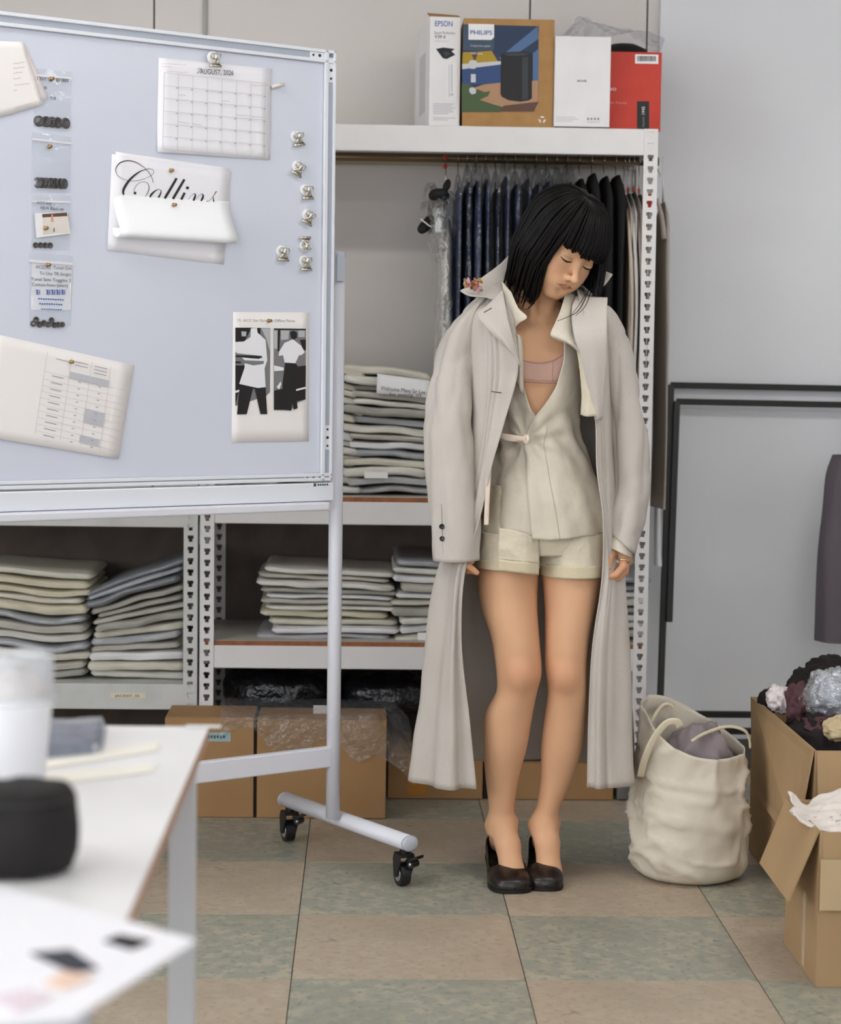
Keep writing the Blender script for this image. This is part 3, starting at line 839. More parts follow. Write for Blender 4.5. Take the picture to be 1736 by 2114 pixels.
# garments pushed out past the right end of the rack
xo = RXR + 0.010
def outer(px_edge, ty, by, c, lab, seed, yc, a):
    x = float(at(px_edge, (ty + by) / 2, yc)[0]) - 0.014
    z1 = float(at(px_edge, ty, yc)[2]); z0 = float(at(px_edge, by, yc)[2])
    t = thing('hanging_garment', lab, 'garment', (x, yc, rail_z), 'garments pushed past the rack end')
    hang_mesh(x, z1, z0, yc, 0.05, a, 0.009, seed, wav=0.010, shoulder=0.05).build('cloth', GC[c], t, smooth=True)
    s = MB(); s.tube([(x, yc, z1 - 0.01), (x, yc, (z1 + rail_z) / 2), (x - 0.03, rail_y, rail_z + 0.012)], 0.0017, 6); s.build('hanger', M_wire, t, smooth=True)
    return t
s = MB(); s.cyl((RXR - 0.02, rail_y, rail_z), (RXR + 0.035, rail_y, rail_z), 0.012, 14)
s.build('rail_end', MATS['rail_brown_steel'], rack_a, smooth=True)
to = outer(1371, 420, 1046, 3, 'greige garment pushed out past the rack end, nearest the white wall', 91, rail_y + 0.0, 0.12)
s = MB(); s.tube(crs([at(1357, 412, rail_y - 0.08), at(1366, 450, rail_y - 0.11), at(1371, 494, rail_y - 0.12)], 10), np.linspace(0.006, 0.011, 10), 10, flat=(1.0, 0.7)); s.build('sleeve', GC[3], to, smooth=True)
outer(1372, 640, 1166, 4, 'long off-white shirt hanging past the rack end with its hem lowest', 92, rail_y + 0.15, 0.05)
# short cuff of the outer garment
# white garment in plastic on a black padded hanger, left end of the row
x = xr(912); z1 = float(at(905, 432, RY + 0.1)[2])
t = thing('white_garment', 'long white garment on a black padded hanger at the left end of the row', 'garment', (x, rail_y, rail_z))
M_wg = mat('white_cotton_hung', C(224, 216, 206), 0.85, bump=(100, 0.2, 0.002))
hang_mesh(xr(926), z1 - 0.02, zb_h, rail_y, 0.05, 0.15, 0.022, 95, wav=0.012).build('cloth', M_wg, t, smooth=True)
s = MB(); a = at(903, 432, RY + 0.1); b = at(905, 478, RY + 0.06)
s.tube(crs([at(900, 432, RY + 0.09), at(904, 450, RY + 0.05), at(906, 480, RY + 0.04)], 10), 0.011, 10, flat=(0.6, 1.0)); s.build('folded_strap', CLOTH[5], t, smooth=True)
M_pad = mat('black_hanger_pad', C(24, 22, 22), 0.8)
s = MB(); s.tube(crs([at(926, 372, RY + 0.12), at(922, 384, RY + 0.10), at(918, 394, RY + 0.09)], 8), [0.004, 0.008, 0.009, 0.010, 0.010, 0.009, 0.008, 0.004], 10); s.build('hanger_neck', M_pad, t, smooth=True)
s = MB(); s.tube(crs([at(892, 407, RY + 0.10), at(900, 400, RY + 0.08), at(914, 400, RY + 0.08), at(919, 408, RY + 0.10)], 12), [0.005] + [0.014] * 10 + [0.005], 10); s.build('shoulder_pad', M_pad, t, smooth=True)
s = MB(); s.tube(crs([at(894, 446, RY + 0.12), at(882, 462, RY + 0.09), at(866, 478, RY + 0.06)], 12), [0.006, 0.011, 0.014, 0.015, 0.015, 0.015, 0.015, 0.015, 0.015, 0.014, 0.012, 0.005], 10); s.build('shoulder_pad', M_pad, t, smooth=True)
s = MB(); s.tube([at(868, 452, RY + 0.05), at(886, 466, RY + 0.05), at(902, 476, RY + 0.05)], 0.002, 6); s.build('strap', CLOTH[1], t, smooth=True)
hook(t, xr(922), z1 + 0.07, 0.1)
s = MB()
for py in (325, 344):
    a = at(919, py, RY + 0.17); s.ball(a, (0.006, 0.006, 0.007), 8)
s.build('size_bead', mat('bead_red', C(196, 50, 34), 0.4), t, smooth=True)
rows = [[at(905, 392, RY + 0.16), at(918, 388, RY + 0.1), at(934, 396, RY + 0.16)], [at(884, 420, RY + 0.12), at(912, 425, RY + 0.03), at(944, 424, RY + 0.12)], [at(874, 470, RY + 0.1), at(908, 470, RY + 0.02), at(950, 470, RY + 0.12)], [at(893, 560, RY + 0.1), at(915, 560, RY + 0.03), at(950, 560, RY + 0.12)], [at(897, 720, RY + 0.1), at(915, 720, RY + 0.03), at(950, 720, RY + 0.12)]]
G = net(np.array(rows), 40, 24); G = G + gnormals(G) * fbm(G, 30, 8)[..., None] * 0.006
s = MB(); s.grid(G); s.build('plastic_cover', M_cover, t, smooth=True)
rows = [[at(880, 383, RY + 0.2), at(890, 376, RY + 0.16), at(900, 384, RY + 0.2)], [at(872, 410, RY + 0.18), at(886, 405, RY + 0.14), at(896, 410, RY + 0.2)], [at(862, 455, RY + 0.18), at(880, 455, RY + 0.14), at(893, 455, RY + 0.2)]]
G = net(np.array(rows), 20, 16); G = G + gnormals(G) * fbm(G, 40, 18)[..., None] * 0.005
s = MB(); s.grid(G); s.build('dust_cover', M_cover, t, smooth=True)

# ================================================================== under the rack
def simple_carton(name, label, xa, xb, yf, d, z1, m, gap=0.004, group=None, zb=0.0012):
    t = thing(name, label, 'box', ((xa + xb) / 2, yf + d / 2, zb), group)
    s = MB(); s.bevbox(((xa + xb) / 2, yf + d / 2, (z1 + zb) / 2), (xb - xa, d, z1 - zb), 0.0025); s.build('body', m, t)
    for k, (u0, u1) in enumerate(((xa + 0.001, xb - 0.001),)):
        for (v0, v1) in ((yf + 0.001, yf + d / 2 - 0.001), (yf + d / 2 + 0.001, yf + d - 0.001)):
            s = MB(); s.bx(u0, u1, v0, v1, z1 + 0.0002, z1 + 0.0032); s.build('top_flap', m, t)
    return t
YB = 5.205
xa, xb, xc = float(at(340, 1600, YB)[0]), float(at(526, 1600, YB)[0]), float(at(797, 1600, YB)[0])
zt1 = float(at(660, 1489, YB)[2])
t = simple_carton('moving_carton', 'brown carton with a pale blue label behind the table corner', xa, xb - 0.003, YB, 0.185, zt1 + 0.004, M_cbrown)
s = MB(); a = at(422, 1521, YB); b = at(476, 1521, YB); s.bx(a[0], b[0], YB - 0.0008, YB - 0.0001, a[2] - 0.012, a[2] + 0.012); lb = s.build('label', mat('label_blue', C(160, 182, 184), 0.6), t)
s = MB()
for k in range(6): s.bx(a[0] + 0.008 + k * 0.008, a[0] + 0.0135 + k * 0.008, YB - 0.0011, YB - 0.0009, a[2] - 0.004 + 0.001 * (k % 2), a[2] + 0.004)
s.build('lettering', P_sl, lb)['kind'] = 'stuff'
t2 = simple_carton('moving_carton', 'brown carton directly behind the whiteboard post under plastic sheeting', xb + 0.005, xc, YB, 0.185, zt1, M_cbrown)
s = MB(); s.bx(xb - 0.001, xb + 0.003, YB + 0.004, YB + 0.18, 0.001, zt1 - 0.02)
tag(s.build('black_strip', mat('strip_black', C(30, 28, 28), 0.9)), 'black strip wedged between the two brown cartons', 'strip')  # plain black strip filling the space between the cartons
s = MB(); s.bx(at(645, 1476, YB)[0], at(690, 1476, YB)[0], YB + 0.09, YB + 0.092, zt1 + 0.004, zt1 + 0.026)
tag(s.build('paper_tag', MATS['paper_white2']), 'white paper slip standing on the brown carton behind the post', 'tag')
# plastic sheet draped over the cartons
M_sheet = film('plastic_sheet_film', gloss=0.08, rough=0.12, haze=0.05, bump=(34, 1.0, 0.03), add=0.3)
cols = []
xs_ = np.linspace(at(455, 1500, YB)[0], at(850, 1500, YB)[0], 12)
rows = []
for i, x in enumerate(xs_):
    over = x > xc + 0.01
    zc = zt1 + 0.012 if not over else zt1 + 0.02 - 1.1 * (x - xc - 0.01)
    drop = [0.06, 0.03, 0.04, 0.09, 0.11, 0.085, 0.06, 0.08, 0.12, 0.10, 0.08, 0.1][i]
    yf = YB - 0.006
    col = [(x, YB + 0.20, zc + 0.01), (x, YB + 0.1, zc + 0.012), (x, YB + 0.03, zc + 0.008), (x, yf, zc - 0.004), (x, yf - 0.003, zc - drop * 0.5), (x, yf - 0.002, zc - drop)]
    if over: col = [(x - 0.005, YB + 0.16, zc + 0.02), (x, YB + 0.1, zc), (x, YB + 0.05, zc - 0.03), (x, YB + 0.02, zc - 0.05), (x + 0.004, YB + 0.005, zc - 0.09), (x + 0.008, YB, zc - 0.13)]
    rows.append(col)
G = net(np.array(rows), 70, 30)
nz = fbm(G, 22, 21)
G = G + np.stack([nz * 0.004, -np.abs(nz) * 0.007, np.abs(fbm(G, 30, 22)) * 0.006], -1)
s = MB(); s.grid(G); tag(s.build('plastic_sheet', M_sheet, smooth=True), 'crinkled clear plastic sheet draped over the brown cartons', 'plastic sheet')
# boxes standing just inside the rack on the right
YR = 5.45
xa2, xb2 = float(at(800, 1640, YR)[0]), float(at(996, 1640, YR)[0])
t = simple_carton('low_carton', 'low brown carton with orange tape between the post and the coat', xa2, xb2, YR, 0.34, 0.125, M_cbrown)
s = MB(); a = at(841, 1600, YR)[0]; b = at(881, 1600, YR)[0]; s.bx(a, b, YR - 0.0012, YR - 0.0002, 0.012, 0.122); s.build('packing_tape', mat('tape_orange', C(186, 124, 40), 0.4), t)
s = MB(); s.bx(xb2 + 0.003, xb2 + 0.012, YR + 0.01, YR + 0.3, 0.0012, 0.1); tag(s.build('gap_shade_strip', mat('gap_shade_black', C(34, 30, 28), 0.8)), 'black divider put in as the dark gap between the two low cartons', 'filler')  # black strip stands for the shade in the gap
xa3, xb3 = xb2 + 0.016, float(at(1266, 1640, YR)[0])
t = simple_carton('low_carton', 'low brown carton seen between and behind the bare legs', xa3, xb3, YR, 0.34, 0.10, M_cbrown)
s = MB(); s.bevbox(((xa3 + xb3) / 2, YR + 0.17, 0.145), (xb3 - xa3 - 0.03, 0.3, 0.07), 0.006)
tag(s.build('shaded_carton_top', mat('carton_shade_brown', C(70, 62, 54), 0.7)), 'flat dark case put in as the shaded top of the carton behind the legs', 'case')  # dark brown stands for shade on the carton's top flaps
xg = float(at(1300, 1640, YR)[0])
s = MB(); s.bevbox(((xb3 + 0.01 + xg + 0.02) / 2, YR + 0.15, 0.02), (xg + 0.01 - xb3, 0.30, 0.036), 0.004)
tag(s.build('grey_tray', mat('tray_grey', C(120, 118, 114), 0.6)), 'flat grey tray on the floor under the right end of the rack', 'tray')
# black plastic sacks lying behind the cartons
M_sack = mat('black_plastic_sack', C(22, 22, 26), 0.28, spec=0.6, bump=(16, 0.8, 0.03))
def sack(x0, x1, y0, y1, z0, z1, seed):
    n, m = 26, 40
    a = np.linspace(0.02, math.pi - 0.02, n); b = np.arange(m) * 2 * math.pi / m
    sp = lambda v, p: np.sign(v) * np.abs(v) ** p
    X = (x0 + x1) / 2 + np.outer(sp(np.sin(a), 0.6), sp(np.cos(b), 0.7)) * (x1 - x0) / 2
    Y = (y0 + y1) / 2 + np.outer(sp(np.sin(a), 0.6), sp(np.sin(b), 0.7)) * (y1 - y0) / 2
    Z = (z0 + z1) / 2 + np.outer(sp(np.cos(a), 0.7), np.ones(m)) * (z1 - z0) / 2
    G = np.stack([X, Y, Z], -1)
    N = gnormals(G, cv=True)
    G = G + N * (fbm(G, 14, seed)[..., None] * 0.012)
    G[..., 2] = np.clip(G[..., 2], z0 + 0.001, None)
    s = MB(); s.grid(G, cv=True); return s
for k, (pa, pb, za, zb_, y0, lab) in enumerate([(444, 600, 0.004, 0.2, 5.48, 'black plastic sack lying lowest behind the labelled carton'), (455, 690, 0.205, 0.345, 5.47, 'long black plastic sack heaped on top, left of the whiteboard post'), (610, 790, 0.004, 0.2, 5.47, 'black plastic sack lying low behind the post'), (700, 905, 0.205, 0.33, 5.50, 'dark blue-black plastic sack heaped right of the whiteboard post')]):
    s = sack(float(at(pa, 1430, y0)[0]), float(at(pb, 1430, y0)[0]), y0, y0 + 0.36, za, zb_, 40 + k)
    t = thing('plastic_sack', lab, 'sack', (float(at((pa + pb) / 2, 1430, y0)[0]), y0 + 0.18, za), 'black plastic sacks under the rack')
    s.build('bag', M_sack, t, smooth=True)
    if k in (1,):
        s = MB(); xk, zk = float(at(470, 1450, y0)[0]), za + 0.03
        s.tube(crs([(xk, y0 - 0.002, zk - 0.02), (xk + 0.04, y0 - 0.014, zk), (xk + 0.12, y0 - 0.012, zk - 0.005)], 12), [0.004, 0.01, 0.012, 0.014, 0.015, 0.015, 0.014, 0.012, 0.012, 0.01, 0.008, 0.004], 10)
        s.build('clear_wrap', M_sheet, t, smooth=True)
# ================================================================== mobile whiteboard
cF, cR = np.array(fl(837, 1832)), np.array(fl(595, 1738))
d2 = (cR - cF); d2[2] = 0; d2 /= np.linalg.norm(d2)            # along the foot bar, away from the camera
d1 = np.array([-d2[1], d2[0], 0]); d1 = d1 if d1[0] > 0 else -d1   # along the board to the right
nb = -np.cross(d1, EZ); nb = nb if nb[1] < 0 else -nb          # board normal towards the camera
pp = onplane(687, 1650, (cF + cR) / 2, nb); pp[2] = 0           # foot of the right post
PB = pp + nb * 0.040                                           # board surface plane
def bp(px, py, off=0.0):
    return onplane(px, py, PB + nb * off, nb)
def bl(p):
    """board coordinates (s along, t up)"""
    return np.array([(np.array(p) - PB) @ d1, p[2]])
def bw(s_, t_, off=0.0):
    return PB + d1 * s_ + EZ * t_ + nb * off - np.array([0, 0, PB[2]])
sR = bl(bp(688, 400))[0]
tT = bl(bp(688, 105))[1]; tB = bl(bp(684, 992))[1]
sL = sR - 1.50
print('board', sR, tT, tB, 'left top check', bl(bp(28, 33)), bl(bp(28, 1003)))
M_board = mat('whiteboard_enamel', C(211, 215, 227), 0.30, spec=0.45, var=(2.2, C(206, 210, 223), 2, 0.4, 0.7))
M_alu = mat('frame_white_alu', C(226, 228, 234), 0.35, spec=0.5)
M_alug = mat('frame_groove_grey', C(168, 174, 186), 0.4)
M_stand = mat('stand_pale_steel', C(222, 222, 230), 0.35, spec=0.5)
M_plgrey = mat('endcap_grey', C(186, 190, 200), 0.4)
wb = thing('whiteboard', 'large mobile whiteboard on a pale steel stand, pinned with papers and clips', 'whiteboard', (pp + d1 * (sL + sR) / 2))
Rb = np.stack([d1, -nb, EZ], 1)
def bbox_(name, s0, s1, t0, t1, o0, o1, m, parent, bev=0.002):
    c = bw((s0 + s1) / 2, (t0 + t1) / 2, (o0 + o1) / 2)
    q = MB(); q.bevbox(c, (s1 - s0, o1 - o0, t1 - t0), bev, Rb)
    return q.build(name, m, parent)
FW = 0.030
bbox_('panel', sL + 0.01, sR - 0.01, tB + 0.01, tT - 0.01, -0.016, 0.0, M_board, wb, 0.001)
bbox_('back_panel', sL + 0.012, sR - 0.012, tB + 0.012, tT - 0.012, -0.020, -0.0165, M_alug, wb, 0.001)
def rail_(name, s0, s1, t0, t1, vert):
    """frame profile: two ridges with a grey groove between"""
    if vert:
        o = bbox_(name, s0, s1, t0, t1, -0.02, 0.004, M_alug, wb)
        bbox_('outer_ridge', s0 if s0 < 0 - 9 else s0, s0 + 0.010, t0, t1, -0.02, 0.0085, M_alu, o, 0.0015)
        bbox_('inner_ridge', s1 - 0.007, s1, t0, t1, -0.02, 0.0085, M_alu, o, 0.0015)
    else:
        o = bbox_(name, s0, s1, t0, t1, -0.02, 0.004, M_alug, wb)
        bbox_('outer_ridge', s0, s1, t1 - 0.008, t1, -0.02, 0.0085, M_alu, o, 0.0015)
        bbox_('inner_ridge', s0, s1, t0, t0 + 0.008, -0.02, 0.0085, M_alu, o, 0.0015)
    return o
rail_('frame_rail', sL, sR, tT - FW, tT, False)
rail_('frame_rail', sL, sR, tB, tB + 0.018, False)
rail_('frame_rail', sR - FW, sR, tB, tT, True)
rail_('frame_rail', sL, sL + FW, tB, tT, True)
# corner plates with dark screw marks
M_dot = mat('screw_dark', C(40, 42, 46), 0.5)
for (ss, tt, vert) in [(sR - 0.044, tT - 0.015, False), (sR - 0.013, tT - 0.045, True), (sR - 0.013, tB + 0.10, True), (sR - 0.05, tB + 0.010, False)]:
    hw, hh = (0.026, 0.008) if not vert else (0.008, 0.028)
    o = bbox_('corner_plate', ss - hw, ss + hw, tt - hh, tt + hh, 0.004, 0.0055, M_alu, wb, 0.0005)
    for k in (-1, 0, 1):
        c = bw(ss + (0 if vert else k * 0.017), tt + (k * 0.019 if vert else 0), 0.0055)
        q = MB(); q.cyl(c, c + nb * 0.0012, 0.0026 if k else 0.0035, 10); q.build('screw', M_dot, o)
# pen tray
tr0 = bl(bp(684, 1040))[1]
o = bbox_('pen_tray', sL, sR - 0.0, tr0 + 0.008, tB - 0.004, -0.012, 0.016, M_alu, wb, 0.003)
bbox_('tray_lip', sL, sR - 0.025, tr0 - 0.012, tr0 + 0.007, -0.006, 0.040, M_stand, o, 0.004)
q = bp(650, 1001, 0.0166)
s = MB(); s.box(q, (0.007, 0.0006, 0.007), Rb); [s.box(q + d1 * (0.010 + 0.006 * k_), (0.004, 0.0006, 0.0045), Rb) for k_ in range(5)]; s.build('maker_mark', P_sl, o)
# stand: posts, cross bar, feet, castors
M_cast = mat('castor_black', C(26, 25, 26), 0.4)
M_hub = mat('castor_hub_steel', C(200, 200, 204), 0.3, metal=0.8)
ztop_post = float(onplane(697, 519, pp, nb)[2])
SP = -(sR - sL) + 0.02
sc = thing  # alias
for k, base in enumerate((pp, pp + d1 * (SP + 0.02))):
    s = MB(); s.tube([base + EZ * 0.115, base + EZ * 0.6, base + EZ * (ztop_post - 0.012)], 0.0165, 20); po = s.build('post', M_stand, wb, smooth=True)
    s = MB(); s.lathe(base + EZ * (ztop_post - 0.012), [(0.0168, 0), (0.0168, 0.010), (0.014, 0.012), (0.0005, 0.0125)], 20); s.build('end_cap', M_plgrey, po, smooth=True)
    L = np.linalg.norm(cR - cF) / 2
    mid = (cF + cR) / 2 if k == 0 else (cF + cR) / 2 + d1 * (SP + 0.02)
    zf = 0.105
    a, b = mid - d2 * (L + 0.012) + EZ * zf, mid + d2 * (L + 0.012) + EZ * zf
    s = MB(); s.tube([a, (a + b) / 2, b], 0.0215, 20, up=(0, 0, 1), flat=(0.85, 1.0)); fo = s.build('foot_bar', M_stand, wb, smooth=True)
    for e, dd in ((a, -d2), (b, d2)):
        s = MB(); s.tube([e, e + dd * 0.006, e + dd * 0.009], [0.0218, 0.0218, 0.017], 20, up=(0, 0, 1), flat=(0.85, 1.0)); s.build('end_cap', M_plgrey, fo, smooth=True)
    for e, sg in ((mid - d2 * (L - 0.006), -1), (mid + d2 * (L - 0.006), 1)):
        hd = np.array([0.35, -0.94, 0]); hd /= np.linalg.norm(hd)      # castor heading
        sd = np.array([-hd[1], hd[0], 0])
        w = e - EZ * e[2] + EZ * 0.0285 + sd * 0.0 - hd * 0.012
        s = MB(); s.cyl(w - sd * 0.0115, w + sd * 0.0115, 0.027, 28); ca = s.build('castor', M_cast, wb, smooth=False)
        for sgn in (-1, 1):
            s = MB(); s.lathe(w + sd * sgn * 0.0116, [(0.0175, 0), (0.0175, 0.0008), (0.013, 0.0012), (0.0125, 0.0004), (0.006, 0.0006), (0.006, 0.003), (0.001, 0.0035)], 20, axis=sd * sgn); s.build('hub', M_hub, ca, smooth=True)
        s = MB()
        for sgn in (-1, 1):
            c0 = w + sd * sgn * 0.0155
            s.prism([c0 - hd * 0.008 - EZ * 0.006, c0 + hd * 0.008 - EZ * 0.006, c0 + hd * 0.033 + EZ * 0.036, c0 + hd * 0.028 + EZ * 0.05, c0 - hd * 0.006 + EZ * 0.05, c0 - hd * 0.014 + EZ * 0.034], sd, 0.003 * sgn)
        s.box(w + EZ * 0.046 + hd * 0.008, (0.036, 0.034, 0.008), np.stack([hd, sd, EZ], 1))
        s.cyl(w + EZ * 0.048 + hd * 0.012, w + EZ * 0.066 + hd * 0.012, 0.011, 16)
        s.build('fork', M_cast, ca)
        s = MB()
        pd = np.array([0.80, -0.6, 0]) if sg < 0 else np.array([0.9, -0.4, 0])
        pd /= np.linalg.norm(pd); ps = np.array([-pd[1], pd[0], 0])
        c1 = w + EZ * 0.030 + pd * 0.03
        s.prism([c1 - ps * 0.013 - pd * 0.012, c1 + ps * 0.013 - pd * 0.012, c1 + ps * 0.013 + pd * 0.02 + EZ * 0.012, c1 - ps * 0.013 + pd * 0.02 + EZ * 0.012], EZ, 0.007)
        s.cyl(c1 - ps * 0.013 - EZ * 0.003, c1 + ps * 0.013 - EZ * 0.003, 0.009, 14)
        s.build('brake_pedal', M_cast, ca)
        for q_ in (-1, 1):
            s = MB(); s.lathe(c1 + ps * 0.0132 * q_ - EZ * 0.003, [(0.004, 0), (0.0035, 0.0015), (0.0005, 0.002)], 10, axis=ps * q_); s.build('rivet', M_hub, ca, smooth=True)
zc1, zc0 = float(onplane(676, 1541, pp, nb)[2]), float(onplane(676, 1583, pp, nb)[2])
c = pp + d1 * (SP / 2) + EZ * (zc0 + zc1) / 2
s = MB(); s.bevbox(c, (abs(SP) - 0.02, 0.022, zc1 - zc0), 0.004, Rb); s.build('cross_bar', M_stand, wb)
zm = (tB + tT) / 2
for k, base in enumerate((pp, pp + d1 * (SP + 0.02))):
    s = MB(); s.bevbox(base + EZ * zm + nb * 0.0185 - d1 * 0.006, (0.02, 0.005, 0.06), 0.001, Rb); s.build('pivot_bracket', M_plgrey, wb)

# ------------------------------------------------------------------ papers on the board
M_paper = mat('paper_cool_white', C(238, 236, 240), 0.75)
M_paper2 = mat('paper_warm_white', C(240, 234, 232), 0.75)
M_line = mat('ruled_line_grey', C(206, 201, 207), 0.8)
M_pencil = mat('handwriting_grey', C(158, 152, 158), 0.8)
M_pink = mat('handwriting_rose', C(206, 168, 172), 0.8)
def paper(name, label, cat, quad, off, m, nu=10, nv=10, curl=None, parent=None):
    """thin sheet on the board from its four photo corners TL,TR,BR,BL; curl(u,v) lifts it off the board"""
    G = []
    for i in range(nv + 1):
        v = i / nv; row = []
        for j in range(nu + 1):
            u = j / nu
            p = (np.array(quad[0]) * (1 - u) + np.array(quad[1]) * u) * (1 - v) + (np.array(quad[3]) * (1 - u) + np.array(quad[2]) * u) * v
            q_ = bp(p[0], p[1], off)
            if curl: q_ = q_ + nb * curl(u, v)
            row.append(q_)
        G.append(row)
    s = MB(); s.grid(np.array(G))
    o = s.build(name, m, parent, smooth=True, solid=0.0003)
    if label: tag(o, label, cat)
    return o
def qmap(quad):
    Q = np.array(quad, float)
    return lambda u, v: tuple((Q[0] * (1 - u) + Q[1] * u) * (1 - v) + (Q[3] * (1 - u) + Q[2] * u) * v)
def seg(a, b, w):
    a, b = np.array(a, float), np.array(b, float); d = b - a; d /= np.linalg.norm(d) + 1e-9; n_ = np.array([-d[1], d[0]]) * w / 2
    return [tuple(a + n_), tuple(b + n_), tuple(b - n_), tuple(a - n_)]
def bdecal(parent, name, items, off):
    return decal(parent, name, PB, nb, items, off0=off)
def btext(parent, name, body, px, py, size, width, m, slope, off):
    return text_px(parent, name, PB, nb, body, px, py, size, width, m, slope, off)
def pin(px, py, off, label, idx):
    c = bp(px, py, off)
    t = thing('push_pin', label, 'push pin', c, 'brass push pins on the whiteboard')
    s = MB(); s.lathe(c, [(0.0042, 0.0), (0.0046, 0.0012), (0.0024, 0.0022), (0.0021, 0.0075), (0.0036, 0.009), (0.0036, 0.0105), (0.0005, 0.011)], 14, axis=nb)
    s.build('head', mat('brass', C(170, 140, 92), 0.3, metal=0.85), t, smooth=True)
    s = MB(); s.cyl(c - nb * (off * 0.9), c, 0.0007, 6); s.build('needle', M_wire, t)
# calendar
cq = [(327, 119), (560, 142), (557, 330), (323, 314)]
cal = paper('calendar_sheet', 'printed month calendar sheet with a ruled grid under a bulldog clip', 'calendar', cq, 0.0012, M_paper, curl=lambda u, v: 0.004 * max(0, v - 0.75) * 4 * (1 - u) + 0.001)
g4 = qmap([(339, 150), (548.5, 172), (548.5, 324), (336, 308)])
lines = []
for i in range(8): lines.append(seg(g4(i / 7, 0), g4(i / 7, 1), 1.0))
for j in range(7): lines.append(seg(g4(0, j / 6), g4(1, j / 6), 1.0))
nums = []; hand = []; rk = random.Random(4)
for j in range(1, 6):
    for i in range(7):
        p = g4((i + 0.86) / 7, (j + 0.10) / 6); nums.append(seg((p[0], p[1]), (p[0] + 4, p[1] + 0.4), 1.7))
for (ci, rj, ln) in ((3, 1.25, 1.0), (1, 1.75, 0.6), (4, 1.9, 0.6), (5, 2.9, 2.0), (1, 3.9, 0.9), (2, 3.95, 0.7)):
    p = np.array(g4(ci / 7, rj / 6 - 0.02)); L_ = ln * 29
    for k in range(int(L_ / 4)):
        hand.append(seg(p + (k * 4, k * 0.4), p + (k * 4 + 2.6, k * 0.4 + rk.uniform(-1.2, 1.2)), 0.9))
hp = []
for (x0, y0, n_) in ((334, 131, 12), (334, 137, 5), (345, 147, 10)):
    for k in range(n_): hp.append(seg((x0 + k * 4.4, y0 + k * 0.3), (x0 + k * 4.4 + 3, y0 + k * 0.3 + rk.uniform(-1, 1)), 0.9))
for k in range(8): hp.append(seg((521 + k * 4.2, 176 + k * 0.25), (524 + k * 4.2, 176.3 + rk.uniform(-1, 1)), 1.2))
bdecal(cal, 'ruled_grid', [(M_line, lines), (M_pencil, nums), (M_pink, hp)] + [(M_pencil, hand)], 0.0068)
btext(cal, 'month_lettering', 'August, 2026'.upper(), 413, 152, 11, 69, P_blk, 0.055, 0.0068)
# swash in front of the A
bdecal(cal, 'swash', [(P_blk, [seg((406, 152), (411, 148), 0.9), seg((411, 148), (416, 142), 0.9), seg((416, 142), (411, 141), 0.8), seg((411, 141), (408, 145), 0.8)])], 0.0070)
# lettering sheets
sq = [(238, 314), (474, 349), (462, 546), (220, 516)]
sh0 = paper('loose_sheet', 'plain white sheet pinned behind the script-lettered sheet', 'paper', [(239, 313), (472, 347), (474, 420), (236, 400)], 0.0006, M_paper)
sh = paper('lettering_sheet', 'white sheet printed with large black script lettering, lower half under a roll', 'paper', [(231, 318), (477, 354), (462, 546), (220, 516)], 0.0014, M_paper, curl=lambda u, v: 0.004 * max(0, 0.12 - u) * 8 * v)
def ck(x, y): return (220 + x / 5.986, 300 + y / 5.986)
def ribbon(pts, ws, n=40):
    P = crs(np.array([ck(*p) for p in pts]), n); Wd = crs(np.array(ws, float)[:, None], n)[:, 0] / 5.986
    T = np.gradient(P, axis=0); T /= np.linalg.norm(T, axis=1, keepdims=True) + 1e-9
    Nn = np.stack([-T[:, 1], T[:, 0]], 1)
    A, B = P + Nn * Wd[:, None] / 2, P - Nn * Wd[:, None] / 2
    return [[tuple(A[i]), tuple(A[i + 1]), tuple(B[i + 1]), tuple(B[i])] for i in range(n - 1)]
def dotp(x, y, r): return [[(220 + (x + r * math.cos(a)) / 5.986, 300 + (y + r * math.sin(a)) / 5.986) for a in np.linspace(0, 2 * math.pi, 14)[:-1]]]
st = []
st += ribbon([(575, 460), (560, 400), (520, 330), (450, 262), (360, 208), (260, 190), (170, 215), (120, 275), (117, 330), (150, 385), (230, 425), (330, 440), (430, 425), (530, 385), (582, 340), (575, 303), (530, 290), (490, 297)], [5, 5, 5, 6, 9, 12, 13, 10, 7, 5, 4, 4, 4, 4, 4, 4, 5, 7], 80)
st += ribbon([(490, 297), (420, 320), (340, 375), (270, 445), (220, 525), (205, 572), (211, 612)], [7, 13, 21, 28, 30, 26, 18])
st += dotp(352, 590, 17)
st += ribbon([(338, 580), (350, 522), (400, 466), (460, 450), (508, 470), (525, 520), (512, 580), (478, 634)], [4, 4, 4, 4, 5, 7, 8, 5])
st += ribbon([(534, 642), (556, 605), (598, 566), (640, 545), (668, 552), (672, 585), (642, 645)], [18, 24, 16, 6, 5, 14, 24])
st += ribbon([(866, 406), (794, 530), (718, 656)], [28, 30, 30], 8); st += ribbon([(962, 420), (892, 540), (820, 662)], [28, 30, 30], 8)
st += dotp(1000, 525, 19); st += ribbon([(966, 586), (945, 628), (922, 670)], [28, 28, 30], 6)
st += ribbon([(1006, 672), (1040, 626), (1075, 598), (1096, 606), (1092, 640), (1072, 684)], [3, 3, 5, 14, 24, 22]); st += ribbon([(1108, 668), (1140, 626), (1172, 602), (1192, 612), (1190, 644), (1168, 688)], [3, 3, 5, 14, 24, 22])
st += ribbon([(1236, 692), (1268, 684), (1310, 640), (1358, 568)], [10, 4, 5, 12], 16); st += ribbon([(1316, 632), (1320, 662), (1328, 698)], [6, 10, 14], 8)
bdecal(sh, 'script_lettering', [(P_blk, st)], 0.0030)
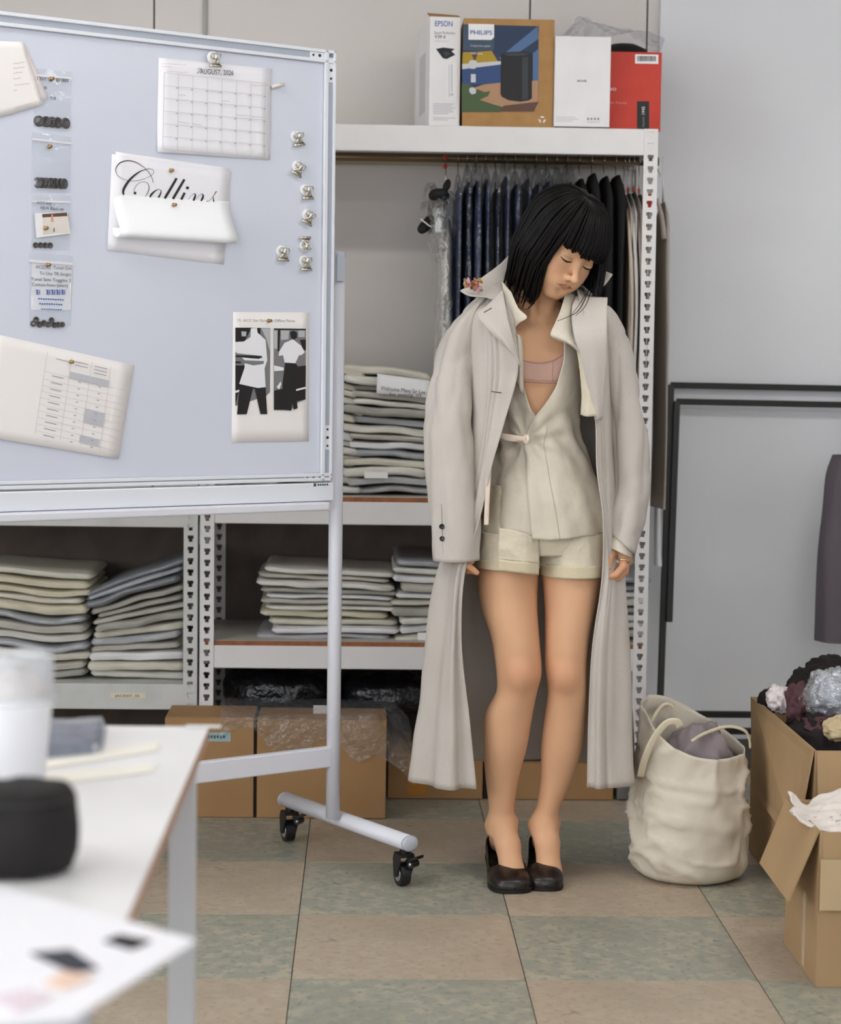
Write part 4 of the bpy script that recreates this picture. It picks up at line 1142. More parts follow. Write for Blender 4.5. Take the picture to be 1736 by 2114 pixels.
# rolled sheet
rows = []
prof = [(0.0, 0.0016), (0.16, 0.004), (0.4, 0.014), (0.62, 0.027), (0.8, 0.036), (0.93, 0.036), (1.0, 0.026), (0.99, 0.014), (0.93, 0.007), (0.8, 0.004)]
TL, TR_, BL, BR_ = np.array((234, 401.)), np.array((473, 416.)), np.array((231, 486.)), np.array((473, 500.))
for v, off in crs(np.array(prof), 34):
    rows.append([bp(*((TL * (1 - u) + TR_ * u) * (1 - v) + (BL * (1 - u) + BR_ * u) * v + np.array([16 * (off / 0.036) ** 1.2, 4 * off / 0.036])), off) for u in np.linspace(0, 1, 12)])
s = MB(); s.grid(np.array(rows))
tag(s.build('rolled_sheet', mat('paper_bright_white', C(246, 246, 248), 0.6), smooth=True, solid=0.0003), 'white sheet curling into a roll over the lower lettering', 'paper')
# black and white reference photographs
ph = paper('photo_sheet', 'white sheet with two black-and-white photographs of people from behind', 'photo print', [(481, 644), (638, 645), (637, 911), (478, 914)], 0.0012, M_paper2)
def pk(x, y): return (460 + x / 6.677, 630 + y / 6.677)
def pkl(L): return [pk(*p) for p in L]
B0, B1, G1, G2, Wt = P_blk, flat('photo_black', 26, 24, 24), flat('photo_grey', 120, 120, 122), flat('photo_pale_grey', 180, 180, 182), flat('photo_white', 232, 231, 234)
bdecal(ph, 'photograph', [
    (G1, [pkl([(172, 310), (655, 315), (650, 1200), (600, 1250), (172, 1390)])]),
    (B1, [pkl([(172, 310), (400, 310), (300, 500), (172, 500)]), pkl([(172, 830), (310, 830), (240, 1080), (172, 1390)]), pkl([(470, 315), (520, 315), (515, 410), (480, 380)])]),
    (G2, [pkl([(255, 360), (325, 365), (320, 430), (260, 430)]), pkl([(530, 320), (655, 320), (650, 640), (600, 470)])]),
    (Wt, [pkl([(385, 320), (470, 315), (480, 380), (590, 480), (612, 760), (575, 870), (590, 1130), (480, 1142), (225, 1085), (300, 860), (300, 760), (172, 640), (172, 510), (290, 500), (380, 440)]), pkl([(172, 1180), (240, 1160), (240, 1190), (172, 1210)])]),
    (G1, [pkl([(172, 660), (340, 680), (540, 700), (545, 730), (400, 735), (172, 700)]), pkl([(300, 760), (570, 770), (560, 810), (420, 830), (300, 800)])]), (B1, [pkl([(172, 690), (420, 695), (540, 705), (500, 740), (172, 712)]), pkl([(172, 775), (250, 775), (250, 800), (172, 800)])]),
    (B1, [pkl([(235, 1090), (480, 1142), (590, 1132), (612, 1502), (520, 1502), (440, 1150), (415, 1150), (330, 1502), (195, 1506)])]),
    (G1, [pkl([(705, 320), (1145, 325), (1140, 1300), (1010, 1350), (940, 1450), (705, 1445)])]),
    (B1, [pkl([(705, 320), (1145, 325), (1145, 345), (705, 340)]), pkl([(760, 340), (790, 340), (780, 640), (755, 640)]), pkl([(1060, 480), (1145, 470), (1145, 620), (1110, 620)]), pkl([(1000, 850), (1145, 830), (1140, 1300), (1000, 1330)]), pkl([(705, 1180), (830, 1150), (850, 1440), (705, 1440)])]),
    (G2, [pkl([(705, 350), (750, 350), (750, 600), (705, 600)]), pkl([(800, 350), (915, 350), (905, 470), (800, 480)]), pkl([(1040, 350), (1130, 350), (1130, 440), (1040, 440)])]),
    (Wt, [pkl([(965, 470), (1080, 560), (1130, 650), (1080, 690), (1050, 690), (1000, 800), (850, 790), (830, 690), (770, 700), (775, 640), (850, 520)]), pkl([(705, 830), (840, 860), (840, 900), (705, 910)]), pkl([(1000, 1160), (1145, 1125), (1145, 1150), (1000, 1185)]), pkl([(740, 1130), (800, 1050), (805, 1090), (780, 1160)])]),
    (B1, [pkl([(925, 380), (950, 355), (990, 355), (1025, 385), (1020, 450), (980, 475), (940, 455)]), pkl([(860, 795), (1000, 805), (1030, 830), (1010, 1180), (1030, 1420), (980, 1440), (960, 1350), (940, 1455), (850, 1440), (820, 1100)])])], 0.0022)
btext(ph, 'caption', '15. ACC for Straight Office Pants', 490, 664, 6, 119, P_grey, 0.006, 0.0024)
# measurement chart
ch = paper('chart_sheet', 'tilted white chart sheet with grey table cells at lower left', 'paper', [(-20, 687), (277, 754), (243, 947), (-40, 900)], 0.0016, M_paper2, curl=lambda u, v: 0.003 * v)
gq = qmap([(98, 726), (262, 764), (240, 938), (72, 895)])
ln_ = [seg(gq(u, 0.0), gq(u, 1.0), 0.9) for u in (0, 0.31, 0.56, 0.80)] + [seg(gq(0, v), gq(1, v), 0.8) for v in (0.24, 0.33, 0.41, 0.48, 0.56, 0.64, 0.72, 0.80, 0.88, 0.96)]
cells = [[gq(0.31, 0.17), gq(0.80, 0.17), gq(0.80, 0.245), gq(0.31, 0.245)], [gq(0.56, 0.56), gq(0.80, 0.56), gq(0.80, 0.72), gq(0.56, 0.72)], [gq(0.54, 0.88), gq(0.78, 0.88), gq(0.78, 0.97), gq(0.54, 0.97)]]
wr = []
for v in np.arange(0.27, 1.0, 0.08):
    for u, L_ in ((0.10, 0.14), (0.43, 0.03), (0.68, 0.03)): wr.append(seg(gq(u, v), gq(u + L_, v), 1.6))
for u, v in ((0.36, 0.04), (0.36, 0.08), (0.60, 0.04), (0.60, 0.08), (0.60, 0.12), (0.12, 0.06)): wr.append(seg(gq(u, v), gq(u + 0.16, v), 1.4))
bdecal(ch, 'printed_table', [(flat('chart_cell_grey', 190, 190, 196), cells), (M_line, ln_), (M_pencil, wr)], 0.0056)
# note sheets at the upper left
n2 = paper('note_sheet', 'cream note sheet whose corner pokes out behind the handwritten note', 'paper', [(0, 95), (52, 92), (101, 203), (20, 238)], 0.0018, mat('paper_cream', C(238, 224, 222), 0.75))
n1 = paper('note_sheet', 'pinkish handwritten note sheet at the upper left corner of the whiteboard', 'paper', [(-50, 82), (49, 87), (90, 216), (-10, 244)], 0.0034, M_paper2)
hw = []
for (x0, y0, k_) in ((28, 131, 6), (28, 141, 6), (28, 151, 5), (28, 163, 4), (30, 176, 8), (28, 187, 2)):
    for k in range(k_): hw.append(seg((x0 + k * 4, y0 - k * 0.5), (x0 + k * 4 + 2.6, y0 - k * 0.5 + rk.uniform(-1, 1)), 1.1))
bdecal(n1, 'handwriting', [(M_pencil, hw), (M_line, [seg((30, 222), (66, 213), 1.2), seg((30, 226), (60, 218), 1.0)])], 0.0042)
# ------------------------------------------------------------------ zip bags of buttons
M_zip = film('zip_bag_film', gloss=0.10, rough=0.12, haze=0.16, bump=(60, 0.5, 0.006))
M_zips = mat('zip_strip', C(226, 222, 226), 0.4)
M_but = mat('horn_button', C(66, 62, 62), 0.4, var=(60, C(98, 96, 98), 3, 0.4, 0.7))
def zipbag(quad, label, group='zip bags of buttons on the whiteboard'):
    t = thing('zip_bag', label, 'zip bag', bp(*quad[3]), group)
    f = qmap(quad)
    G = [[bp(*f(u, v), 0.0012 + 0.004 * math.sin(math.pi * min(1, v * 1.02)) * math.sin(math.pi * u)) for u in np.linspace(0, 1, 14)] for v in np.linspace(0, 1, 18)]
    G = np.array(G); G = G + nb * (fbm(G, 60, 3)[..., None] * 0.0012)
    s = MB(); s.grid(G); s.build('film', M_zip, t, smooth=True)
    s = MB(); z = [bp(*f(0, 0.10), 0.003), bp(*f(1, 0.10), 0.003), bp(*f(1, 0.135), 0.003), bp(*f(0, 0.135), 0.003)]; s.prism(z, nb, 0.0008); s.build('zip_strip', M_zips, t)
    return t, f
def button(t, px, py, r, off, m=None, tilt=0.0):
    c = bp(px, py, off)
    s = MB(); s.lathe(c, [(0.0005, 0.0008), (r * 0.55, 0.0008), (r * 0.7, 0.0022), (r * 0.95, 0.0024), (r, 0.0012), (r * 0.95, 0.0), (0.0005, 0.0)], 18, axis=nb + d1 * tilt)
    s.build('button', m or M_but, t, smooth=True)
t, f = zipbag([(75, 141), (148, 148), (146, 264), (68, 261)], 'top zip bag holding five large horn buttons under handwriting')
for k, px in enumerate((80, 95, 107, 119, 135)): button(t, px, 250 + 0.08 * (px - 80), 0.0115, 0.001 + 0.0004 * k + 0.001 * (k % 2), tilt=0.1 * (k - 2))
for (b_, x0, y0, sz, w_) in (('1 NY  22  BS 380', 77, 166, 7, 64), ("'R", 90, 184, 6, 8), ('TOR', 103, 206, 7, 13)): btext(t, 'handwriting', b_, x0, y0, sz, w_, P_dg, 0.06, 0.0068)
t, f = zipbag([(66, 272), (147, 283), (146, 398), (64, 398)], 'second zip bag from the top, nearly empty above a row of dark buttons')
for k, px in enumerate((78, 86, 95, 105, 114, 124, 132)): button(t, px, 377 + 0.04 * (px - 78), 0.0112, 0.001 + 0.0004 * k, tilt=0.15 * (k - 3))
t, f = zipbag([(66, 402), (146, 404), (144, 517), (64, 517)], 'third zip bag with an instant photo and four small buttons')
for k, px in enumerate((73, 83, 93, 103)): button(t, px, 506 + 0.02 * (px - 73), 0.0062, 0.001 + 0.0003 * k)
btext(t, 'handwriting', 'ACC bag', 76, 421, 6, 30, P_sl, 0.04, 0.0066); btext(t, 'handwriting', 'NEW Black set', 84, 432, 7, 48, P_dg, 0.06, 0.0066)
bdecal(t, 'instant_photo', [(P_white, [[(71, 440), (139, 438), (145, 482), (75, 491)]]), (flat('photo_cream', 222, 214, 206), [[(88, 443), (139, 439), (143, 480), (89, 485)]]), (P_brn, [[(87, 442), (138, 438.5), (139, 446), (88, 449)]]), (flat('photo_rose', 206, 150, 138), [[(106, 442), (109, 442), (111, 458), (105, 458)]]), (flat('photo_olive', 140, 120, 84), [[(110, 472), (113, 470), (113, 479), (110, 479)]])], 0.0062)
t, f = zipbag([(60, 520), (150, 528), (147, 672), (60, 676)], 'lowest zip bag with blue printed lines above loose buttons')
for k, (px, py, rr) in enumerate(((68, 668, .0066), (74, 660, .0066), (81, 670, .0066), (90, 667, .0066), (99, 670, .0062), (106, 661, .0062), (112, 671, .0062), (120, 670, .0062), (128, 670, .006))): button(t, px, py, rr, 0.001 + 0.0003 * k)
s = MB(); z = [bp(66, 542, 0.0012), bp(148, 546, 0.0012), bp(146, 640, 0.0012), bp(64, 640, 0.0012)]; s.prism(z, nb, 0.0003); s.build('slip', M_paper, t)
for (b_, x0, y0, sz, w_, m_) in (('ACC-02  Tonal Cut', 74, 554, 7, 74, P_sl), ('To Use TB (large)', 82, 567, 7, 64, P_sl), ('Tonal Sets Toggles 3', 64, 579, 7, 82, P_dg), ('Cotton-linen (shirt)', 66, 590, 7, 74, P_dg)):
    btext(t, 'printed_line', b_, x0, y0, sz, w_, m_, 0.04, 0.0066)
blk_ = []
for k in range(6):                      # bold blue printed characters, too small to read
    if k == 1: continue
    x0 = 74 + k * 10.4
    blk_ += [seg((x0, 599), (x0 + 6, 599.4), 1.6), seg((x0 + 1, 603), (x0 + 7, 603.4), 1.6), seg((x0 + 1, 607), (x0 + 7, 607.4), 1.6), seg((x0 + 3, 598), (x0 + 3, 608), 1.8), seg((x0 + 8, 598), (x0 + 8, 608), 1.4)]
for (y0, x0, n_, wd_) in ((617, 79, 11, 2.6), (627, 81, 10, 2.8), (638, 85, 9, 1.8)):
    for k in range(n_): blk_.append(seg((x0 + k * 4.9, y0 + 0.04 * k * 4.9), (x0 + k * 4.9 + 3.4, y0 + 0.04 * k * 4.9 + rk.uniform(-0.8, 0.8)), wd_))
bdecal(t, 'printed_line', [(P_blue, blk_)], 0.0066)
for k, (px, py, off, lab) in enumerate([(105, 163, 0.006, 'brass push pin in the top zip bag'), (101, 303, 0.006, 'brass push pin in the second zip bag'), (93, 471, 0.0075, 'brass push pin through the instant photo'), (98, 547, 0.0075, 'brass push pin in the lowest zip bag'), (352, 352, 0.0022, 'brass push pin above the script lettering'), (358, 423, 0.006, 'brass push pin holding the rolled sheet'), (554, 662, 0.0022, 'brass push pin through the photo sheet caption'), (146, 747, 0.003, 'brass push pin at the top of the chart sheet')]):
    pin(px, py, off, lab, k)
# ------------------------------------------------------------------ magnetic bulldog clips
M_chr = mat('clip_nickel', C(206, 200, 188), 0.2, metal=0.95)
M_mag = mat('magnet_white', C(232, 230, 230), 0.35)
def clip_proto():
    """local axes: x right, z up, -y towards the viewer"""
    t = bpy.data.objects.new('magnet_clip', None); COL.objects.link(t)
    WL[t.name] = np.zeros(3)
    s = MB(); s.lathe((-0.002, 0, 0.006), [(0.0005, 0.0), (0.0125, 0.0), (0.0135, 0.001), (0.0135, 0.004), (0.012, 0.0055), (0.0005, 0.0058)], 24, axis=(0, -1, 0)); s.build('magnet', M_mag, t, smooth=True, local=True)
    s = MB(); s.tube([(-0.0135, -0.0095, -0.013), (0, -0.0095, -0.013), (0.0135, -0.0095, -0.013)], 0.0028, 12)
    G = [[(x * k, y, z) for x in np.linspace(-0.0125, 0.0125, 7)] for (y, z, k) in [(-0.0095, -0.0105, 1.0), (-0.0125, -0.006, 0.72), (-0.0125, -0.001, 0.5), (-0.010, 0.003, 0.45)]]
    s.grid(np.array(G)); s.build('jaw', M_chr, t, smooth=True, local=True, solid=0.0008)
    for sg in (-1, 1):
        s = MB(); P = [(sg * (0.0075 + 0.0052 * math.cos(a)), -0.0125 - 0.002 * math.sin(a), 0.0085 + 0.0052 * math.sin(a)) for a in np.linspace(0, 2 * math.pi, 16)[:-1]]
        s.tube(P, 0.0013, 7, closed=True); s.build('handle_loop', M_chr, t, smooth=True, local=True)
    s = MB(); s.tube(crs([(0, -0.0115, -0.004), (0, -0.015, 0.004), (0, -0.0145, 0.011), (0, -0.0115, 0.013)], 12), [0.002, 0.003, 0.0036, 0.004, 0.0042, 0.0042, 0.0042, 0.004, 0.0036, 0.003, 0.002, 0.001], 10); s.build('spring', M_chr, t, smooth=True, local=True)
    return t
proto = clip_proto()
for k, (px, py, rt_, lab) in enumerate([(440, 125, 3, 'nickel bulldog clip holding the top of the calendar'), (612, 288, 10, 'empty nickel bulldog clip, topmost of the loose clip column'), (612, 350, -28, 'empty nickel bulldog clip tilted below the topmost loose clip'), (631, 398, 3, 'third loose nickel bulldog clip from the top, upright'), (633, 450, -25, 'fourth loose nickel bulldog clip from the top, tilted'), (626, 503, 182, 'loose nickel bulldog clip turned upside down'), (581, 525, -3, 'loose nickel bulldog clip standing apart left of the column'), (628, 545, 2, 'lowest loose nickel bulldog clip of the column')]):
    t = proto if k == 0 else copy_tree(proto)
    c = bp(px, py, 0.0095 if k == 0 else 0.0)
    a = math.radians(rt_)
    x_ = d1 * math.cos(a) + EZ * math.sin(a); z_ = -d1 * math.sin(a) + EZ * math.cos(a); y_ = -nb
    t.matrix_world = Matrix(((x_[0], y_[0], z_[0], c[0]), (x_[1], y_[1], z_[1], c[1]), (x_[2], y_[2], z_[2], c[2]), (0, 0, 0, 1)))
    sc_ = 1.0 if k == 0 else 0.95
    tag(t, lab, 'clip', 'nickel clips on the whiteboard')
s = MB(); a, b = bp(561, 179, 0.006), bp(586, 174, 0.010)
s.tube([a, a * 0.5 + b * 0.5, b], 0.0042, 12)
o = s.build('stick_magnet', mat('magnet_cream', C(222, 214, 204), 0.4), smooth=True); tag(o, 'short cream stick magnet poking out right of the calendar', 'magnet')
# ================================================================== work table at the left
TZ = 0.72
tx1 = -0.199; ty1 = 2.608; ty0 = 1.52; tx0 = -1.5
M_ttop = mat('table_white_laminate', C(236, 233, 232), 0.4, var=(5, C(230, 227, 226), 2, 0.4, 0.8))
M_tedge = mat('table_edge_brown', C(186, 148, 126), 0.6)
M_tleg = mat('table_leg_grey', C(206, 208, 212), 0.45)
tb = thing('work_table', 'white laminate work table with grey steel legs at the lower left', 'table', ((tx0 + tx1) / 2, (ty0 + ty1) / 2, 0))
s = MB(); s.bevbox(((tx0 + tx1) / 2, (ty0 + ty1) / 2, TZ - 0.010), (tx1 - tx0, ty1 - ty0, 0.018), 0.001); core = s.build('core', M_tedge, tb)
s = MB(); s.bx(tx0, tx1, ty0, ty1, TZ - 0.0012, TZ); s.build('laminate_top', M_ttop, tb)
for xl in (-0.212, tx0 + 0.05):
    for yl in (ty1 - 0.045, ty0 + 0.045):
        s = MB(); s.bevbox((xl - 0.0165, yl, (TZ - 0.019) / 2), (0.033, 0.033, TZ - 0.019), 0.0015); s.build('leg', M_tleg, tb)
for yl in (ty1 - 0.06, ty0 + 0.06):
    s = MB(); s.bevbox(((tx0 + tx1) / 2, yl, TZ - 0.045), (tx1 - tx0 - 0.1, 0.025, 0.05), 0.002); s.build('apron', M_tleg, tb)
def tpt(px, py, z=TZ): return fl(px, py, z)
# paper cup with a crumpled clear lid
cc = tpt(26, 1640); cc[2] = TZ + 0.0006
t = thing('paper_cup', 'white paper takeaway cup with a cloudy plastic dome at the table\'s left edge', 'cup', cc)
s = MB(); s.lathe(cc, [(0.0005, 0.004), (0.031, 0.004), (0.031, 0.0), (0.033, 0.0), (0.0435, 0.104), (0.0455, 0.106), (0.0455, 0.109), (0.043, 0.110), (0.0418, 0.106), (0.032, 0.008)], 40); s.build('cup_body', mat('cup_white', C(242, 242, 246), 0.5), t, smooth=True)
n_, m_ = 14, 40
G = []
for i in range(n_):
    u = i / (n_ - 1); r = 0.0475 * (1 - 0.12 * u) if u < 0.8 else 0.0475 * 0.904 * (1 - (u - 0.8) * 4.6)
    a = np.arange(m_) * 2 * math.pi / m_
    G.append(np.stack([cc[0] + r * np.cos(a), cc[1] + r * np.sin(a), np.full(m_, cc[2] + 0.104 + 0.052 * min(1, u / 0.8))], 1))
G = np.array(G); G = G + gnormals(G, cv=True) * fbm(G, 50, 5)[..., None] * 0.003
s = MB(); s.grid(G, cv=True); s.build('dome_lid', film('cup_lid_film', gloss=0.16, rough=0.25, haze=0.45, bump=(60, 0.8, 0.01)), t, smooth=True)
s = MB(); s.lathe(cc, [(0.0005, 0.098), (0.0405, 0.098), (0.039, 0.112), (0.030, 0.130), (0.012, 0.138), (0.0005, 0.139)], 30); s.build('foam', mat('drink_foam', C(206, 178, 150), 0.8, var=(40, C(232, 220, 210), 3, 0.4, 0.6)), t, smooth=True)
# black round pouch
cb_ = tpt(40, 1800); cb_[2] = TZ + 0.0008
t = thing('black_pouch', 'round black fabric pouch standing on the table in front of the cup', 'pouch', cb_)
G = []
for (r, z) in crs(np.array([(0.002, 0.0), (0.042, 0.001), (0.050, 0.010), (0.0545, 0.030), (0.0545, 0.050), (0.051, 0.068), (0.046, 0.078), (0.036, 0.082), (0.002, 0.083)]), 26):
    a = np.arange(48) * 2 * math.pi / 48
    G.append(np.stack([cb_[0] + r * np.cos(a), cb_[1] + r * np.sin(a) * 0.9, np.full(48, cb_[2] + max(z, 0))], 1))
G = np.array(G); dn = fbm(G, 26, 4)[..., None] * 0.004; G[3:] += (gnormals(G, cv=True) * dn)[3:]
s = MB(); s.grid(G, cv=True); s.build('body', mat('black_cordura', C(30, 27, 26), 0.85, bump=(300, 0.3, 0.001)), t, smooth=True)
s = MB(); a = np.linspace(0, 2 * math.pi, 49)[:-1]; s.tube(np.stack([cb_[0] + 0.0505 * np.cos(a), cb_[1] + 0.0455 * np.sin(a), np.full(48, cb_[2] + 0.0705)], 1), 0.0016, 6, closed=True); s.build('piping', mat('black_piping', C(44, 42, 42), 0.6), t, smooth=True)
# folded denim in plastic
P4 = [tpt(60, 1509), tpt(214, 1511), tpt(203, 1556), tpt(50, 1572)]
def slab(P4, h, seed, amp=0.003, z0=TZ + 0.0012, n=16, e=0.12):
    P4 = np.array(P4); G = []
    for i in range(n):
        v = i / (n - 1); row = []
        for j in range(n):
            u = j / (n - 1)
            p = (P4[0] * (1 - u) + P4[1] * u) * (1 - v) + (P4[3] * (1 - u) + P4[2] * u) * v
            k = min(1, min(u, 1 - u, v, 1 - v) / e); p = p.copy(); p[2] = z0 + h * math.sqrt(max(0, 1 - (1 - k) ** 2))
            row.append(p)
        G.append(row)
    G = np.array(G); G[1:-1, 1:-1, 2] += (fbm(G, 45, seed) * amp)[1:-1, 1:-1]
    b = G.copy(); b[..., 2] = z0
    s = MB(); s.grid(G, flip=True); s.grid(b); return s
t = thing('denim_packet', 'small folded blue denim packet in clear plastic at the back of the table', 'packet', tpt(140, 1535))
slab(P4, 0.014, 3).build('cloth', mat('denim_blue_grey', C(104, 112, 134), 0.8, var=(90, C(74, 80, 104), 4, 0.35, 0.65, (0.3, 1, 1)), bump=(60, 0.4, 0.003)), t, smooth=True)
slab([tpt(50, 1503), tpt(222, 1505), tpt(212, 1561), tpt(40, 1578)], 0.017, 3, z0=TZ + 0.0008).build('plastic_sleeve', M_bagf, t, smooth=True)
# pale pattern strips
M_patt = mat('pattern_paper_cream', C(240, 234, 222), 0.7)
for k, (q, lab) in enumerate([([(60, 1566), (328, 1532), (326, 1551), (60, 1592)], 'cream pattern paper strip just in front of the denim packet'), ([(60, 1600), (318, 1578), (316, 1594), (60, 1628)], 'cream pattern paper strip nearest the black pouch')]):
    s = MB(); s.prism([tpt(*p, z=TZ + 0.0008) for p in q], EZ, 0.0006)
    tag(s.build('pattern_strip', M_patt), lab, 'paper strip')
s = MB(); a, b = tpt(385, 1503, TZ + 0.001), tpt(455, 1499, TZ + 0.001)
s.box(((a + b) / 2) + EZ * 0.001, (np.linalg.norm(b - a), 0.012, 0.0015)); tag(s.build('steel_ruler', mat('ruler_white', C(236, 236, 236), 0.3)), 'thin white ruler jutting past the far table corner', 'ruler')
# mood sheet with swatches overhanging the near edge
zb_ = TZ + 0.004
PS = [fl(405, 1946, zb_), fl(-90, 1806, zb_), fl(-200, 2140, zb_), fl(150, 2110, zb_)]
s = MB(); s.prism(PS, EZ, 0.0022)
sheet = s.build('swatch_board', mat('board_white', C(238, 236, 240), 0.6)); tag(sheet, 'white swatch board with dark fabric samples overhanging the near table edge', 'swatch board')
def sw(q, m, lab):
    s = MB(); s.prism([fl(px, py, zb_ + 0.0026) for px, py in q], EZ, 0.0012); o = s.build('swatch', m, sheet); o['label'] = lab
sw([(214, 1944), (246, 1931), (312, 1944), (272, 1961)], mat('swatch_black', C(34, 26, 26), 0.8), 'black fabric swatch')
sw([(62, 1969), (146, 1962), (203, 2001), (150, 2010)], mat('swatch_charcoal', C(54, 54, 66), 0.8), 'charcoal fabric swatch')
sw([(90, 2034), (130, 2006), (196, 2018), (132, 2044)], mat('swatch_peach', C(232, 200, 180), 0.8), 'peach fabric swatch')
sw([(-20, 2060), (60, 2044), (110, 2058), (40, 2090)], mat('swatch_lilac', C(224, 208, 216), 0.8), 'lilac fabric swatch')

# ================================================================== canvas bag on the floor
M_canvas = mat('canvas_natural', C(216, 207, 191), 0.85, var=(7, C(202, 192, 173), 4, 0.4, 0.75), bump=(260, 0.25, 0.001))
M_mauve = mat('cloth_mauve_grey', C(138, 126, 128), 0.9, bump=(120, 0.3, 0.002))
bc = np.array([float(fl(1440, 1836)[0]), float(fl(1437, 1836)[1]) + 0.125, 0.0])
cb = thing('canvas_tote', 'tall natural canvas bucket bag with strap handles standing on the floor', 'bag', bc)
n_, m_ = 60, 120
an = np.arange(m_) * 2 * math.pi / m_
rimz = 0.345 - 0.045 * np.cos(an - math.radians(-20)) + 0.026 * np.sin(an) + 0.012 * np.cos(2 * an + 1.2)
prof = crs(np.array([(0.0, 0.002, 0.0), (0.0, 0.085, 0.0), (0.012, 0.108, 0.0), (0.05, 0.126, -0.002), (0.14, 0.137, 0.0), (0.24, 0.136, -0.002), (0.34, 0.134, -0.003), (0.45, 0.1335, -0.002), (0.58, 0.130, 0.0), (0.72, 0.124, 0.002), (0.86, 0.118, 0.004), (1.0, 0.117, 0.006)]), n_)
G = np.zeros((n_, m_, 3))
for i, (v, r, dx) in enumerate(prof):
    G[i, :, 0] = bc[0] + dx + r * np.cos(an); G[i, :, 1] = bc[1] + r * 0.92 * np.sin(an); G[i, :, 2] = 0.0015 + np.clip(v, 0, 1) * rimz
N = gnormals(G, cv=True)
w = np.clip(prof[:, 0] * 6, 0, 1)[:, None]
c1 = 1 - np.abs(fbm(G * np.array([1, 1, 1.3]) + 0.25 * G[..., [2, 0, 1]], 6, 31, 2)) * 2.6
c2 = 1 - np.abs(vnoise(G * np.array([1, 1, 2.2]) + np.array([0, 0, 0.3]) * G[..., :1], 13, 35)) * 2.4
G = G - N * (w * (0.015 * np.clip(c1, -0.4, 1) ** 3 + 0.008 * np.clip(c2, -.3, 1) ** 3 - 0.003 + 0.003 * fbm(G, 22, 91)))[..., None]
s = MB(); s.grid(G, cv=True); s.build('body', M_canvas, cb, smooth=True, solid=0.0022)
s = MB(); a = np.linspace(0, 2 * math.pi, 61)[:-1]; s.tube(np.stack([bc[0] + 0.109 * np.cos(a), bc[1] + 0.1 * np.sin(a), np.full(60, 0.008)], 1), 0.0035, 8, closed=True); s.build('base_seam', mat('canvas_seam', C(206, 190, 160), 0.85), cb, smooth=True)
M_strap = mat('canvas_strap', C(222, 210, 184), 0.85, bump=(300, 0.3, 0.001))
yb_ = bc[1]
def strap(pts, wdt, up=(0, -1, 0)):
    P = crs(np.array(pts), 40); s = MB(); s.tube(P, 0.0017, 10, up=up, flat=(1.0, wdt / 0.0034)); return s
strap([at(1322, 1604, yb_ - 0.045), at(1330, 1570, yb_ - 0.062), at(1350, 1525, yb_ - 0.085), at(1375, 1494, yb_ - 0.098), at(1396, 1490, yb_ - 0.10), at(1404, 1500, yb_ - 0.095)], 0.018).build('handle', M_strap, cb, smooth=True)
strap([at(1318, 1600, yb_ + 0.02), at(1326, 1545, yb_ + 0.03), at(1345, 1490, yb_ + 0.045), at(1368, 1456, yb_ + 0.06), at(1388, 1458, yb_ + 0.07), at(1390, 1484, yb_ + 0.075)], 0.008).build('handle', M_strap, cb, smooth=True)
strap([at(1428, 1530, yb_ - 0.088), at(1455, 1514, yb_ - 0.06), at(1500, 1500, yb_ - 0.02), at(1535, 1507, yb_ + 0.0), at(1546, 1524, yb_ + 0.01), at(1549, 1545, yb_ + 0.01)], 0.008).build('handle', M_strap, cb, smooth=True)
# cloth stuffed in the bag
def crumple(c, r, seed, amp=0.25, flatb=None, n=30, freq=2.2):
    a = np.linspace(0.01, math.pi - 0.01, n); b = np.arange(2 * n) * math.pi / n
    D = np.stack([np.outer(np.sin(a), np.cos(b)), np.outer(np.sin(a), np.sin(b)), np.outer(np.cos(a), np.ones(2 * n))], -1)
    rd = 1 + amp * (0.7 * fbm(D, freq, seed, 3) + 0.6 * (0.5 - np.abs(vnoise(D, freq * 1.4, seed + 4)) * 1.3))
    G = D * rd[..., None] * np.array(r) + np.array(c)
    if flatb is not None: G[..., 2] = np.maximum(G[..., 2], flatb)
    s = MB(); s.grid(G, cv=True); return s
q = at(1480, 1525, yb_ + 0.0)
tag(crumple((bc[0] + 0.012, bc[1] + 0.004, 0.275), (0.078, 0.072, 0.085), 3, 0.24).build('bagged_cloth', M_mauve, smooth=True), 'rumpled mauve-grey cloth stuffed in the canvas bag', 'cloth')

# ================================================================== cartons at the right edge
M_cb2 = mat('carton_tan', C(176, 146, 108), 0.8, var=(5, C(166, 136, 99), 4, 0.4, 0.75))
M_cbe = mat('carton_cut_edge', C(120, 96, 68), 0.85)
def open_carton(name, label, x0, x1, y0, y1, h):
    t = thing(name, label, 'box', ((x0 + x1) / 2, (y0 + y1) / 2, 0.001))
    w_ = 0.004
    for nm, b_ in (('side_panel', (x0, x0 + w_, y0, y1)), ('side_panel', (x1 - w_, x1, y0, y1)), ('front_panel', (x0 + w_, x1 - w_, y0, y0 + w_)), ('back_panel', (x0 + w_, x1 - w_, y1 - w_, y1))):
        s = MB(); s.bx(*b_, 0.001, h); s.build(nm, M_cb2, t)
    s = MB(); s.bx(x0 + w_, x1 - w_, y0 + w_, y1 - w_, 0.001, 0.006); s.build('base', M_cb2, t)
    return t
bx0, by0, by1 = 0.886, 3.794, 4.085
hz1 = float(at(1686, 1718, by0)[2])
k1 = open_carton('open_carton', 'open tan carton with white cloth at the lower right, flap folded out', bx0, bx0 + 0.42, by0, by1, hz1)
def flap(t, P, thick=0.004):
    P = np.array(P); n_ = np.cross(P[1] - P[0], P[3] - P[0]); n_ /= np.linalg.norm(n_)
    s = MB(); s.prism(P, n_, thick); return s.build('flap', [M_cb2], t)
f1, f2 = np.array([bx0 - 0.001, by0, hz1]), np.array([bx0 - 0.001, by1, hz1])
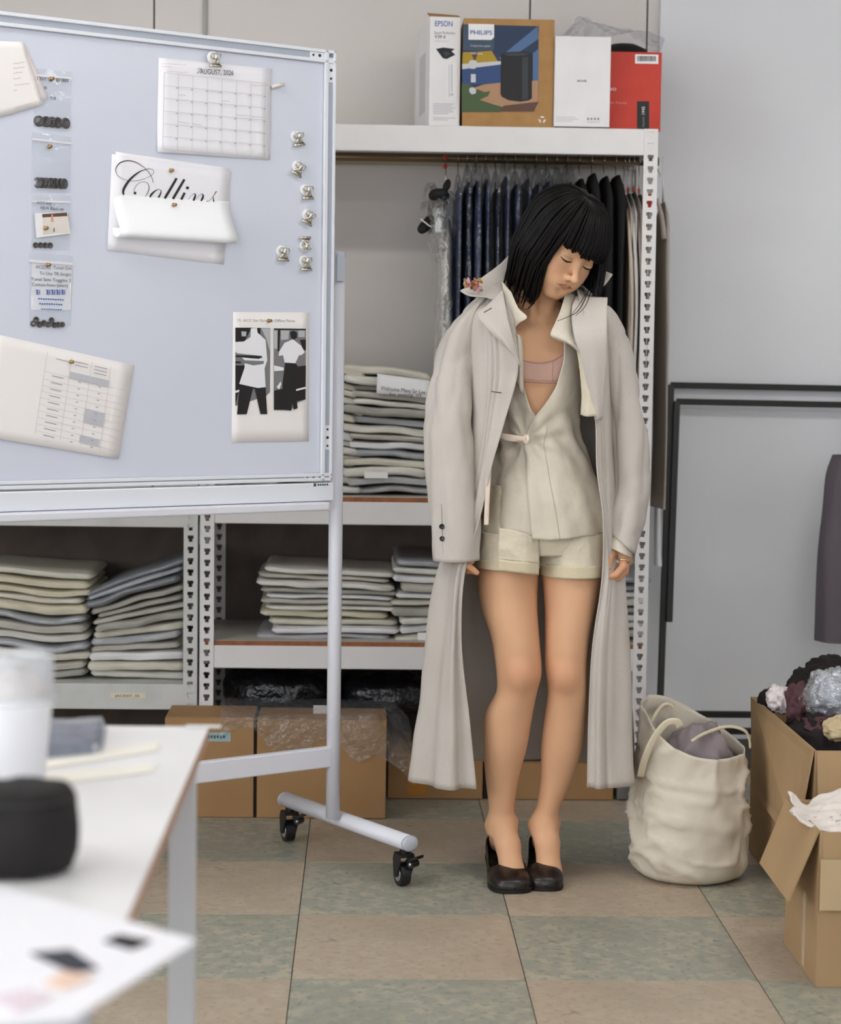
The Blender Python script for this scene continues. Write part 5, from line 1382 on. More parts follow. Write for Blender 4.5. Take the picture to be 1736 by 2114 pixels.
o1 = at(1629, 1862, by0 + 0.01); o2 = at(1571, 1783, by1 - 0.01)
flap(k1, [f1, f2, o2, o1])
flap(k1, [np.array([bx0 + 0.004, by0, hz1]), np.array([bx0 + 0.42, by0, hz1]), np.array([bx0 + 0.42, by0 - 0.012, hz1 - 0.13]), np.array([bx0 + 0.012, by0 - 0.012, hz1 - 0.13])])
s = MB(); a = at(1695, 1800, by0 - 0.02); s.box((a[0] + 0.03, by0 - 0.0135, hz1 - 0.1), (0.06, 0.0006, 0.1)); s.build('clear_tape', mat('packing_tape_clear', C(194, 170, 134), 0.22), k1)
s = MB(); s.bx(bx0 - 0.0008, bx0 - 0.0002, by0 + 0.1, by0 + 0.125, 0.01, 0.16); s.build('side_tape', mat('tape_pale', C(196, 176, 144), 0.35), k1)
cx0, cy0, cy1 = 0.965, 4.20, 4.89
hz2 = float(at(1700, 1537, cy0)[2])
hz2 = (hz2 + float(at(1567, 1450, cy1)[2])) / 2
k2 = open_carton('open_carton', 'large tan carton heaped with dark clothes, wide flap hanging down', cx0, cx0 + 0.5, cy0, cy1, hz2)
flap(k2, [np.array([cx0 - 0.001, cy0, hz2]), np.array([cx0 - 0.001, cy1, hz2]), np.array(at(1555, 1632, cy1)), np.array([cx0 - 0.035, cy0, hz2 - 0.21])])
flap(k2, [np.array([cx0 + 0.004, cy0 - 0.002, hz2]), np.array([cx0 + 0.5, cy0 - 0.002, hz2]), np.array([cx0 + 0.5, cy0 - 0.05, hz2 - 0.2]), np.array([cx0 + 0.004, cy0 - 0.05, hz2 - 0.2])])
# clothes heaped in the large carton
M_dk = mat('cloth_black_jersey', C(30, 22, 22), 0.9, bump=(90, 0.3, 0.003)); M_bg = mat('cloth_burgundy', C(86, 56, 60), 0.9, bump=(90, 0.3, 0.003)); M_wh = mat('cloth_white_lace', C(226, 216, 216), 0.85, bump=(160, 0.5, 0.002)); M_tn = mat('cloth_tan', C(196, 176, 140), 0.9)
def heap(px, py, Y, r, seed, m, label, amp=0.3):
    c = at(px, py, Y)
    tag(crumple(c, r, seed, amp).build('crumpled_garment', m, smooth=True), label, 'garment', 'clothes heaped in the large carton')
heap(1690, 1545, 4.55, (0.075, 0.22, 0.085), 1, M_dk, 'black jersey filling the front of the large carton')
heap(1590, 1447, 4.80, (0.030, 0.04, 0.030), 2, M_dk, 'black cloth ball at the carton\'s back corner', 0.2)
heap(1611, 1443, 4.70, (0.034, 0.04, 0.032), 5, M_wh, 'white knit cloth beside the black cloth ball', 0.4)
heap(1648, 1455, 4.62, (0.030, 0.05, 0.048), 6, M_bg, 'burgundy cloth between the white knit and plastic bag', 0.3)
heap(1668, 1425, 4.75, (0.05, 0.06, 0.055), 7, M_dk, 'black cloth rising behind the burgundy cloth', 0.3)
heap(1722, 1385, 4.78, (0.06, 0.06, 0.035), 8, M_dk, 'black cloth on top of the plastic bag', 0.3)
heap(1706, 1505, 4.50, (0.05, 0.08, 0.03), 9, M_bg, 'burgundy cloth under the plastic bag', 0.3)
heap(1725, 1505, 4.38, (0.03, 0.04, 0.025), 10, M_tn, 'tan cloth scrap at the right photo edge', 0.3)
t = thing('plastic_parcel', 'grey cloth parcel in shiny clear plastic on the heaped carton', 'parcel', at(1715, 1490, 4.56))
crumple(at(1716, 1435, 4.58), (0.050, 0.055, 0.052), 11, 0.2).build('cloth', mat('cloth_ice_grey', C(176, 182, 190), 0.7), t, smooth=True)
crumple(at(1714, 1436, 4.57), (0.060, 0.064, 0.062), 11, 0.26, n=36, freq=3).build('plastic_wrap', film('parcel_film', gloss=0.22, rough=0.08, haze=0.12, bump=(40, 1.0, 0.02)), t, smooth=True)
# white printed cloth on the near carton
M_flor = mat('cloth_white_floral', C(236, 226, 218), 0.85, var=(70, C(206, 176, 158), 2, 0.66, 0.72))
rows = [[at(1625, 1636, 4.04), at(1665, 1662, 4.06), at(1690, 1640, 4.08), at(1745, 1622, 4.08)], [at(1640, 1660, 3.96), at(1672, 1678, 3.98), at(1705, 1664, 4.0), at(1750, 1655, 4.0)], [at(1636, 1668, 3.90), at(1668, 1690, 3.90), at(1700, 1698, 3.90), at(1750, 1694, 3.90)], [at(1650, 1684, 3.84), at(1676, 1700, 3.84), at(1708, 1718, 3.83), at(1750, 1722, 3.83)]]
G = net(np.array(rows), 40, 40); G = G + gnormals(G) * (fbm(G, 24, 7)[..., None] * 0.008)
s = MB(); s.grid(G); tag(s.build('floral_cloth', M_flor, smooth=True, solid=0.004), 'white floral cloth draped over the near carton', 'cloth')
tag(crumple((bx0 + 0.14, by0 + 0.13, hz1 - 0.03), (0.11, 0.11, 0.035), 14, 0.25).build('stuffed_cloth', CLOTH[2], smooth=True), 'greyish cloth stuffed under the floral cloth in the near carton', 'cloth')

# ================================================================== black steel frames leaning on the white wall
M_blk = mat('black_powdercoat', C(34, 32, 30), 0.5)
def bar(s, a, b, w=0.018):
    a, b = np.array(a), np.array(b); d = (b - a); L = np.linalg.norm(d); d /= L
    u_ = np.array([0, 1.0, 0]) if abs(d[1]) < 0.9 else EX
    u_ = u_ - (u_ @ d) * d; u_ /= np.linalg.norm(u_); v_ = np.cross(d, u_)
    s.bevbox((a + b) / 2, (L, w, w), 0.0015, np.stack([d, u_, v_], 1)); return s
def uframe(label, tl, tr, bl_, br, bottom=None):
    t = thing('black_steel_trestle', label, 'trestle', bl_ * 1.0)
    bar(MB(), tl, tr).build('top_bar', M_blk, t)
    bar(MB(), tl, bl_).build('leg', M_blk, t); bar(MB(), tr, br).build('leg', M_blk, t)
    if bottom is not None:
        for (a, b) in bottom: bar(MB(), a, b).build('cross_bar', M_blk, t)
    return t
YW = RY1 - 0.045
tl = at(1385, 795, YW - 0.02); tr = tl + np.array([0.60, 0, -0.004])
fb = at(1361, 1500, YW - 0.20); d_ = (fb - tl) / (tl[2] - fb[2]); bl_ = tl + d_ * (tl[2] - 0.012); br = bl_ + np.array([0.60, 0, 0])
def lerp_z(z): return tl + d_ * (tl[2] - z)
za = float(at(1460, 1474, YW - 0.19)[2]); zb2 = float(at(1550, 1509, YW - 0.2)[2])
uframe('black steel frame standing on the floor against the white wall', tl, tr, bl_, br, [(lerp_z(za), lerp_z(za) + EX * 0.6), (lerp_z(zb2), lerp_z(zb2) + EX * 0.6)])
tl2 = at(1397, 829, YW - 0.045); bl2 = at(1381, 1284, YW - 0.165); tr2 = tl2 + np.array([0.56, 0, -0.004]); br2 = bl2 + np.array([0.56, 0, 0])
uframe('shorter black steel frame hooked in front of the standing frame', tl2, tr2, bl2, br2)
# dark garment in plastic hanging at the right photo edge
xg = float(at(1692, 1200, 5.55)[0]); zg0 = float(at(1700, 1330, 5.55)[2]); zg1 = float(at(1700, 640, 5.55)[2])
t = thing('garment_bag', 'dark garment in a clear plastic cover hanging at the right edge', 'garment', (xg + 0.12, 5.6, zg0))
rows = []
for (px, py) in [(1728, 940), (1714, 985), (1708, 1060), (1702, 1140), (1698, 1220), (1694, 1326)]:
    a = at(px, py, 5.56)
    rows.append([a + np.array([0, 0.06, 0]), a + np.array([0.01, -0.01, 0]), a + np.array([0.08, -0.02, -0.004]), a + np.array([0.16, -0.01, -0.008]), a + np.array([0.24, 0.02, 0]), a + np.array([0.25, 0.08, 0]), a + np.array([0.12, 0.10, 0])])
G = net(np.array(rows), 40, 60, cv=True); G = G + gnormals(G, cv=True) * (vnoise(G * np.array([1, 1, 0.15]), 30, 3)[..., None] * 0.008)
s = MB(); s.grid(G, cv=True); s.build('cloth', mat('garment_plum_black', C(100, 92, 98), 0.85), t, smooth=True)
G2 = G + gnormals(G, cv=True) * -0.008
G2[..., 0] -= 0.004; G2[..., 1] -= 0.006
s = MB(); s.grid(G2, cv=True); s.build('plastic_cover', M_cover, t, smooth=True)
s = MB(); zz = float(at(1728, 940, 5.56)[2]); s.tube([(xg + 0.14, 5.6, zz - 0.01), (xg + 0.14, 5.6, zz + 0.12), (xg + 0.14, 5.62, zz + 0.15), (xg + 0.14, 5.70, zz + 0.155), (xg + 0.14, YW + 0.002, zz + 0.155)], 0.003, 8); s.build('wall_hook', M_wire, t, smooth=True)
# ================================================================== the standing woman
Y0 = 4.60
def bpt(px, py, dy=0.0): return at(px, py, Y0 + dy)
def zrow(py, dy=0.0): return float(at(1110, py, Y0 + dy)[2])
SKIN = C(217, 170, 133)
def skin_mat():
    m = mat('skin', SKIN, 0.58, spec=0.28, bump=(420, 0.05, 0.0006))
    nt = m.node_tree; b = nt.nodes['Principled BSDF']
    at_ = nt.nodes.new('ShaderNodeVertexColor'); at_.layer_name = 'tint'
    nt.links.new(at_.outputs['Color'], b.inputs['Base Color'])
    b.inputs['Subsurface Weight'].default_value = 0.12
    b.inputs['Subsurface Radius'].default_value = (1.0, 0.4, 0.25)
    b.inputs['Subsurface Scale'].default_value = 0.006
    return m
M_skin = skin_mat()
# ------------------------------------------------------------------ head frame
psi, phi, rho = math.radians(27), math.radians(34), math.radians(16)
Hf = np.array([math.sin(psi) * math.cos(phi), -math.cos(psi) * math.cos(phi), -math.sin(phi)])
_s0 = np.array([math.cos(psi), math.sin(psi), 0.0]); _u1 = np.array([math.sin(psi) * math.sin(phi), -math.cos(psi) * math.sin(phi), math.cos(phi)])
Hs = math.cos(rho) * _s0 - math.sin(rho) * _u1
Hu = math.cos(rho) * _u1 + math.sin(rho) * _s0
HC = at(1193, 546, 4.455) - Hf * 0.080 + Hu * 0.004
HR = np.stack([Hs, Hf, Hu], 0)              # world -> head local (side, forward, up)
def hw(s_, f_, u_): return HC + Hs * s_ + Hf * f_ + Hu * u_
# ------------------------------------------------------------------ implicit shapes
def smin(a, b, k):
    h = np.clip(0.5 + 0.5 * (b - a) / k, 0, 1)
    return b + (a - b) * h - k * h * (1 - h)
def smax(a, b, k): return -smin(-a, -b, k)
def cap(P, a, b, ra, rb, sc=None):
    a, b = np.array(a, float), np.array(b, float)
    if sc is not None: P = P * sc; a = a * sc; b = b * sc
    ab = b - a
    t = np.clip(((P - a) @ ab) / (ab @ ab + 1e-12), 0, 1)
    return np.linalg.norm(P - a - t[:, None] * ab, axis=1) - (ra + (rb - ra) * t)
def ell(P, c, r):
    q = (P - np.array(c)) / np.array(r)
    l = np.linalg.norm(q, axis=1)
    g = np.linalg.norm(q / np.array(r), axis=1) + 1e-9
    return l * (l - 1) / g
def loft(P, tab):
    """stack of ellipses: rows (z, cx, cy, a, b), z descending"""
    T = np.array(tab, float)[::-1]
    z = P[:, 2]
    cx, cy, a, b = (np.interp(z, T[:, 0], T[:, k]) for k in (1, 2, 3, 4))
    q = np.sqrt(((P[:, 0] - cx) / a) ** 2 + ((P[:, 1] - cy) / b) ** 2)
    d = (q - 1) * np.minimum(a, b)
    return np.maximum(d, np.maximum(z - T[-1, 0], T[0, 0] - z))
def rowtab(rows, n=60):
    """rows: (py, pxL, pxR, dy, b) -> smooth loft table"""
    R = crs(np.array(rows, float), n)
    out = []
    for py, xl, xr_, dy, b in R:
        A, B = bpt(xl, py, dy), bpt(xr_, py, dy)
        out.append(((A[2] + B[2]) / 2, (A[0] + B[0]) / 2, Y0 + dy, (B[0] - A[0]) / 2, b))
    return out
TORSO = rowtab([(634, 1062, 1158, 0.02, 0.046), (645, 1012, 1206, 0.015, 0.052), (672, 990, 1226, 0.01, 0.068), (715, 1004, 1208, 0.0, 0.084), (765, 1016, 1192, -0.005, 0.094), (815, 1024, 1186, 0.0, 0.090), (860, 1030, 1184, 0.0, 0.080), (900, 1028, 1190, 0.0, 0.074), (950, 1024, 1206, 0.0, 0.080), (1020, 1010, 1228, 0.0, 0.092), (1080, 1004, 1240, 0.0, 0.096), (1112, 1008, 1236, 0.0, 0.086), (1135, 1024, 1220, 0.0, 0.066)])
LEGL = rowtab([(1120, 996, 1116, -0.005, 0.086), (1180, 986, 1111, -0.01, 0.085), (1250, 993, 1109, -0.02, 0.080), (1314, 1013, 1113, -0.035, 0.072), (1365, 1022, 1117, -0.045, 0.062), (1395, 1025, 1117, -0.050, 0.059), (1430, 1024, 1108, -0.046, 0.055), (1476, 1001, 1099, -0.030, 0.056), (1540, 998, 1088, -0.014, 0.056), (1605, 1002, 1071, 0.0, 0.044), (1669, 1009, 1061, 0.008, 0.034), (1702, 1006, 1064, 0.010, 0.036), (1722, 1006, 1068, 0.008, 0.040)], 70)
LEGR = rowtab([(1120, 1116, 1246, -0.005, 0.086), (1180, 1118, 1244, -0.01, 0.085), (1250, 1124, 1230, -0.02, 0.080), (1314, 1125, 1217, -0.03, 0.072), (1365, 1125, 1212, -0.038, 0.062), (1395, 1127, 1211, -0.042, 0.058), (1430, 1131, 1211, -0.038, 0.054), (1476, 1125, 1209, -0.022, 0.055), (1540, 1117, 1203, -0.006, 0.054), (1605, 1116, 1182, 0.008, 0.043), (1669, 1107, 1155, 0.016, 0.033), (1702, 1096, 1150, 0.018, 0.034), (1722, 1094, 1150, 0.016, 0.038)], 70)
ankL, ankR = bpt(1036, 1700, 0.012), bpt(1124, 1700, 0.020)
toeL, toeR = fl(1063, 1847), fl(1127, 1842)
ballL = np.array([float(fl(1052, 1810)[0]), toeL[1] + 0.075, 0.028]); ballR = np.array([float(fl(1126, 1806)[0]), toeR[1] + 0.075, 0.028])
heelL, heelR = np.array([ankL[0] - 0.003, Y0 + 0.050, 0.076]), np.array([ankR[0] - 0.002, Y0 + 0.056, 0.076])
nb_ = bpt(1110, 640, 0.02); hb = hw(0.0, -0.022, -0.075)
handL0, handR0 = bpt(938, 1120, -0.06), bpt(1287, 1112, -0.055)
shL, shR = bpt(985, 684, 0.02), bpt(1230, 684, 0.02)
elL, elR = bpt(928, 900, -0.02), bpt(1306, 925, -0.01)
# hands: each finger is knuckle -> middle joint -> tip
def hand_def(wr, kn, fingers, thumb):
    L = [(wr, kn[0], 0.020, 0.0145), (wr, kn[1], 0.020, 0.0145), (wr, kn[2], 0.020, 0.0140), (wr, kn[3], 0.019, 0.0130)]
    seg_ = []
    for k, (m1, m2, tp_), r in zip(kn, fingers, (0.0088, 0.0092, 0.0088, 0.0076)):
        seg_ += [(k, m1, r + 0.0008, r), (m1, m2, r, r - 0.0008), (m2, tp_, r - 0.0008, r - 0.0024)]
    seg_ += [(wr * 0.6 + kn[0] * 0.4, thumb[0], 0.013, 0.0105), (thumb[0], thumb[1], 0.0105, 0.0095), (thumb[1], thumb[2], 0.0095, 0.0068)]
    return L, seg_
knL = [bpt(938, 1142, -0.097), bpt(938, 1150, -0.079), bpt(938, 1153, -0.059), bpt(940, 1150, -0.039)]
fgL = [(bpt(950, 1158, -0.109), bpt(966, 1168, -0.113), bpt(984, 1182, -0.109)), (bpt(952, 1169, -0.085), bpt(966, 1176, -0.095), bpt(978, 1180, -0.097)), (bpt(952, 1172, -0.061), bpt(966, 1178, -0.073), bpt(976, 1178, -0.081)), (bpt(952, 1168, -0.041), bpt(964, 1173, -0.053), bpt(972, 1172, -0.063))]
thL = (bpt(956, 1138, -0.103), bpt(966, 1148, -0.111), bpt(974, 1158, -0.113))
knR = [bpt(1288, 1150, -0.083), bpt(1292, 1156, -0.065), bpt(1293, 1158, -0.045), bpt(1292, 1156, -0.027)]
fgR = [(bpt(1286, 1170, -0.095), bpt(1272, 1186, -0.099), bpt(1248, 1193, -0.093)), (bpt(1288, 1180, -0.071), bpt(1276, 1192, -0.081), bpt(1258, 1196, -0.083)), (bpt(1289, 1182, -0.047), bpt(1278, 1194, -0.059), bpt(1262, 1196, -0.067)), (bpt(1288, 1178, -0.027), bpt(1279, 1190, -0.037), bpt(1267, 1192, -0.047))]
thR = (bpt(1264, 1140, -0.087), bpt(1258, 1154, -0.095), bpt(1257, 1171, -0.097))
HL, SL_ = hand_def(handL0, knL, fgL, thL); HRt, SR_ = hand_def(handR0, knR, fgR, thR)
def sdf_hand(P, H, S):
    d = None
    for a, b, ra, rb in H:
        e = cap(P, a, b, ra, rb); d = e if d is None else smin(d, e, 0.010)
    for a, b, ra, rb in S: d = smin(d, cap(P, a, b, ra, rb), 0.0025)
    return d
def sdf_body(P):
    d = loft(P, TORSO)
    d = smin(d, loft(P, LEGL), 0.012); d = smin(d, loft(P, LEGR), 0.012)
    # knees, shins, ankle bones
    for c, r in ((bpt(1075, 1392, -0.095), 0.026), (bpt(1167, 1396, -0.084), 0.025)): d = smin(d, ell(P, c, (r * 0.9, 0.020, r * 1.2)), 0.022)
    for (a, k, b, hl) in ((ankL, ballL, toeL, heelL), (ankR, ballR, toeR, heelR)):
        mid = a * 0.45 + k * 0.55 + np.array([0, -0.004, 0.016])
        d = smin(d, cap(P, a, mid, 0.0275, 0.023), 0.018)
        d = smin(d, cap(P, mid, k, 0.0245, 0.026, np.array([0.9, 1, 1])), 0.018)
        d = smin(d, cap(P, a, hl, 0.028, 0.024), 0.02)
        d = smin(d, cap(P, k, b + np.array([0, 0.03, 0.02]), 0.026, 0.016), 0.015)
    for (a, sx) in ((ankL, 1), (ankR, 1)):
        for q in (-0.029, 0.028): d = smin(d, np.linalg.norm(P - (a + np.array([q, 0.004, -0.004 if q < 0 else 0.004])), axis=1) - 0.008, 0.014)
    # shoulders, arms
    for sh_, el_, hd in ((shL, elL, handL0), (shR, elR, handR0)):
        d = smin(d, cap(P, sh_, el_, 0.029, 0.023), 0.010); d = smin(d, cap(P, el_, hd, 0.023, 0.020), 0.02)
    # collar bones, breast bone hollow
    cl = bpt(1112, 662, -0.058)
    for q in (-1, 1):
        d = smin(d, cap(P, bpt(1112 + q * 12, 664, -0.060), bpt(1112 + q * 88, 652, -0.014), 0.0075, 0.007), 0.014)
        d = smin(d, ell(P, bpt(1112 + q * 46, 768, -0.056), (0.044, 0.036, 0.042)), 0.026)
    d = smax(d, -(ell(P, bpt(1112, 650, -0.072), (0.010, 0.010, 0.012))), 0.012)
    d = smax(d, -(cap(P, bpt(1112, 700, -0.128), bpt(1112, 800, -0.128), 0.022, 0.022)), 0.03)
    return sdf_neck(P, d)
def sdf_neck(P, d):
    d = smin(d, cap(P, nb_ + np.array([0, 0.005, -0.03]), hb, 0.050, 0.047), 0.030)
    a = bpt(1110, 662, -0.050)
    for q in (-1, 1): d = smin(d, cap(P, a + EX * q * 0.010, hw(q * 0.055, -0.01, -0.045), 0.008, 0.010), 0.016)
    return d
def sdf_head(P):
    L = (P - HC) @ HR.T                     # side, forward, up
    S = np.abs(L[:, 0]); A = np.stack([S, L[:, 1], L[:, 2]], 1)
    d = ell(L, (0, -0.014, 0.030), (0.072, 0.090, 0.076))                       # cranium
    d = smin(d, ell(L, (0, 0.024, -0.022), (0.0610, 0.055, 0.080)), 0.026)       # face mass
    d = smin(d, cap(A, (0.044, 0.010, -0.052), (0.014, 0.055, -0.086), 0.021, 0.0165), 0.024)  # jaw
    d = smin(d, ell(L, (0, 0.064, -0.0895), (0.019, 0.0160, 0.0145)), 0.018)      # chin
    d = smin(d, ell(A, (0.038, 0.049, -0.032), (0.023, 0.021, 0.023)), 0.026)     # cheeks
    d = smin(d, ell(A, (0.027, 0.056, -0.058), (0.020, 0.018, 0.020)), 0.026)     # lower cheeks
    d = smin(d, ell(L, (0, 0.062, 0.034), (0.052, 0.020, 0.024)), 0.026)         # forehead
    d = smax(d, -ell(A, (0.0315, 0.0945, 0.000), (0.019, 0.0115, 0.0095)), 0.014)    # eye sockets
    d = smin(d, ell(A, (0.0320, 0.0660, -0.002), (0.0165, 0.0135, 0.0120)), 0.006)  # lids over the eyes
    d = smin(d, cap(L, (0, 0.0765, 0.003), (0, 0.0955, -0.030), 0.0060, 0.0066), 0.013)  # nose bridge
    d = smin(d, ell(L, (0, 0.0995, -0.0350), (0.0086, 0.0080, 0.0070)), 0.008)     # tip
    d = smin(d, ell(A, (0.0115, 0.0900, -0.0370), (0.0064, 0.0085, 0.0062)), 0.005)  # wings
    d = smax(d, -ell(A, (0.0060, 0.0970, -0.0450), (0.0030, 0.0046, 0.0030)), 0.003)  # nostrils
    d = smin(d, ell(L, (0, 0.0730, -0.058), (0.029, 0.014, 0.019)), 0.017)        # mouth mound
    d = smax(d, -cap(L, (0, 0.0935, -0.0500), (0, 0.0925, -0.0450), 0.0026, 0.0022), 0.004)  # philtrum
    d = smin(d, cap(A, (0.0050, 0.0855, -0.0556), (0.0225, 0.0772, -0.0594), 0.0034, 0.0017), 0.0035)  # upper lip
    d = smin(d, cap(A, (0.0, 0.0846, -0.0646), (0.0175, 0.0785, -0.0622), 0.0043, 0.0024), 0.0035)  # lower lip
    d = smax(d, -cap(A, (0.0, 0.0912, -0.0597), (0.0250, 0.0800, -0.0604), 0.0019, 0.0012), 0.0014)  # mouth line
    d = smax(d, -ell(L, (0, 0.0890, -0.0755), (0.014, 0.007, 0.0055)), 0.009)     # under lip
    d = smin(d, ell(A, (0.0745, -0.010, -0.012), (0.0075, 0.016, 0.028)), 0.006)    # ears
    d = sdf_neck(P, d)
    return d
def surface_nets(fn, lo, hi, h, keep=None):
    lo, hi = np.array(lo), np.array(hi)
    n = np.ceil((hi - lo) / h).astype(int) + 1
    ax = [lo[k] + np.arange(n[k]) * h for k in range(3)]
    B = 4
    V = np.empty(n, np.float32)
    nb3 = (n + B - 1) // B
    cax = [lo[k] + (np.arange(nb3[k]) * B + (B - 1) / 2) * h for k in range(3)]
    CX = np.stack(np.meshgrid(*cax, indexing='ij'), -1)
    cvv = np.concatenate([fn(q) for q in np.array_split(CX.reshape(-1, 3), max(1, CX.size // 600000))])
    rad = h * B * 0.87 * 1.7 + h
    big = np.repeat(np.repeat(np.repeat(cvv.reshape(nb3), B, 0), B, 1), B, 2)[:n[0], :n[1], :n[2]]
    V[:] = big
    near = np.argwhere(np.abs(big) < rad)
    for q in np.array_split(near, max(1, len(near) // 200000)):
        V[q[:, 0], q[:, 1], q[:, 2]] = fn(lo + q * h)
    s_ = V < 0
    cnt = sum(s_[a:n[0] - 1 + a, b:n[1] - 1 + b, c:n[2] - 1 + c].astype(np.int8) for a in (0, 1) for b in (0, 1) for c in (0, 1))
    act = (cnt > 0) & (cnt < 8)
    I = np.argwhere(act)
    cid = np.full(act.shape, -1, np.int64); cid[act] = np.arange(len(I))
    offs = np.array([[a, b, c] for a in (0, 1) for b in (0, 1) for c in (0, 1)])
    cv = np.stack([V[I[:, 0] + o[0], I[:, 1] + o[1], I[:, 2] + o[2]] for o in offs], 1).astype(float)
    acc = np.zeros((len(I), 3)); num = np.zeros(len(I))
    for a in range(8):
        for b in range(a + 1, 8):
            if np.abs(offs[a] - offs[b]).sum() != 1: continue
            x = (cv[:, a] < 0) != (cv[:, b] < 0)
            t = np.where(x, cv[:, a] / np.where(x, cv[:, a] - cv[:, b], 1), 0)
            acc += np.where(x[:, None], offs[a] + t[:, None] * (offs[b] - offs[a]), 0); num += x
    P = lo + (I + acc / num[:, None]) * h
    F = []
    for axis in range(3):
        sl0 = [slice(None)] * 3; sl1 = [slice(None)] * 3
        sl0[axis] = slice(0, -1); sl1[axis] = slice(1, None)
        ch_ = s_[tuple(sl0)] != s_[tuple(sl1)]
        E = np.argwhere(ch_)
        u, v = [(1, 2), (2, 0), (0, 1)][axis]
        ok = (E[:, u] > 0) & (E[:, v] > 0) & (E[:, u] < n[u] - 1) & (E[:, v] < n[v] - 1)
        E = E[ok]
        if not len(E): continue
        def c_(du, dv):
            J = E.copy(); J[:, u] += du; J[:, v] += dv; return cid[J[:, 0], J[:, 1], J[:, 2]]
        q = np.stack([c_(-1, -1), c_(0, -1), c_(0, 0), c_(-1, 0)], 1)
        inside = s_[E[:, 0], E[:, 1], E[:, 2]]
        q[~inside] = q[~inside][:, ::-1]
        F.append(q)
    F = np.concatenate(F); F = F[(F >= 0).all(1)]
    if keep is not None:
        k = keep(P[F].mean(1)); F = F[k]
        us = np.unique(F); mp = np.full(len(P), -1); mp[us] = np.arange(len(us)); P = P[us]; F = mp[F]
    return P, F
zcut = zrow(627)
inhead = lambda P: P[:, 2] > zcut - 0.003
bL, bR = handL0[2] + 0.004, handR0[2] + 0.004
lo_b = np.array([min(elL[0], handL0[0]) - 0.06, Y0 - 0.24, 0.004]); hi_b = np.array([max(elR[0], handR0[0]) + 0.06, Y0 + 0.16, 1.50])
def body_keep(C_):
    return (C_[:, 2] < zcut + 0.004) & ~((C_[:, 2] < bL) & (C_[:, 0] < handL0[0] + 0.035) & (C_[:, 2] > 0.6)) & ~((C_[:, 2] < bR) & (C_[:, 0] > handR0[0] - 0.033) & (C_[:, 2] > 0.6))
V1, F1 = surface_nets(sdf_body, lo_b, hi_b, 0.0045, body_keep)
V2, F2 = surface_nets(sdf_head, np.array([HC[0] - 0.125, HC[1] - 0.14, zcut - 0.012]), HC + np.array([0.12, 0.15, 0.135]), 0.0016, inhead)
parts_v, parts_f = [V1, V2], [F1, F2 + len(V1)]
nv = len(V1) + len(V2)
hand_v = []
for H_, S_, w_, sh_, el_ in ((HL, SL_, handL0, shL, elL), (HRt, SR_, handR0, shR, elR)):
    pts = np.array([p for q in H_ + S_ for p in (q[0], q[1])])
    fn = lambda P, H_=H_, S_=S_, el_=el_, w_=w_: smin(sdf_hand(P, H_, S_), cap(P, el_, w_, 0.033, 0.021), 0.008)
    Vh, Fh = surface_nets(fn, pts.min(0) - 0.028, pts.max(0) + 0.028, 0.0016, lambda C_, w_=w_: C_[:, 2] < w_[2] + 0.006)
    parts_v.append(Vh); parts_f.append(Fh + nv); nv += len(Vh)
PV = np.concatenate(parts_v); PF = np.concatenate(parts_f)
person = thing('person', 'person with black fringe looking down, open pale coat over wrap shirt and shorts', 'person', (float((toeL[0] + toeR[0]) / 2), Y0, 0.0))
me = bpy.data.meshes.new('body')
me.from_pydata((PV - wloc(person)).tolist(), [], PF.tolist())
me.polygons.foreach_set('use_smooth', [True] * len(me.polygons))
# natural colour of skin: rosier lips, cheeks, knees, fingertips
base = np.array(SKIN[:3]); col = np.tile(base, (len(PV), 1))
L = (PV - HC) @ HR.T
def mixc(w, c):
    global col
    col = col * (1 - w[:, None]) + np.array(c[:3]) * w[:, None]
Ab = np.stack([np.abs(L[:, 0]), L[:, 1], L[:, 2]], 1)
mixc(np.clip(np.exp(-((Ab[:, 0] - 0.04) / 0.02) ** 2 - ((L[:, 2] + 0.03) / 0.02) ** 2), 0, 1) * (L[:, 1] > 0.02) * 0.30, C(216, 146, 120))
A2 = Ab * np.array([1, 0, 1]); fr_ = (L[:, 1] > 0.055).astype(float)
lip = np.minimum(cap(A2, (0.0045, 0, -0.0560), (0.0225, 0, -0.0598), 0.0038, 0.0010), cap(A2, (0.0, 0, -0.0645), (0.0190, 0, -0.0612), 0.0052, 0.0018))
mixc(np.clip(-lip / 0.0014, 0, 1) * fr_ * 0.62, C(170, 92, 82))
mixc(np.clip(1 - np.abs(cap(A2, (0.0, 0, -0.0598), (0.0240, 0, -0.0604), 0.0, 0.0)) / 0.0016, 0, 1) * fr_ * 0.5, C(104, 52, 44))
mixc(np.clip(1 - np.linalg.norm((L - np.array([0, 0.097, -0.040])) / 0.014, axis=1), 0, 1) * 0.25, C(214, 142, 116))
for c in (bpt(1075, 1395, -0.10), bpt(1167, 1400, -0.09)):
    mixc(np.clip(1 - np.linalg.norm(PV - c, axis=1) / 0.07, 0, 1) * 0.45, C(190, 118, 88))
mixc(((PV[:, 2] < bL) & (PV[:, 2] > 0.6) & ((PV[:, 0] < handL0[0] + 0.06) | (PV[:, 0] > handR0[0] - 0.05))).astype(float) * 0.35, C(186, 112, 80))
ca_ = me.color_attributes.new('tint', 'FLOAT_COLOR', 'POINT')
ca_.data.foreach_set('color', np.concatenate([col, np.ones((len(col), 1))], 1).astype(np.float32).ravel())
me.materials.append(M_skin)
body = bpy.data.objects.new('body', me); COL.objects.link(body); body.parent = person; WL[body.name] = wloc(person)
print('body verts', len(PV))
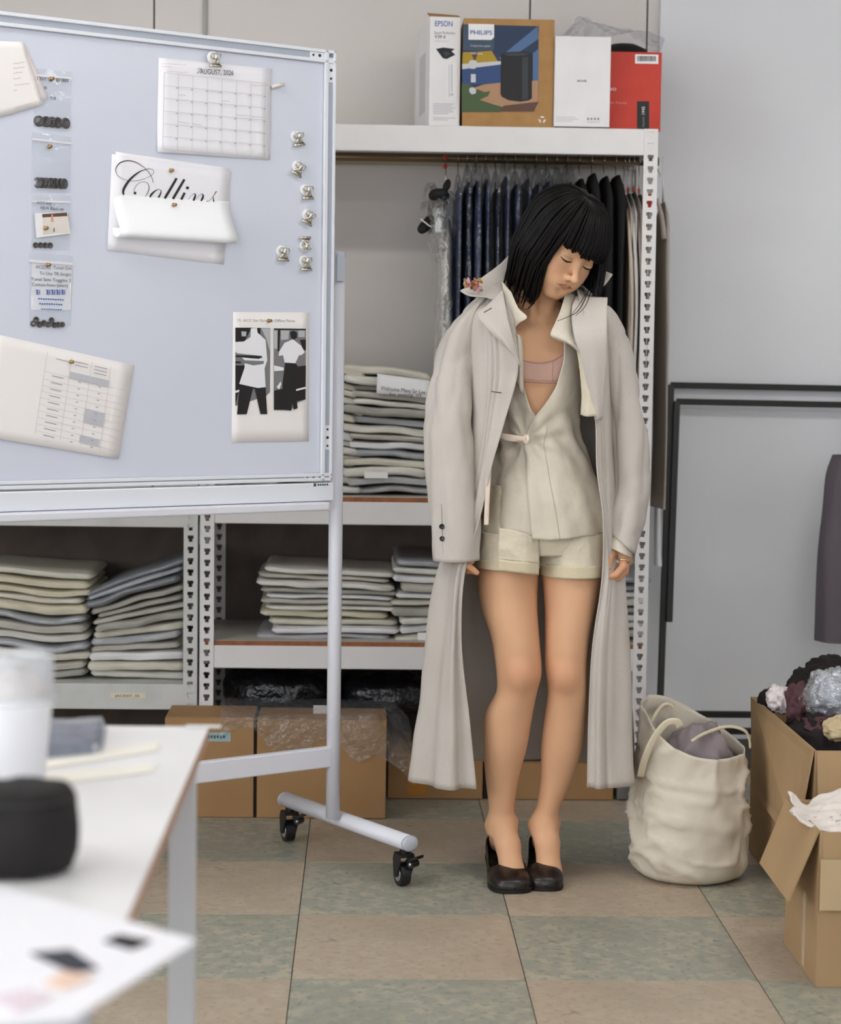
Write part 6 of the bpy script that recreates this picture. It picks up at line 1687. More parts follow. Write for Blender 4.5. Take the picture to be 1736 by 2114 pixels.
# lashes and brows
M_lash = mat('lash_black', C(24, 18, 16), 0.6)
def headsurf(s_, u_):
    """forward position of the face surface at side s_, height u_"""
    fs = np.linspace(0.12, 0.03, 180)
    v = sdf_head(np.array([hw(s_, f, u_) for f in fs])); return fs[np.argmax(v < 0)]
for q, nm in ((-1, 'eyelash'), (1, 'eyelash')):
    P = []
    for t_ in np.linspace(-1, 1, 17):
        s_, u_ = q * 0.0322 + t_ * 0.0150, -0.0072 + 0.0034 * t_ * t_ + 0.0004 * t_ * q
        P.append(hw(s_, headsurf(s_, u_) + 0.0004, u_))
    s = MB(); s.tube(P, 0.0006 + 0.0014 * np.cos(np.linspace(-1.4, 1.4, 17)), 6); s.build(nm, M_lash, person, smooth=True)
    P = []
    for t_ in np.linspace(-0.9, 0.9, 11):
        s_, u_ = q * 0.0322 + t_ * 0.0150, 0.0030 - 0.0030 * t_ * t_
        P.append(hw(s_, headsurf(s_, u_) + 0.0001, u_))
    s = MB(); s.tube(P, 0.0005, 5); s.build('eyelid_crease', mat('lid_crease', C(150, 104, 78), 0.7), person, smooth=True)

# ------------------------------------------------------------------ hair
M_hair = mat('hair_black', C(10, 7, 6), 0.45, spec=0.16)
rh = random.Random(12)
s = MB()
# scalp cap so that no skin shows through
n_ = 40
def scalp(th, al, off):
    """al: polar angle from the crown, th: around (0 = front, + = image right)"""
    r = np.array([0.0765 + off, 0.0945 + off, 0.0790 + off])
    return np.array([math.sin(al) * math.sin(th) * r[0], -0.014 + math.sin(al) * math.cos(th) * r[1], 0.029 + math.cos(al) * r[2]])
G = []
for i in range(20):
    row = []
    for j in range(48):
        th = -math.pi + j * 2 * math.pi / 48
        amax = math.radians(66) if abs(th) < 0.7 else math.radians(66 + min(1, (abs(th) - 0.7) / 0.5) * 54)
        row.append(hw(*scalp(th, 0.02 + (amax - 0.02) * i / 19, 0.006)))
    G.append(row)
s.grid(np.array(G), cv=True)
def lock(P, r0, r1, flat_=2.2):
    P = crs(np.array(P), 16)
    rr = np.linspace(r0, r1, 16); rr[-1] *= 0.35; rr[0] *= 0.6
    s.tube(P, rr, 6, up=Hf * 0.6 + np.array([0.2, -0.6, 0.3]), flat=(0.7, flat_ * 0.6))
NG = -EZ
for k in range(900):
    th = rh.uniform(-math.pi, math.pi)
    lay = rh.random()
    off = 0.005 + 0.012 * lay
    fr = abs(th)
    crown = np.array([0.0, -0.01])
    if fr < 0.74:
        # fringe, combed forward from the crown to just above the eyes
        gap = 0.12 * math.exp(-((th - 0.10) / 0.06) ** 2) + 0.10 * math.exp(-((th + 0.36) / 0.07) ** 2)
        end = math.radians(rh.uniform(93, 97)) - gap - 0.10 * max(0, -th - 0.45)
        P = []
        for t_ in np.linspace(0.0, 1, 9):
            al = math.radians(2) + (end - math.radians(2)) * t_
            p = scalp(th * (1 + 0.02 * t_), al, 0.004 + (off - 0.004) * min(1, t_ * 3))
            if al > math.radians(60): p[1] += 0.016 * (al - math.radians(60))
            P.append(hw(*p))
        lock(P, 0.0034, 0.0024)
    else:
        aeq = math.radians(rh.uniform(80, 92))
        P = [hw(*scalp(th, math.radians(2) + (aeq - math.radians(2)) * t_, 0.004 + (off - 0.004) * min(1, t_ * 3))) for t_ in np.linspace(0.0, 1, 7)]
        p0_ = P[-1]
        left = math.sin(th) < 0
        back = math.cos(th) < -0.2
        w_ = (0.94 if left else 0.30) if not back else (0.72 if left else 0.42)
        d_h = -Hu * w_ + NG * (1 - w_); d_h /= np.linalg.norm(d_h)
        if left: Ltot = (rh.uniform(0.140, 0.165) if not back else rh.uniform(0.150, 0.168)) * (1 if rh.random() > 0.1 else 1.12)
        else: Ltot = rh.uniform(0.125, 0.160) if not back else rh.uniform(0.13, 0.17)
        sd_ = Hs * (1 if th > 0 else -1)
        for t_ in (0.25, 0.5, 0.75, 1.0):
            bulge = sd_ * 0.006 * math.sin(t_ * 2.4) + Hf * rh.uniform(-0.003, 0.003)
            cur = (Hs * 0.026 * max(0, t_ - 0.5) / 0.5 if left else np.zeros(3)) + NG * 0.006 * t_ * t_
            P.append(p0_ + d_h * Ltot * t_ + bulge + cur)
        lock(P, 0.0036, 0.0024)
hair = s.build('hair', M_hair, person, smooth=True)
# loose strands falling on the chest
s = MB()
for (pts, r) in [([(1112, 590, -0.12), (1100, 612, -0.12), (1082, 617, -0.115), (1066, 604, -0.10), (1058, 590, -0.09)], 0.0016), ([(1118, 580, -0.13), (1110, 612, -0.13), (1098, 630, -0.125), (1085, 639, -0.12), (1072, 634, -0.115)], 0.0011), ([(1056, 600, -0.09), (1062, 622, -0.10), (1072, 637, -0.115)], 0.0009), ([(1110, 600, -0.13), (1104, 622, -0.128), (1090, 636, -0.122)], 0.0009),
                 ([(1215, 600, -0.12), (1204, 625, -0.15), (1190, 645, -0.165), (1170, 655, -0.165), (1150, 663, -0.15)], 0.0011), ([(1222, 596, -0.12), (1208, 632, -0.16), (1188, 652, -0.168)], 0.0010), ([(1210, 606, -0.12), (1196, 628, -0.15), (1180, 650, -0.166)], 0.0009)]:
    P = crs(np.array([bpt(*p) for p in pts]), 18); s.tube(P, np.linspace(r, r * 0.5, 18), 6)
s.build('loose_strand', M_hair, person, smooth=True)
# ------------------------------------------------------------------ clothing
def linen(name, c1, c2, weave=34, bumpd=0.004, st=0.22):
    m = mat(name, c1, 0.85, spec=0.2, var=[(6, c2, 4, 0.4, 0.72), (420, c2, 2, 0.4, 0.7)], bump=(weave, st, bumpd))
    return m
M_coat = linen('coat_stone_cotton', C(199, 191, 183), C(190, 182, 173))
M_coatin = linen('coat_lining', C(168, 156, 150), C(156, 146, 140))
M_shirt = linen('shirt_linen', C(214, 205, 190), C(204, 194, 176), 26, 0.007, 0.4)
M_short = linen('shorts_cream', C(220, 210, 189), C(208, 197, 174), 52, 0.006, 0.45)
M_bra = mat('bandeau_nude', C(196, 158, 142), 0.6)
M_bra2 = mat('bandeau_edge', C(196, 154, 140), 0.6)
M_rib = mat('ribbon_pink_cream', C(222, 202, 184), 0.7)
def patch(ctrl, nu=24, nv=24, amp=0.0, fs=20, seed=1):
    """ctrl: rows of (px, py, dy)"""
    A = np.array([[bpt(*p) for p in r] for r in ctrl])
    G = net(A, nu, nv)
    if amp: G = G + gnormals(G) * (fbm(G, fs, seed)[..., None] * amp)
    return G
def sheet_obj(name, G, m, parent, th=0.0014, cv=False):
    s = MB(); s.grid(G, cv=cv); return s.build(name, m, parent, smooth=True, solid=th)
# bandeau
rows = []
T = np.array(TORSO)[::-1]
def torso_ring(z, off, ths):
    cx, cy, a, b = (np.interp(z, T[:, 0], T[:, k]) for k in (1, 2, 3, 4))
    return cx, cy, a + off, b + off
def front_y(px, py, guess=-0.12):
    """march to the skin surface seen at a photo position"""
    d = ray(px, py); t0 = (Y0 - 0.22) / d[1]; t1 = (Y0 + 0.05) / d[1]
    ts = np.linspace(t0, t1, 160); v = sdf_body(CAM + ts[:, None] * d)
    k = np.argmax(v < 0); return (CAM + ts[k] * d)[1] - Y0
G = []
for v in np.linspace(0, 1, 8):
    row = []
    for u in np.linspace(0, 1, 26):
        px = 1058 + 108 * u
        top = 741 + 8 * math.sin(math.pi * u) ** 2 - 12 * max(0, u - 0.78) * 4; bot = 782 + 7 * u + 3 * math.sin(math.pi * u)
        py = top + (bot - top) * v
        row.append(bpt(px, py, front_y(px, py) - 0.0045))
    G.append(row)
bandeau = sheet_obj('bandeau', np.array(G), M_bra, person, 0.002)
s = MB()
for v in (0, 7): s.tube(np.array(G[v]) - np.array([0, 0.0012, 0]), 0.0014, 6)
s.tube([np.array(G[i][19]) - np.array([0, 0.0012, 0]) for i in range(8)], 0.0010, 6)
s.build('elastic_edge', M_bra2, bandeau, smooth=True)
# wrap shirt
def ip(y, tab): 
    t = np.array(tab, float); return np.interp(y, t[:, 0], t[:, 1])
SL = [(585, 1040), (600, 1030), (620, 1000), (650, 968), (700, 1004), (760, 1010), (820, 1016), (860, 1022), (900, 1023), (930, 1017), (960, 1011), (1000, 1005), (1050, 998), (1120, 990)]
SRr = [(585, 1180), (600, 1186), (620, 1214), (650, 1246), (700, 1204), (760, 1202), (820, 1200), (860, 1195), (900, 1199), (930, 1211), (960, 1224), (1000, 1236), (1050, 1249), (1120, 1258)]
SBd = [(585, 0.055), (620, 0.070), (650, 0.085), (700, 0.106), (760, 0.116), (820, 0.106), (860, 0.094), (900, 0.088), (930, 0.094), (960, 0.102), (1000, 0.110), (1050, 0.119), (1120, 0.126)]
XR = [(585, 1172), (650, 1168), (700, 1161), (745, 1160), (800, 1143), (840, 1120), (860, 1102), (880, 1092), (905, 1084), (950, 1085), (1000, 1089), (1050, 1094), (1120, 1100)]
XL = [(585, 1046), (650, 1062), (700, 1068), (745, 1074), (790, 1079), (830, 1090), (855, 1103), (880, 1116), (905, 1126), (1000, 1132), (1120, 1138)]
ys = np.linspace(588, 1112, 96); nc = 150
def sm(tab, y): return float(np.mean([ip(y + q, tab) for q in (-14, -7, 0, 7, 14)]))
G = np.zeros((len(ys), nc, 3))
for i, y in enumerate(ys):
    A, B = bpt(sm(SL, y), y), bpt(sm(SRr, y), y)
    cx, a, z = (A[0] + B[0]) / 2, (B[0] - A[0]) / 2, (A[2] + B[2]) / 2
    b = sm(SBd, y)
    yf = -b * 0.9
    xr_, xl_ = bpt(sm(XR, y), y, yf)[0], bpt(sm(XL, y), y, yf)[0]
    t0 = math.acos(np.clip((xr_ - cx) / a, -0.95, 0.95)); t1 = math.acos(np.clip((xl_ - cx) / a, -0.95, 0.95))
    th = np.linspace(t0, t1 - 2 * math.pi, nc)      # right edge, right side, back, left side, left edge
    lay = np.clip(1 - np.linspace(0, 1, nc) * 3.0, 0, 1) * 0.007
    under = np.clip((np.linspace(0, 1, nc) - 0.8) * 5, 0, 1) * (0.003 if y < 850 else 0.0)
    dn = max(0, (y - 900) / 210)
    u_ = np.linspace(0, 1, nc)
    hemshift = 0.0
    fold = dn * 0.0045 * np.sin(th * 7 + 0.8 + 0.004 * y) + 0.0035 * np.sin(th * 13 + y * 0.02) * dn
    # drag lines running to the knot
    drag = 0.004 * np.exp(-((y - 900) / 55) ** 2) * np.sin((th - 1.9) * 10 + (y - 905) * 0.055)
    r = 1.0
    X = cx + (a + lay + under + fold + drag) * np.cos(th); Yy = Y0 - (b + lay + under + fold + drag) * np.sin(th)
    zz = np.full(nc, z)
    # hem dips and rises round the body
    hemw = max(0, (y - 1000) / 112) ** 2
    zz = zz - hemw * (-0.030 * np.clip(np.cos(th), 0, 1) + 0.006 * np.sin(th * 3) - 0.020 * np.clip(-np.cos(th), 0, 1) * 1.2)
    G[i] = np.stack([X, Yy, zz], 1)
Xk = bpt(1086, 907, -0.1); dX = G[..., 0] - Xk[0]; dZ = G[..., 2] - Xk[2]; rk_ = np.sqrt(dX ** 2 + dZ ** 2); an_ = np.arctan2(dZ, dX)
rad_ = np.where(G[..., 1] < Y0, 1, 0) * 0.0050 * np.exp(-rk_ / 0.11) * (1 - np.exp(-rk_ / 0.02)) * np.sin(an_ * 11 + 1.0)
rad_ += 0.0028 * (1 - 2 * np.abs(vnoise(np.stack([G[..., 0] * 26 + G[..., 2] * 8, G[..., 1] * 8, G[..., 2] * 7], -1), 1, 77)))
G = G - gnormals(G) * rad_[..., None]
G = G + gnormals(G) * (fbm(G, 16, 44, 3)[..., None] * 0.0045 * np.clip((ys - 640) / 150, 0.2, 1)[:, None, None])
shirt = thing  # placeholder name kept free
shirt_o = sheet_obj('shirt', G, M_shirt, person, 0.0014)
# stitched placket edge on the outer panel
s = MB(); s.tube(G[52:, 9] - np.array([0, 0.0012, 0]), 0.0008, 5); s.build('placket_seam', mat('shirt_seam', C(190, 178, 154), 0.9), shirt_o, smooth=True)
# shirt collar
Gc = patch([[(1036, 580, -0.055), (1046, 592, -0.085), (1056, 604, -0.10)], [(1042, 616, -0.10), (1058, 630, -0.118), (1070, 636, -0.124)], [(1050, 655, -0.122), (1070, 655, -0.132), (1088, 655, -0.138)], [(1058, 690, -0.124), (1062, 680, -0.128), (1066, 668, -0.130)]], 26, 18)
sheet_obj('collar', Gc, M_shirt, shirt_o, 0.0018)
Gc = patch([[(1170, 596, -0.07), (1180, 604, -0.06), (1196, 612, -0.05)], [(1160, 632, -0.125), (1175, 640, -0.120), (1190, 648, -0.105)], [(1148, 662, -0.142), (1168, 672, -0.140), (1190, 682, -0.128)], [(1137, 688, -0.146), (1160, 694, -0.152), (1188, 700, -0.146)], [(1146, 698, -0.140), (1172, 706, -0.156), (1202, 722, -0.150)], [(1164, 704, -0.128), (1184, 716, -0.146), (1206, 738, -0.140)]], 34, 20, amp=0.002, fs=30, seed=3)
sheet_obj('collar', Gc, M_shirt, shirt_o, 0.0018)
# front facing that rolls over left of the opening
Gc = patch([[(1066, 688, -0.116), (1072, 692, -0.118), (1078, 698, -0.112)], [(1062, 722, -0.118), (1072, 728, -0.128), (1080, 740, -0.118)], [(1064, 745, -0.122), (1074, 756, -0.132), (1080, 772, -0.120)], [(1066, 790, -0.118), (1074, 806, -0.124), (1080, 812, -0.116)]], 20, 12, amp=0.0015, fs=40, seed=5)
sheet_obj('facing', Gc, M_shirt, shirt_o, 0.0012)
# raw-edged facing strip hanging at the right
Gc = patch([[(1186, 700, -0.135), (1200, 706, -0.146), (1212, 704, -0.142)], [(1194, 745, -0.138), (1206, 750, -0.148), (1218, 750, -0.140)], [(1200, 800, -0.138), (1212, 802, -0.150), (1228, 800, -0.144)], [(1198, 856, -0.132), (1212, 860, -0.150), (1237, 858, -0.146)]], 30, 14, amp=0.0015, fs=30, seed=7)
sheet_obj('facing', Gc, M_short, shirt_o, 0.0014)
# waist tie and hanging ribbon
def ribbon3(pts, wdt, m, parent, name, n=30):
    P = crs(np.array([bpt(*p) for p in pts]), n); s = MB(); s.tube(P, 0.0011, 8, up=(0, -1, 0), flat=(1.0, wdt / 0.0022)); return s.build(name, m, parent, smooth=True)
ribbon3([(1018, 892, -0.082), (1036, 899, -0.104), (1060, 903, -0.114), (1087, 906, -0.122)], 0.012, M_rib, shirt_o, 'waist_tie')
ribbon3([(1024, 899, -0.096), (1050, 908, -0.112), (1086, 909, -0.119)], 0.006, M_rib, shirt_o, 'waist_tie')
ribbon3([(1087, 898, -0.118), (1082, 906, -0.125), (1086, 914, -0.122), (1090, 906, -0.126), (1087, 898, -0.118)], 0.008, M_rib, shirt_o, 'tie_knot')
ribbon3([(1010, 962, -0.128), (1007, 1010, -0.136), (1005, 1050, -0.14), (1004, 1084, -0.142)], 0.011, M_rib, shirt_o, 'ribbon_end')
# shorts
s = MB()
def tubeload(rows, n=40, m=60, wr=0.003, seed=1, yshift=None):
    R = crs(np.array(rows, float), n); G = []
    for py, xl, xr_, dy, b in R:
        A, B = bpt(xl, py, dy), bpt(xr_, py, dy)
        an = np.arange(m) * 2 * math.pi / m
        zz = np.full(m, (A[2] + B[2]) / 2)
        G.append(np.stack([(A[0] + B[0]) / 2 + (B[0] - A[0]) / 2 * np.cos(an), Y0 + dy - b * np.sin(an), zz], 1))
    G = np.array(G)
    G = G + gnormals(G, cv=True) * ((fbm(G * np.array([1, 1, 0.6]), 26, seed, 3) + 0.5 * np.sin(G[..., 0:1] * 220)[..., 0] * 0.3)[..., None] * wr)
    return G
GP = tubeload([(1000, 1008, 1232, 0.0, 0.104), (1060, 996, 1248, 0.0, 0.112), (1100, 988, 1252, 0.0, 0.112), (1140, 992, 1246, 0.0, 0.100)], 24, 80, 0.003, 51)
GL = tubeload([(1096, 990, 1122, -0.006, 0.096), (1130, 986, 1118, -0.008, 0.098), (1158, 984, 1116, -0.01, 0.099)], 22, 60, 0.0035, 52)
GR = tubeload([(1096, 1112, 1252, -0.006, 0.096), (1140, 1112, 1252, -0.008, 0.098), (1166, 1114, 1252, -0.01, 0.099)], 22, 60, 0.0035, 53)
for g_ in (GP, GL, GR): s.grid(g_, cv=True)
shorts = s.build('shorts', M_short, person, smooth=True, solid=0.0012)
M_hem = linen('shorts_hem', C(216, 204, 176), C(204, 190, 160))
for rows in ([(1152, 983, 1117, -0.01, 0.1005), (1170, 984, 1115, -0.012, 0.100)], [(1160, 1113, 1253, -0.01, 0.1005), (1186, 1116, 1248, -0.012, 0.0985)]):
    g_ = tubeload([rows[0], ((rows[0][0] + rows[1][0]) / 2,) + tuple((rows[0][k] + rows[1][k]) / 2 for k in range(1, 5)), rows[1]], 8, 60, 0.0012, 54)
    sheet_obj('hem_band', g_, M_hem, shorts, 0.0012, cv=True)
G = patch([[(1030, 1090, -0.112), (1060, 1094, -0.126), (1090, 1104, -0.128), (1112, 1114, -0.112)], [(1029, 1130, -0.114), (1058, 1134, -0.128), (1090, 1136, -0.126), (1113, 1140, -0.108)], [(1028, 1154, -0.114), (1058, 1158, -0.127), (1090, 1160, -0.125), (1113, 1164, -0.106)]], 20, 24, amp=0.003, fs=40, seed=9)
ov = sheet_obj('overlay_panel', G, M_short, shorts, 0.0012)
G = patch([[(1028, 1154, -0.116), (1058, 1158, -0.129), (1090, 1160, -0.127), (1113, 1164, -0.108)], [(1028, 1178, -0.114), (1058, 1181, -0.127), (1090, 1185, -0.125), (1112, 1187, -0.106)]], 6, 24)
sheet_obj('hem_band', G, M_hem, shorts, 0.0014)

# ------------------------------------------------------------------ coat
# rows: py, then columns front-left edge ... round the back ... front-right edge as (px, dy)
CR = [
 (598, [(1040, -0.06), (1026, -0.03), (1018, 0.0), (1030, 0.06), (1110, 0.105), (1185, 0.06), (1198, 0.0), (1196, -0.03), (1188, -0.06)]),
 (622, [(1046, -0.10), (1010, -0.065), (975, 0.0), (1000, 0.09), (1110, 0.130), (1215, 0.09), (1240, 0.0), (1218, -0.07), (1196, -0.11)]),
 (660, [(1056, -0.135), (1005, -0.105), (948, 0.0), (980, 0.11), (1110, 0.145), (1232, 0.11), (1262, 0.0), (1238, -0.10), (1205, -0.145)]),
 (760, [(1068, -0.150), (1010, -0.125), (955, 0.0), (985, 0.12), (1110, 0.155), (1228, 0.12), (1262, 0.0), (1246, -0.105), (1214, -0.145)]),
 (860, [(1042, -0.150), (1000, -0.122), (962, 0.0), (985, 0.12), (1110, 0.155), (1225, 0.12), (1266, 0.0), (1252, -0.10), (1230, -0.135)]),
 (960, [(1013, -0.140), (985, -0.112), (962, 0.0), (985, 0.125), (1110, 0.160), (1228, 0.125), (1272, 0.0), (1258, -0.10), (1233, -0.135)]),
 (1060, [(991, -0.128), (970, -0.100), (948, 0.0), (978, 0.135), (1110, 0.170), (1236, 0.135), (1280, 0.0), (1264, -0.10), (1246, -0.130)]),
 (1180, [(958, -0.120), (938, -0.105), (908, 0.0), (962, 0.150), (1110, 0.190), (1250, 0.150), (1292, 0.0), (1272, -0.09), (1244, -0.105)]),
 (1320, [(952, -0.105), (926, -0.100), (888, 0.0), (948, 0.165), (1110, 0.215), (1260, 0.165), (1301, 0.0), (1266, -0.085), (1224, -0.085)]),
 (1470, [(968, -0.095), (916, -0.095), (867, 0.01), (935, 0.180), (1110, 0.235), (1268, 0.180), (1308, 0.01), (1264, -0.08), (1216, -0.075)]),
 (1612, [(982, -0.090), (908, -0.095), (848, 0.02), (925, 0.195), (1110, 0.255), (1274, 0.195), (1313, 0.02), (1266, -0.08), (1213, -0.07)])]
A = []
for py, cols in CR:
    zr = float(at(1110, py, Y0)[2])
    row = []
    for px, dy in cols:
        p = at(px, py, Y0 + dy); p[2] = zr
        row.append(p)
    A.append(row)
A = np.array(A)
G = net(A, 110, 160)
SGN = 1.0 if (gnormals(G)[60, 80] @ np.array([0, 1.0, 0])) > 0 else -1.0   # so that dents go inward
vv = np.linspace(0, 1, 110)[:, None]; uu = np.linspace(0, 1, 160)[None, :]
N = gnormals(G)
dn = np.clip((vv - 0.5) / 0.5, 0, 1)
f1_ = np.sin(uu * 2 * math.pi * 7.0 + 0.5) * 0.013 * dn ** 1.2 + np.sin(uu * 2 * math.pi * 15 + 2 + vv * 2) * 0.004 * dn
edge = np.clip(np.minimum(uu, 1 - uu) / 0.05, 0, 1)
f1_ = f1_ * edge + fbm(G * np.array([1, 1, 0.35]), 11, 71, 3) * 0.006 * (0.4 + 0.6 * dn)
rid = 1 - 2 * np.abs(vnoise(np.stack([G[..., 0] * 17, G[..., 1] * 17, G[..., 2] * 1.6], -1), 1, 81))
for (uc, wd_, dp, v0_, v1_) in ((0.118, 0.010, 0.016, 0.05, 0.62), (0.085, 0.007, 0.009, 0.04, 0.5), (0.145, 0.008, 0.008, 0.1, 0.55), (0.885, 0.010, 0.014, 0.05, 0.6), (0.93, 0.008, 0.008, 0.2, 0.8)):
    f1_ = f1_ - dp * np.exp(-((uu - uc - 0.02 * (vv - 0.3)) / wd_) ** 2) * np.clip((vv - v0_) / 0.08, 0, 1) * np.clip((v1_ - vv) / 0.15, 0, 1) * SGN
f1_ = f1_ + rid * 0.0060 * edge * np.clip(vv * 8, 0, 1)
G = G + N * f1_[..., None]
coat = sheet_obj('coat', G, [M_coat], person, 0.0022)
# seams / front edge binding
s = MB(); s.tube(G[18:, 0], 0.0018, 6); s.build('edge_binding', M_coat, coat, smooth=True)
s = MB(); s.tube(G[18:, -1], 0.0018, 6); s.build('edge_binding', M_coat, coat, smooth=True)
def sleeve(rows, n=90, m=64, seed=1, amp=0.006, twist=0.0, folds=()):
    """rows: (px, py, dy, half_width_px, half_depth_m, tilt_deg): rings perpendicular to path"""
    R = crs(np.array(rows, float), n)
    Cn = np.array([bpt(r[0], r[1], r[2]) for r in R])
    T_ = np.gradient(Cn, axis=0); T_ /= np.linalg.norm(T_, axis=1, keepdims=True)
    G = []
    an = np.arange(m) * 2 * math.pi / m
    for i in range(n):
        a = R[i, 3] / 906.0; b = R[i, 4]; tl_ = math.radians(R[i, 5])
        ex = np.array([math.cos(tl_), 0, -math.sin(tl_)])
        ey = np.array([0, -1.0, 0])
        G.append(Cn[i] + np.cos(an)[:, None] * ex * a + np.sin(an)[:, None] * ey * b)
    G = np.array(G)
    N = gnormals(G, cv=True)
    P = G
    d = fbm(G * np.array([1, 1, 0.5]), 18, seed, 3) * amp * 0.35
    for q, (kx, ky, kz, w_, k_) in enumerate(((24, 24, 1.6, 3.0, 0.8), (15, 15, 2.6, 3.2, 0.8), (7, 6, -11, 3.4, 0.45), (8, 6, 9, 3.4, 0.30))):
        vn = vnoise(np.stack([P[..., 0] * kx + (P[..., 2] * kz if q > 1 else 0), P[..., 1] * ky, P[..., 2] * (kz if q < 2 else 2.0)], -1), 1, seed + 3 + q)
        d = d - amp * k_ * np.clip(1 - np.abs(vn) * w_, 0, 1) ** 1.3
    d = d + amp * 0.5
    en = np.clip(np.minimum(np.linspace(0, 1, n), 1 - np.linspace(0, 1, n)) / 0.06, 0.15, 1)[:, None]
    sgn = -1.0
    G = G + N * (d * en)[..., None] * sgn
    return G
GSL = sleeve([(1010, 596, -0.005, 26, 0.050, -38), (988, 624, -0.005, 38, 0.064, -38), (963, 664, -0.005, 43, 0.072, -24), (948, 730, -0.008, 46, 0.072, -8), (934, 800, -0.030, 49, 0.070, -2), (925, 880, -0.050, 51, 0.068, 0), (929, 950, -0.064, 53, 0.066, 2), (934, 1020, -0.074, 53, 0.064, 3), (938, 1085, -0.080, 50, 0.062, 2), (942, 1156, -0.084, 47, 0.060, -2)], seed=61, amp=0.0075)
slv = sheet_obj('sleeve', GSL, M_coat, coat, 0.002, cv=True)
GSR = sleeve([(1206, 598, -0.005, 20, 0.045, 36), (1228, 620, -0.005, 30, 0.060, 34), (1246, 655, -0.005, 34, 0.070, 22), (1264, 720, -0.012, 37, 0.070, 10), (1280, 800, -0.022, 39, 0.068, 6), (1294, 880, -0.032, 40, 0.066, 4), (1301, 950, -0.036, 39, 0.064, 0), (1301, 1010, -0.040, 40, 0.062, -6), (1292, 1062, -0.050, 38, 0.060, 10), (1283, 1122, -0.058, 36, 0.058, 40)], seed=67, amp=0.0080)
slr = sheet_obj('sleeve', GSR, M_coat, coat, 0.002, cv=True)
# turned-back inner cuff on the right wrist
Gq = sleeve([(1290, 1090, -0.050, 29, 0.050, 30), (1286, 1105, -0.056, 29, 0.050, 32), (1281, 1122, -0.062, 29, 0.048, 30), (1277, 1138, -0.066, 28, 0.046, 26)], n=24, seed=5, amp=0.0015)
sheet_obj('cuff', Gq, M_shirt, coat, 0.003, cv=True)
# collar: stand behind the neck and falls, lapels
Gc = patch([[(950, 601, -0.045), (985, 580, -0.030), (1030, 548, 0.02), (1062, 519, 0.07), (1110, 516, 0.10), (1170, 530, 0.10), (1228, 552, 0.04), (1264, 566, -0.03)], [(962, 608, -0.065), (1000, 592, -0.055), (1036, 566, -0.005), (1066, 545, 0.045), (1110, 540, 0.075), (1165, 550, 0.075), (1214, 574, 0.02), (1246, 590, -0.04)], [(978, 612, -0.085), (1012, 606, -0.080), (1040, 590, -0.045), (1062, 575, 0.02), (1110, 570, 0.05), (1160, 576, 0.05), (1200, 592, 0.005), (1222, 604, -0.04)], [(1004, 612, -0.095), (1020, 617, -0.098), (1038, 604, -0.07), (1060, 592, 0.005), (1110, 592, 0.04), (1160, 594, 0.04), (1190, 604, -0.02), (1205, 614, -0.06)]], 22, 60, amp=0.0012, fs=18, seed=4)
sheet_obj('collar', Gc, M_coat, coat, 0.003)
# left lapel
Gc = patch([[(1038, 598, -0.085), (1030, 606, -0.092), (1024, 614, -0.098)], [(1042, 622, -0.125), (1018, 632, -0.128), (1004, 632, -0.122)], [(1047, 650, -0.148), (1015, 656, -0.152), (985, 649, -0.140)], [(1056, 690, -0.160), (1034, 690, -0.168), (1012, 684, -0.158)], [(1066, 725, -0.160), (1052, 720, -0.170), (1046, 716, -0.164)], [(1075, 758, -0.152), (1073, 752, -0.160), (1072, 744, -0.158)]], 36, 20, amp=0.001, fs=20, seed=6)
sheet_obj('lapel', Gc, M_coat, coat, 0.0028)
# right lapel, standing out square
Gc = patch([[(1190, 610, -0.075), (1222, 613, -0.10), (1254, 614, -0.115)], [(1180, 640, -0.130), (1215, 645, -0.140), (1253, 645, -0.145)], [(1184, 690, -0.158), (1218, 692, -0.165), (1253, 688, -0.165)], [(1200, 740, -0.160), (1226, 740, -0.166), (1252, 738, -0.158)], [(1214, 800, -0.150), (1230, 802, -0.158), (1247, 800, -0.150)], [(1228, 868, -0.138), (1235, 868, -0.146), (1242, 866, -0.138)]], 34, 20, amp=0.001, fs=20, seed=8)
sheet_obj('lapel', Gc, M_coat, coat, 0.0028)
# raglan seam and buttonholes
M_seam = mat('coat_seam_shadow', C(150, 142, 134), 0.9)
def on_sleeve(G_, px, py):
    c = np.array([proj(p) for p in G_.reshape(-1, 3)]); fr = G_.reshape(-1, 3)[:, 1]
    d = (c[:, 0] - px) ** 2 + (c[:, 1] - py) ** 2 + np.where(fr < np.median(fr), 0, 1e5)
    return G_.reshape(-1, 3)[np.argmin(d)]
M_bton = mat('button_black', C(24, 22, 22), 0.3)
for k, (px, py) in enumerate(((912, 1087), (913, 1112))):
    c = on_sleeve(GSL, px, py); c = at(px, py, c[1] - 0.002)
    s = MB(); s.lathe(c, [(0.0005, 0.0025), (0.0045, 0.0025), (0.0054, 0.0035), (0.0060, 0.0025), (0.0060, 0.0), (0.0005, -0.0005)], 18, axis=(-0.15, -1, 0.05)); s.build('button', M_bton, slv, smooth=True)
c0 = on_sleeve(GSL, 914, 1060)
s = MB(); P = []
for py in np.linspace(1040, 1156, 14):
    q = on_sleeve(GSL, 911 + 0.03 * (py - 1040), py); P.append(at(911 + 0.035 * (py - 1040), py, q[1] - 0.0016))
s.tube(P, 0.0008, 5); s.build('cuff_vent', M_seam, slv, smooth=True)
for (px, py, dx, dy_, off) in ((999, 645, 16, -9, -0.160), (1014, 808, 21, 3, -0.158)):
    s = MB(); s.tube([bpt(px, py, off), bpt(px + dx / 2, py + dy_ / 2, off - 0.003), bpt(px + dx, py + dy_, off - 0.002)], 0.0012, 6); s.build('buttonhole', mat('buttonhole_thread', C(110, 98, 88), 0.9), coat, smooth=True)

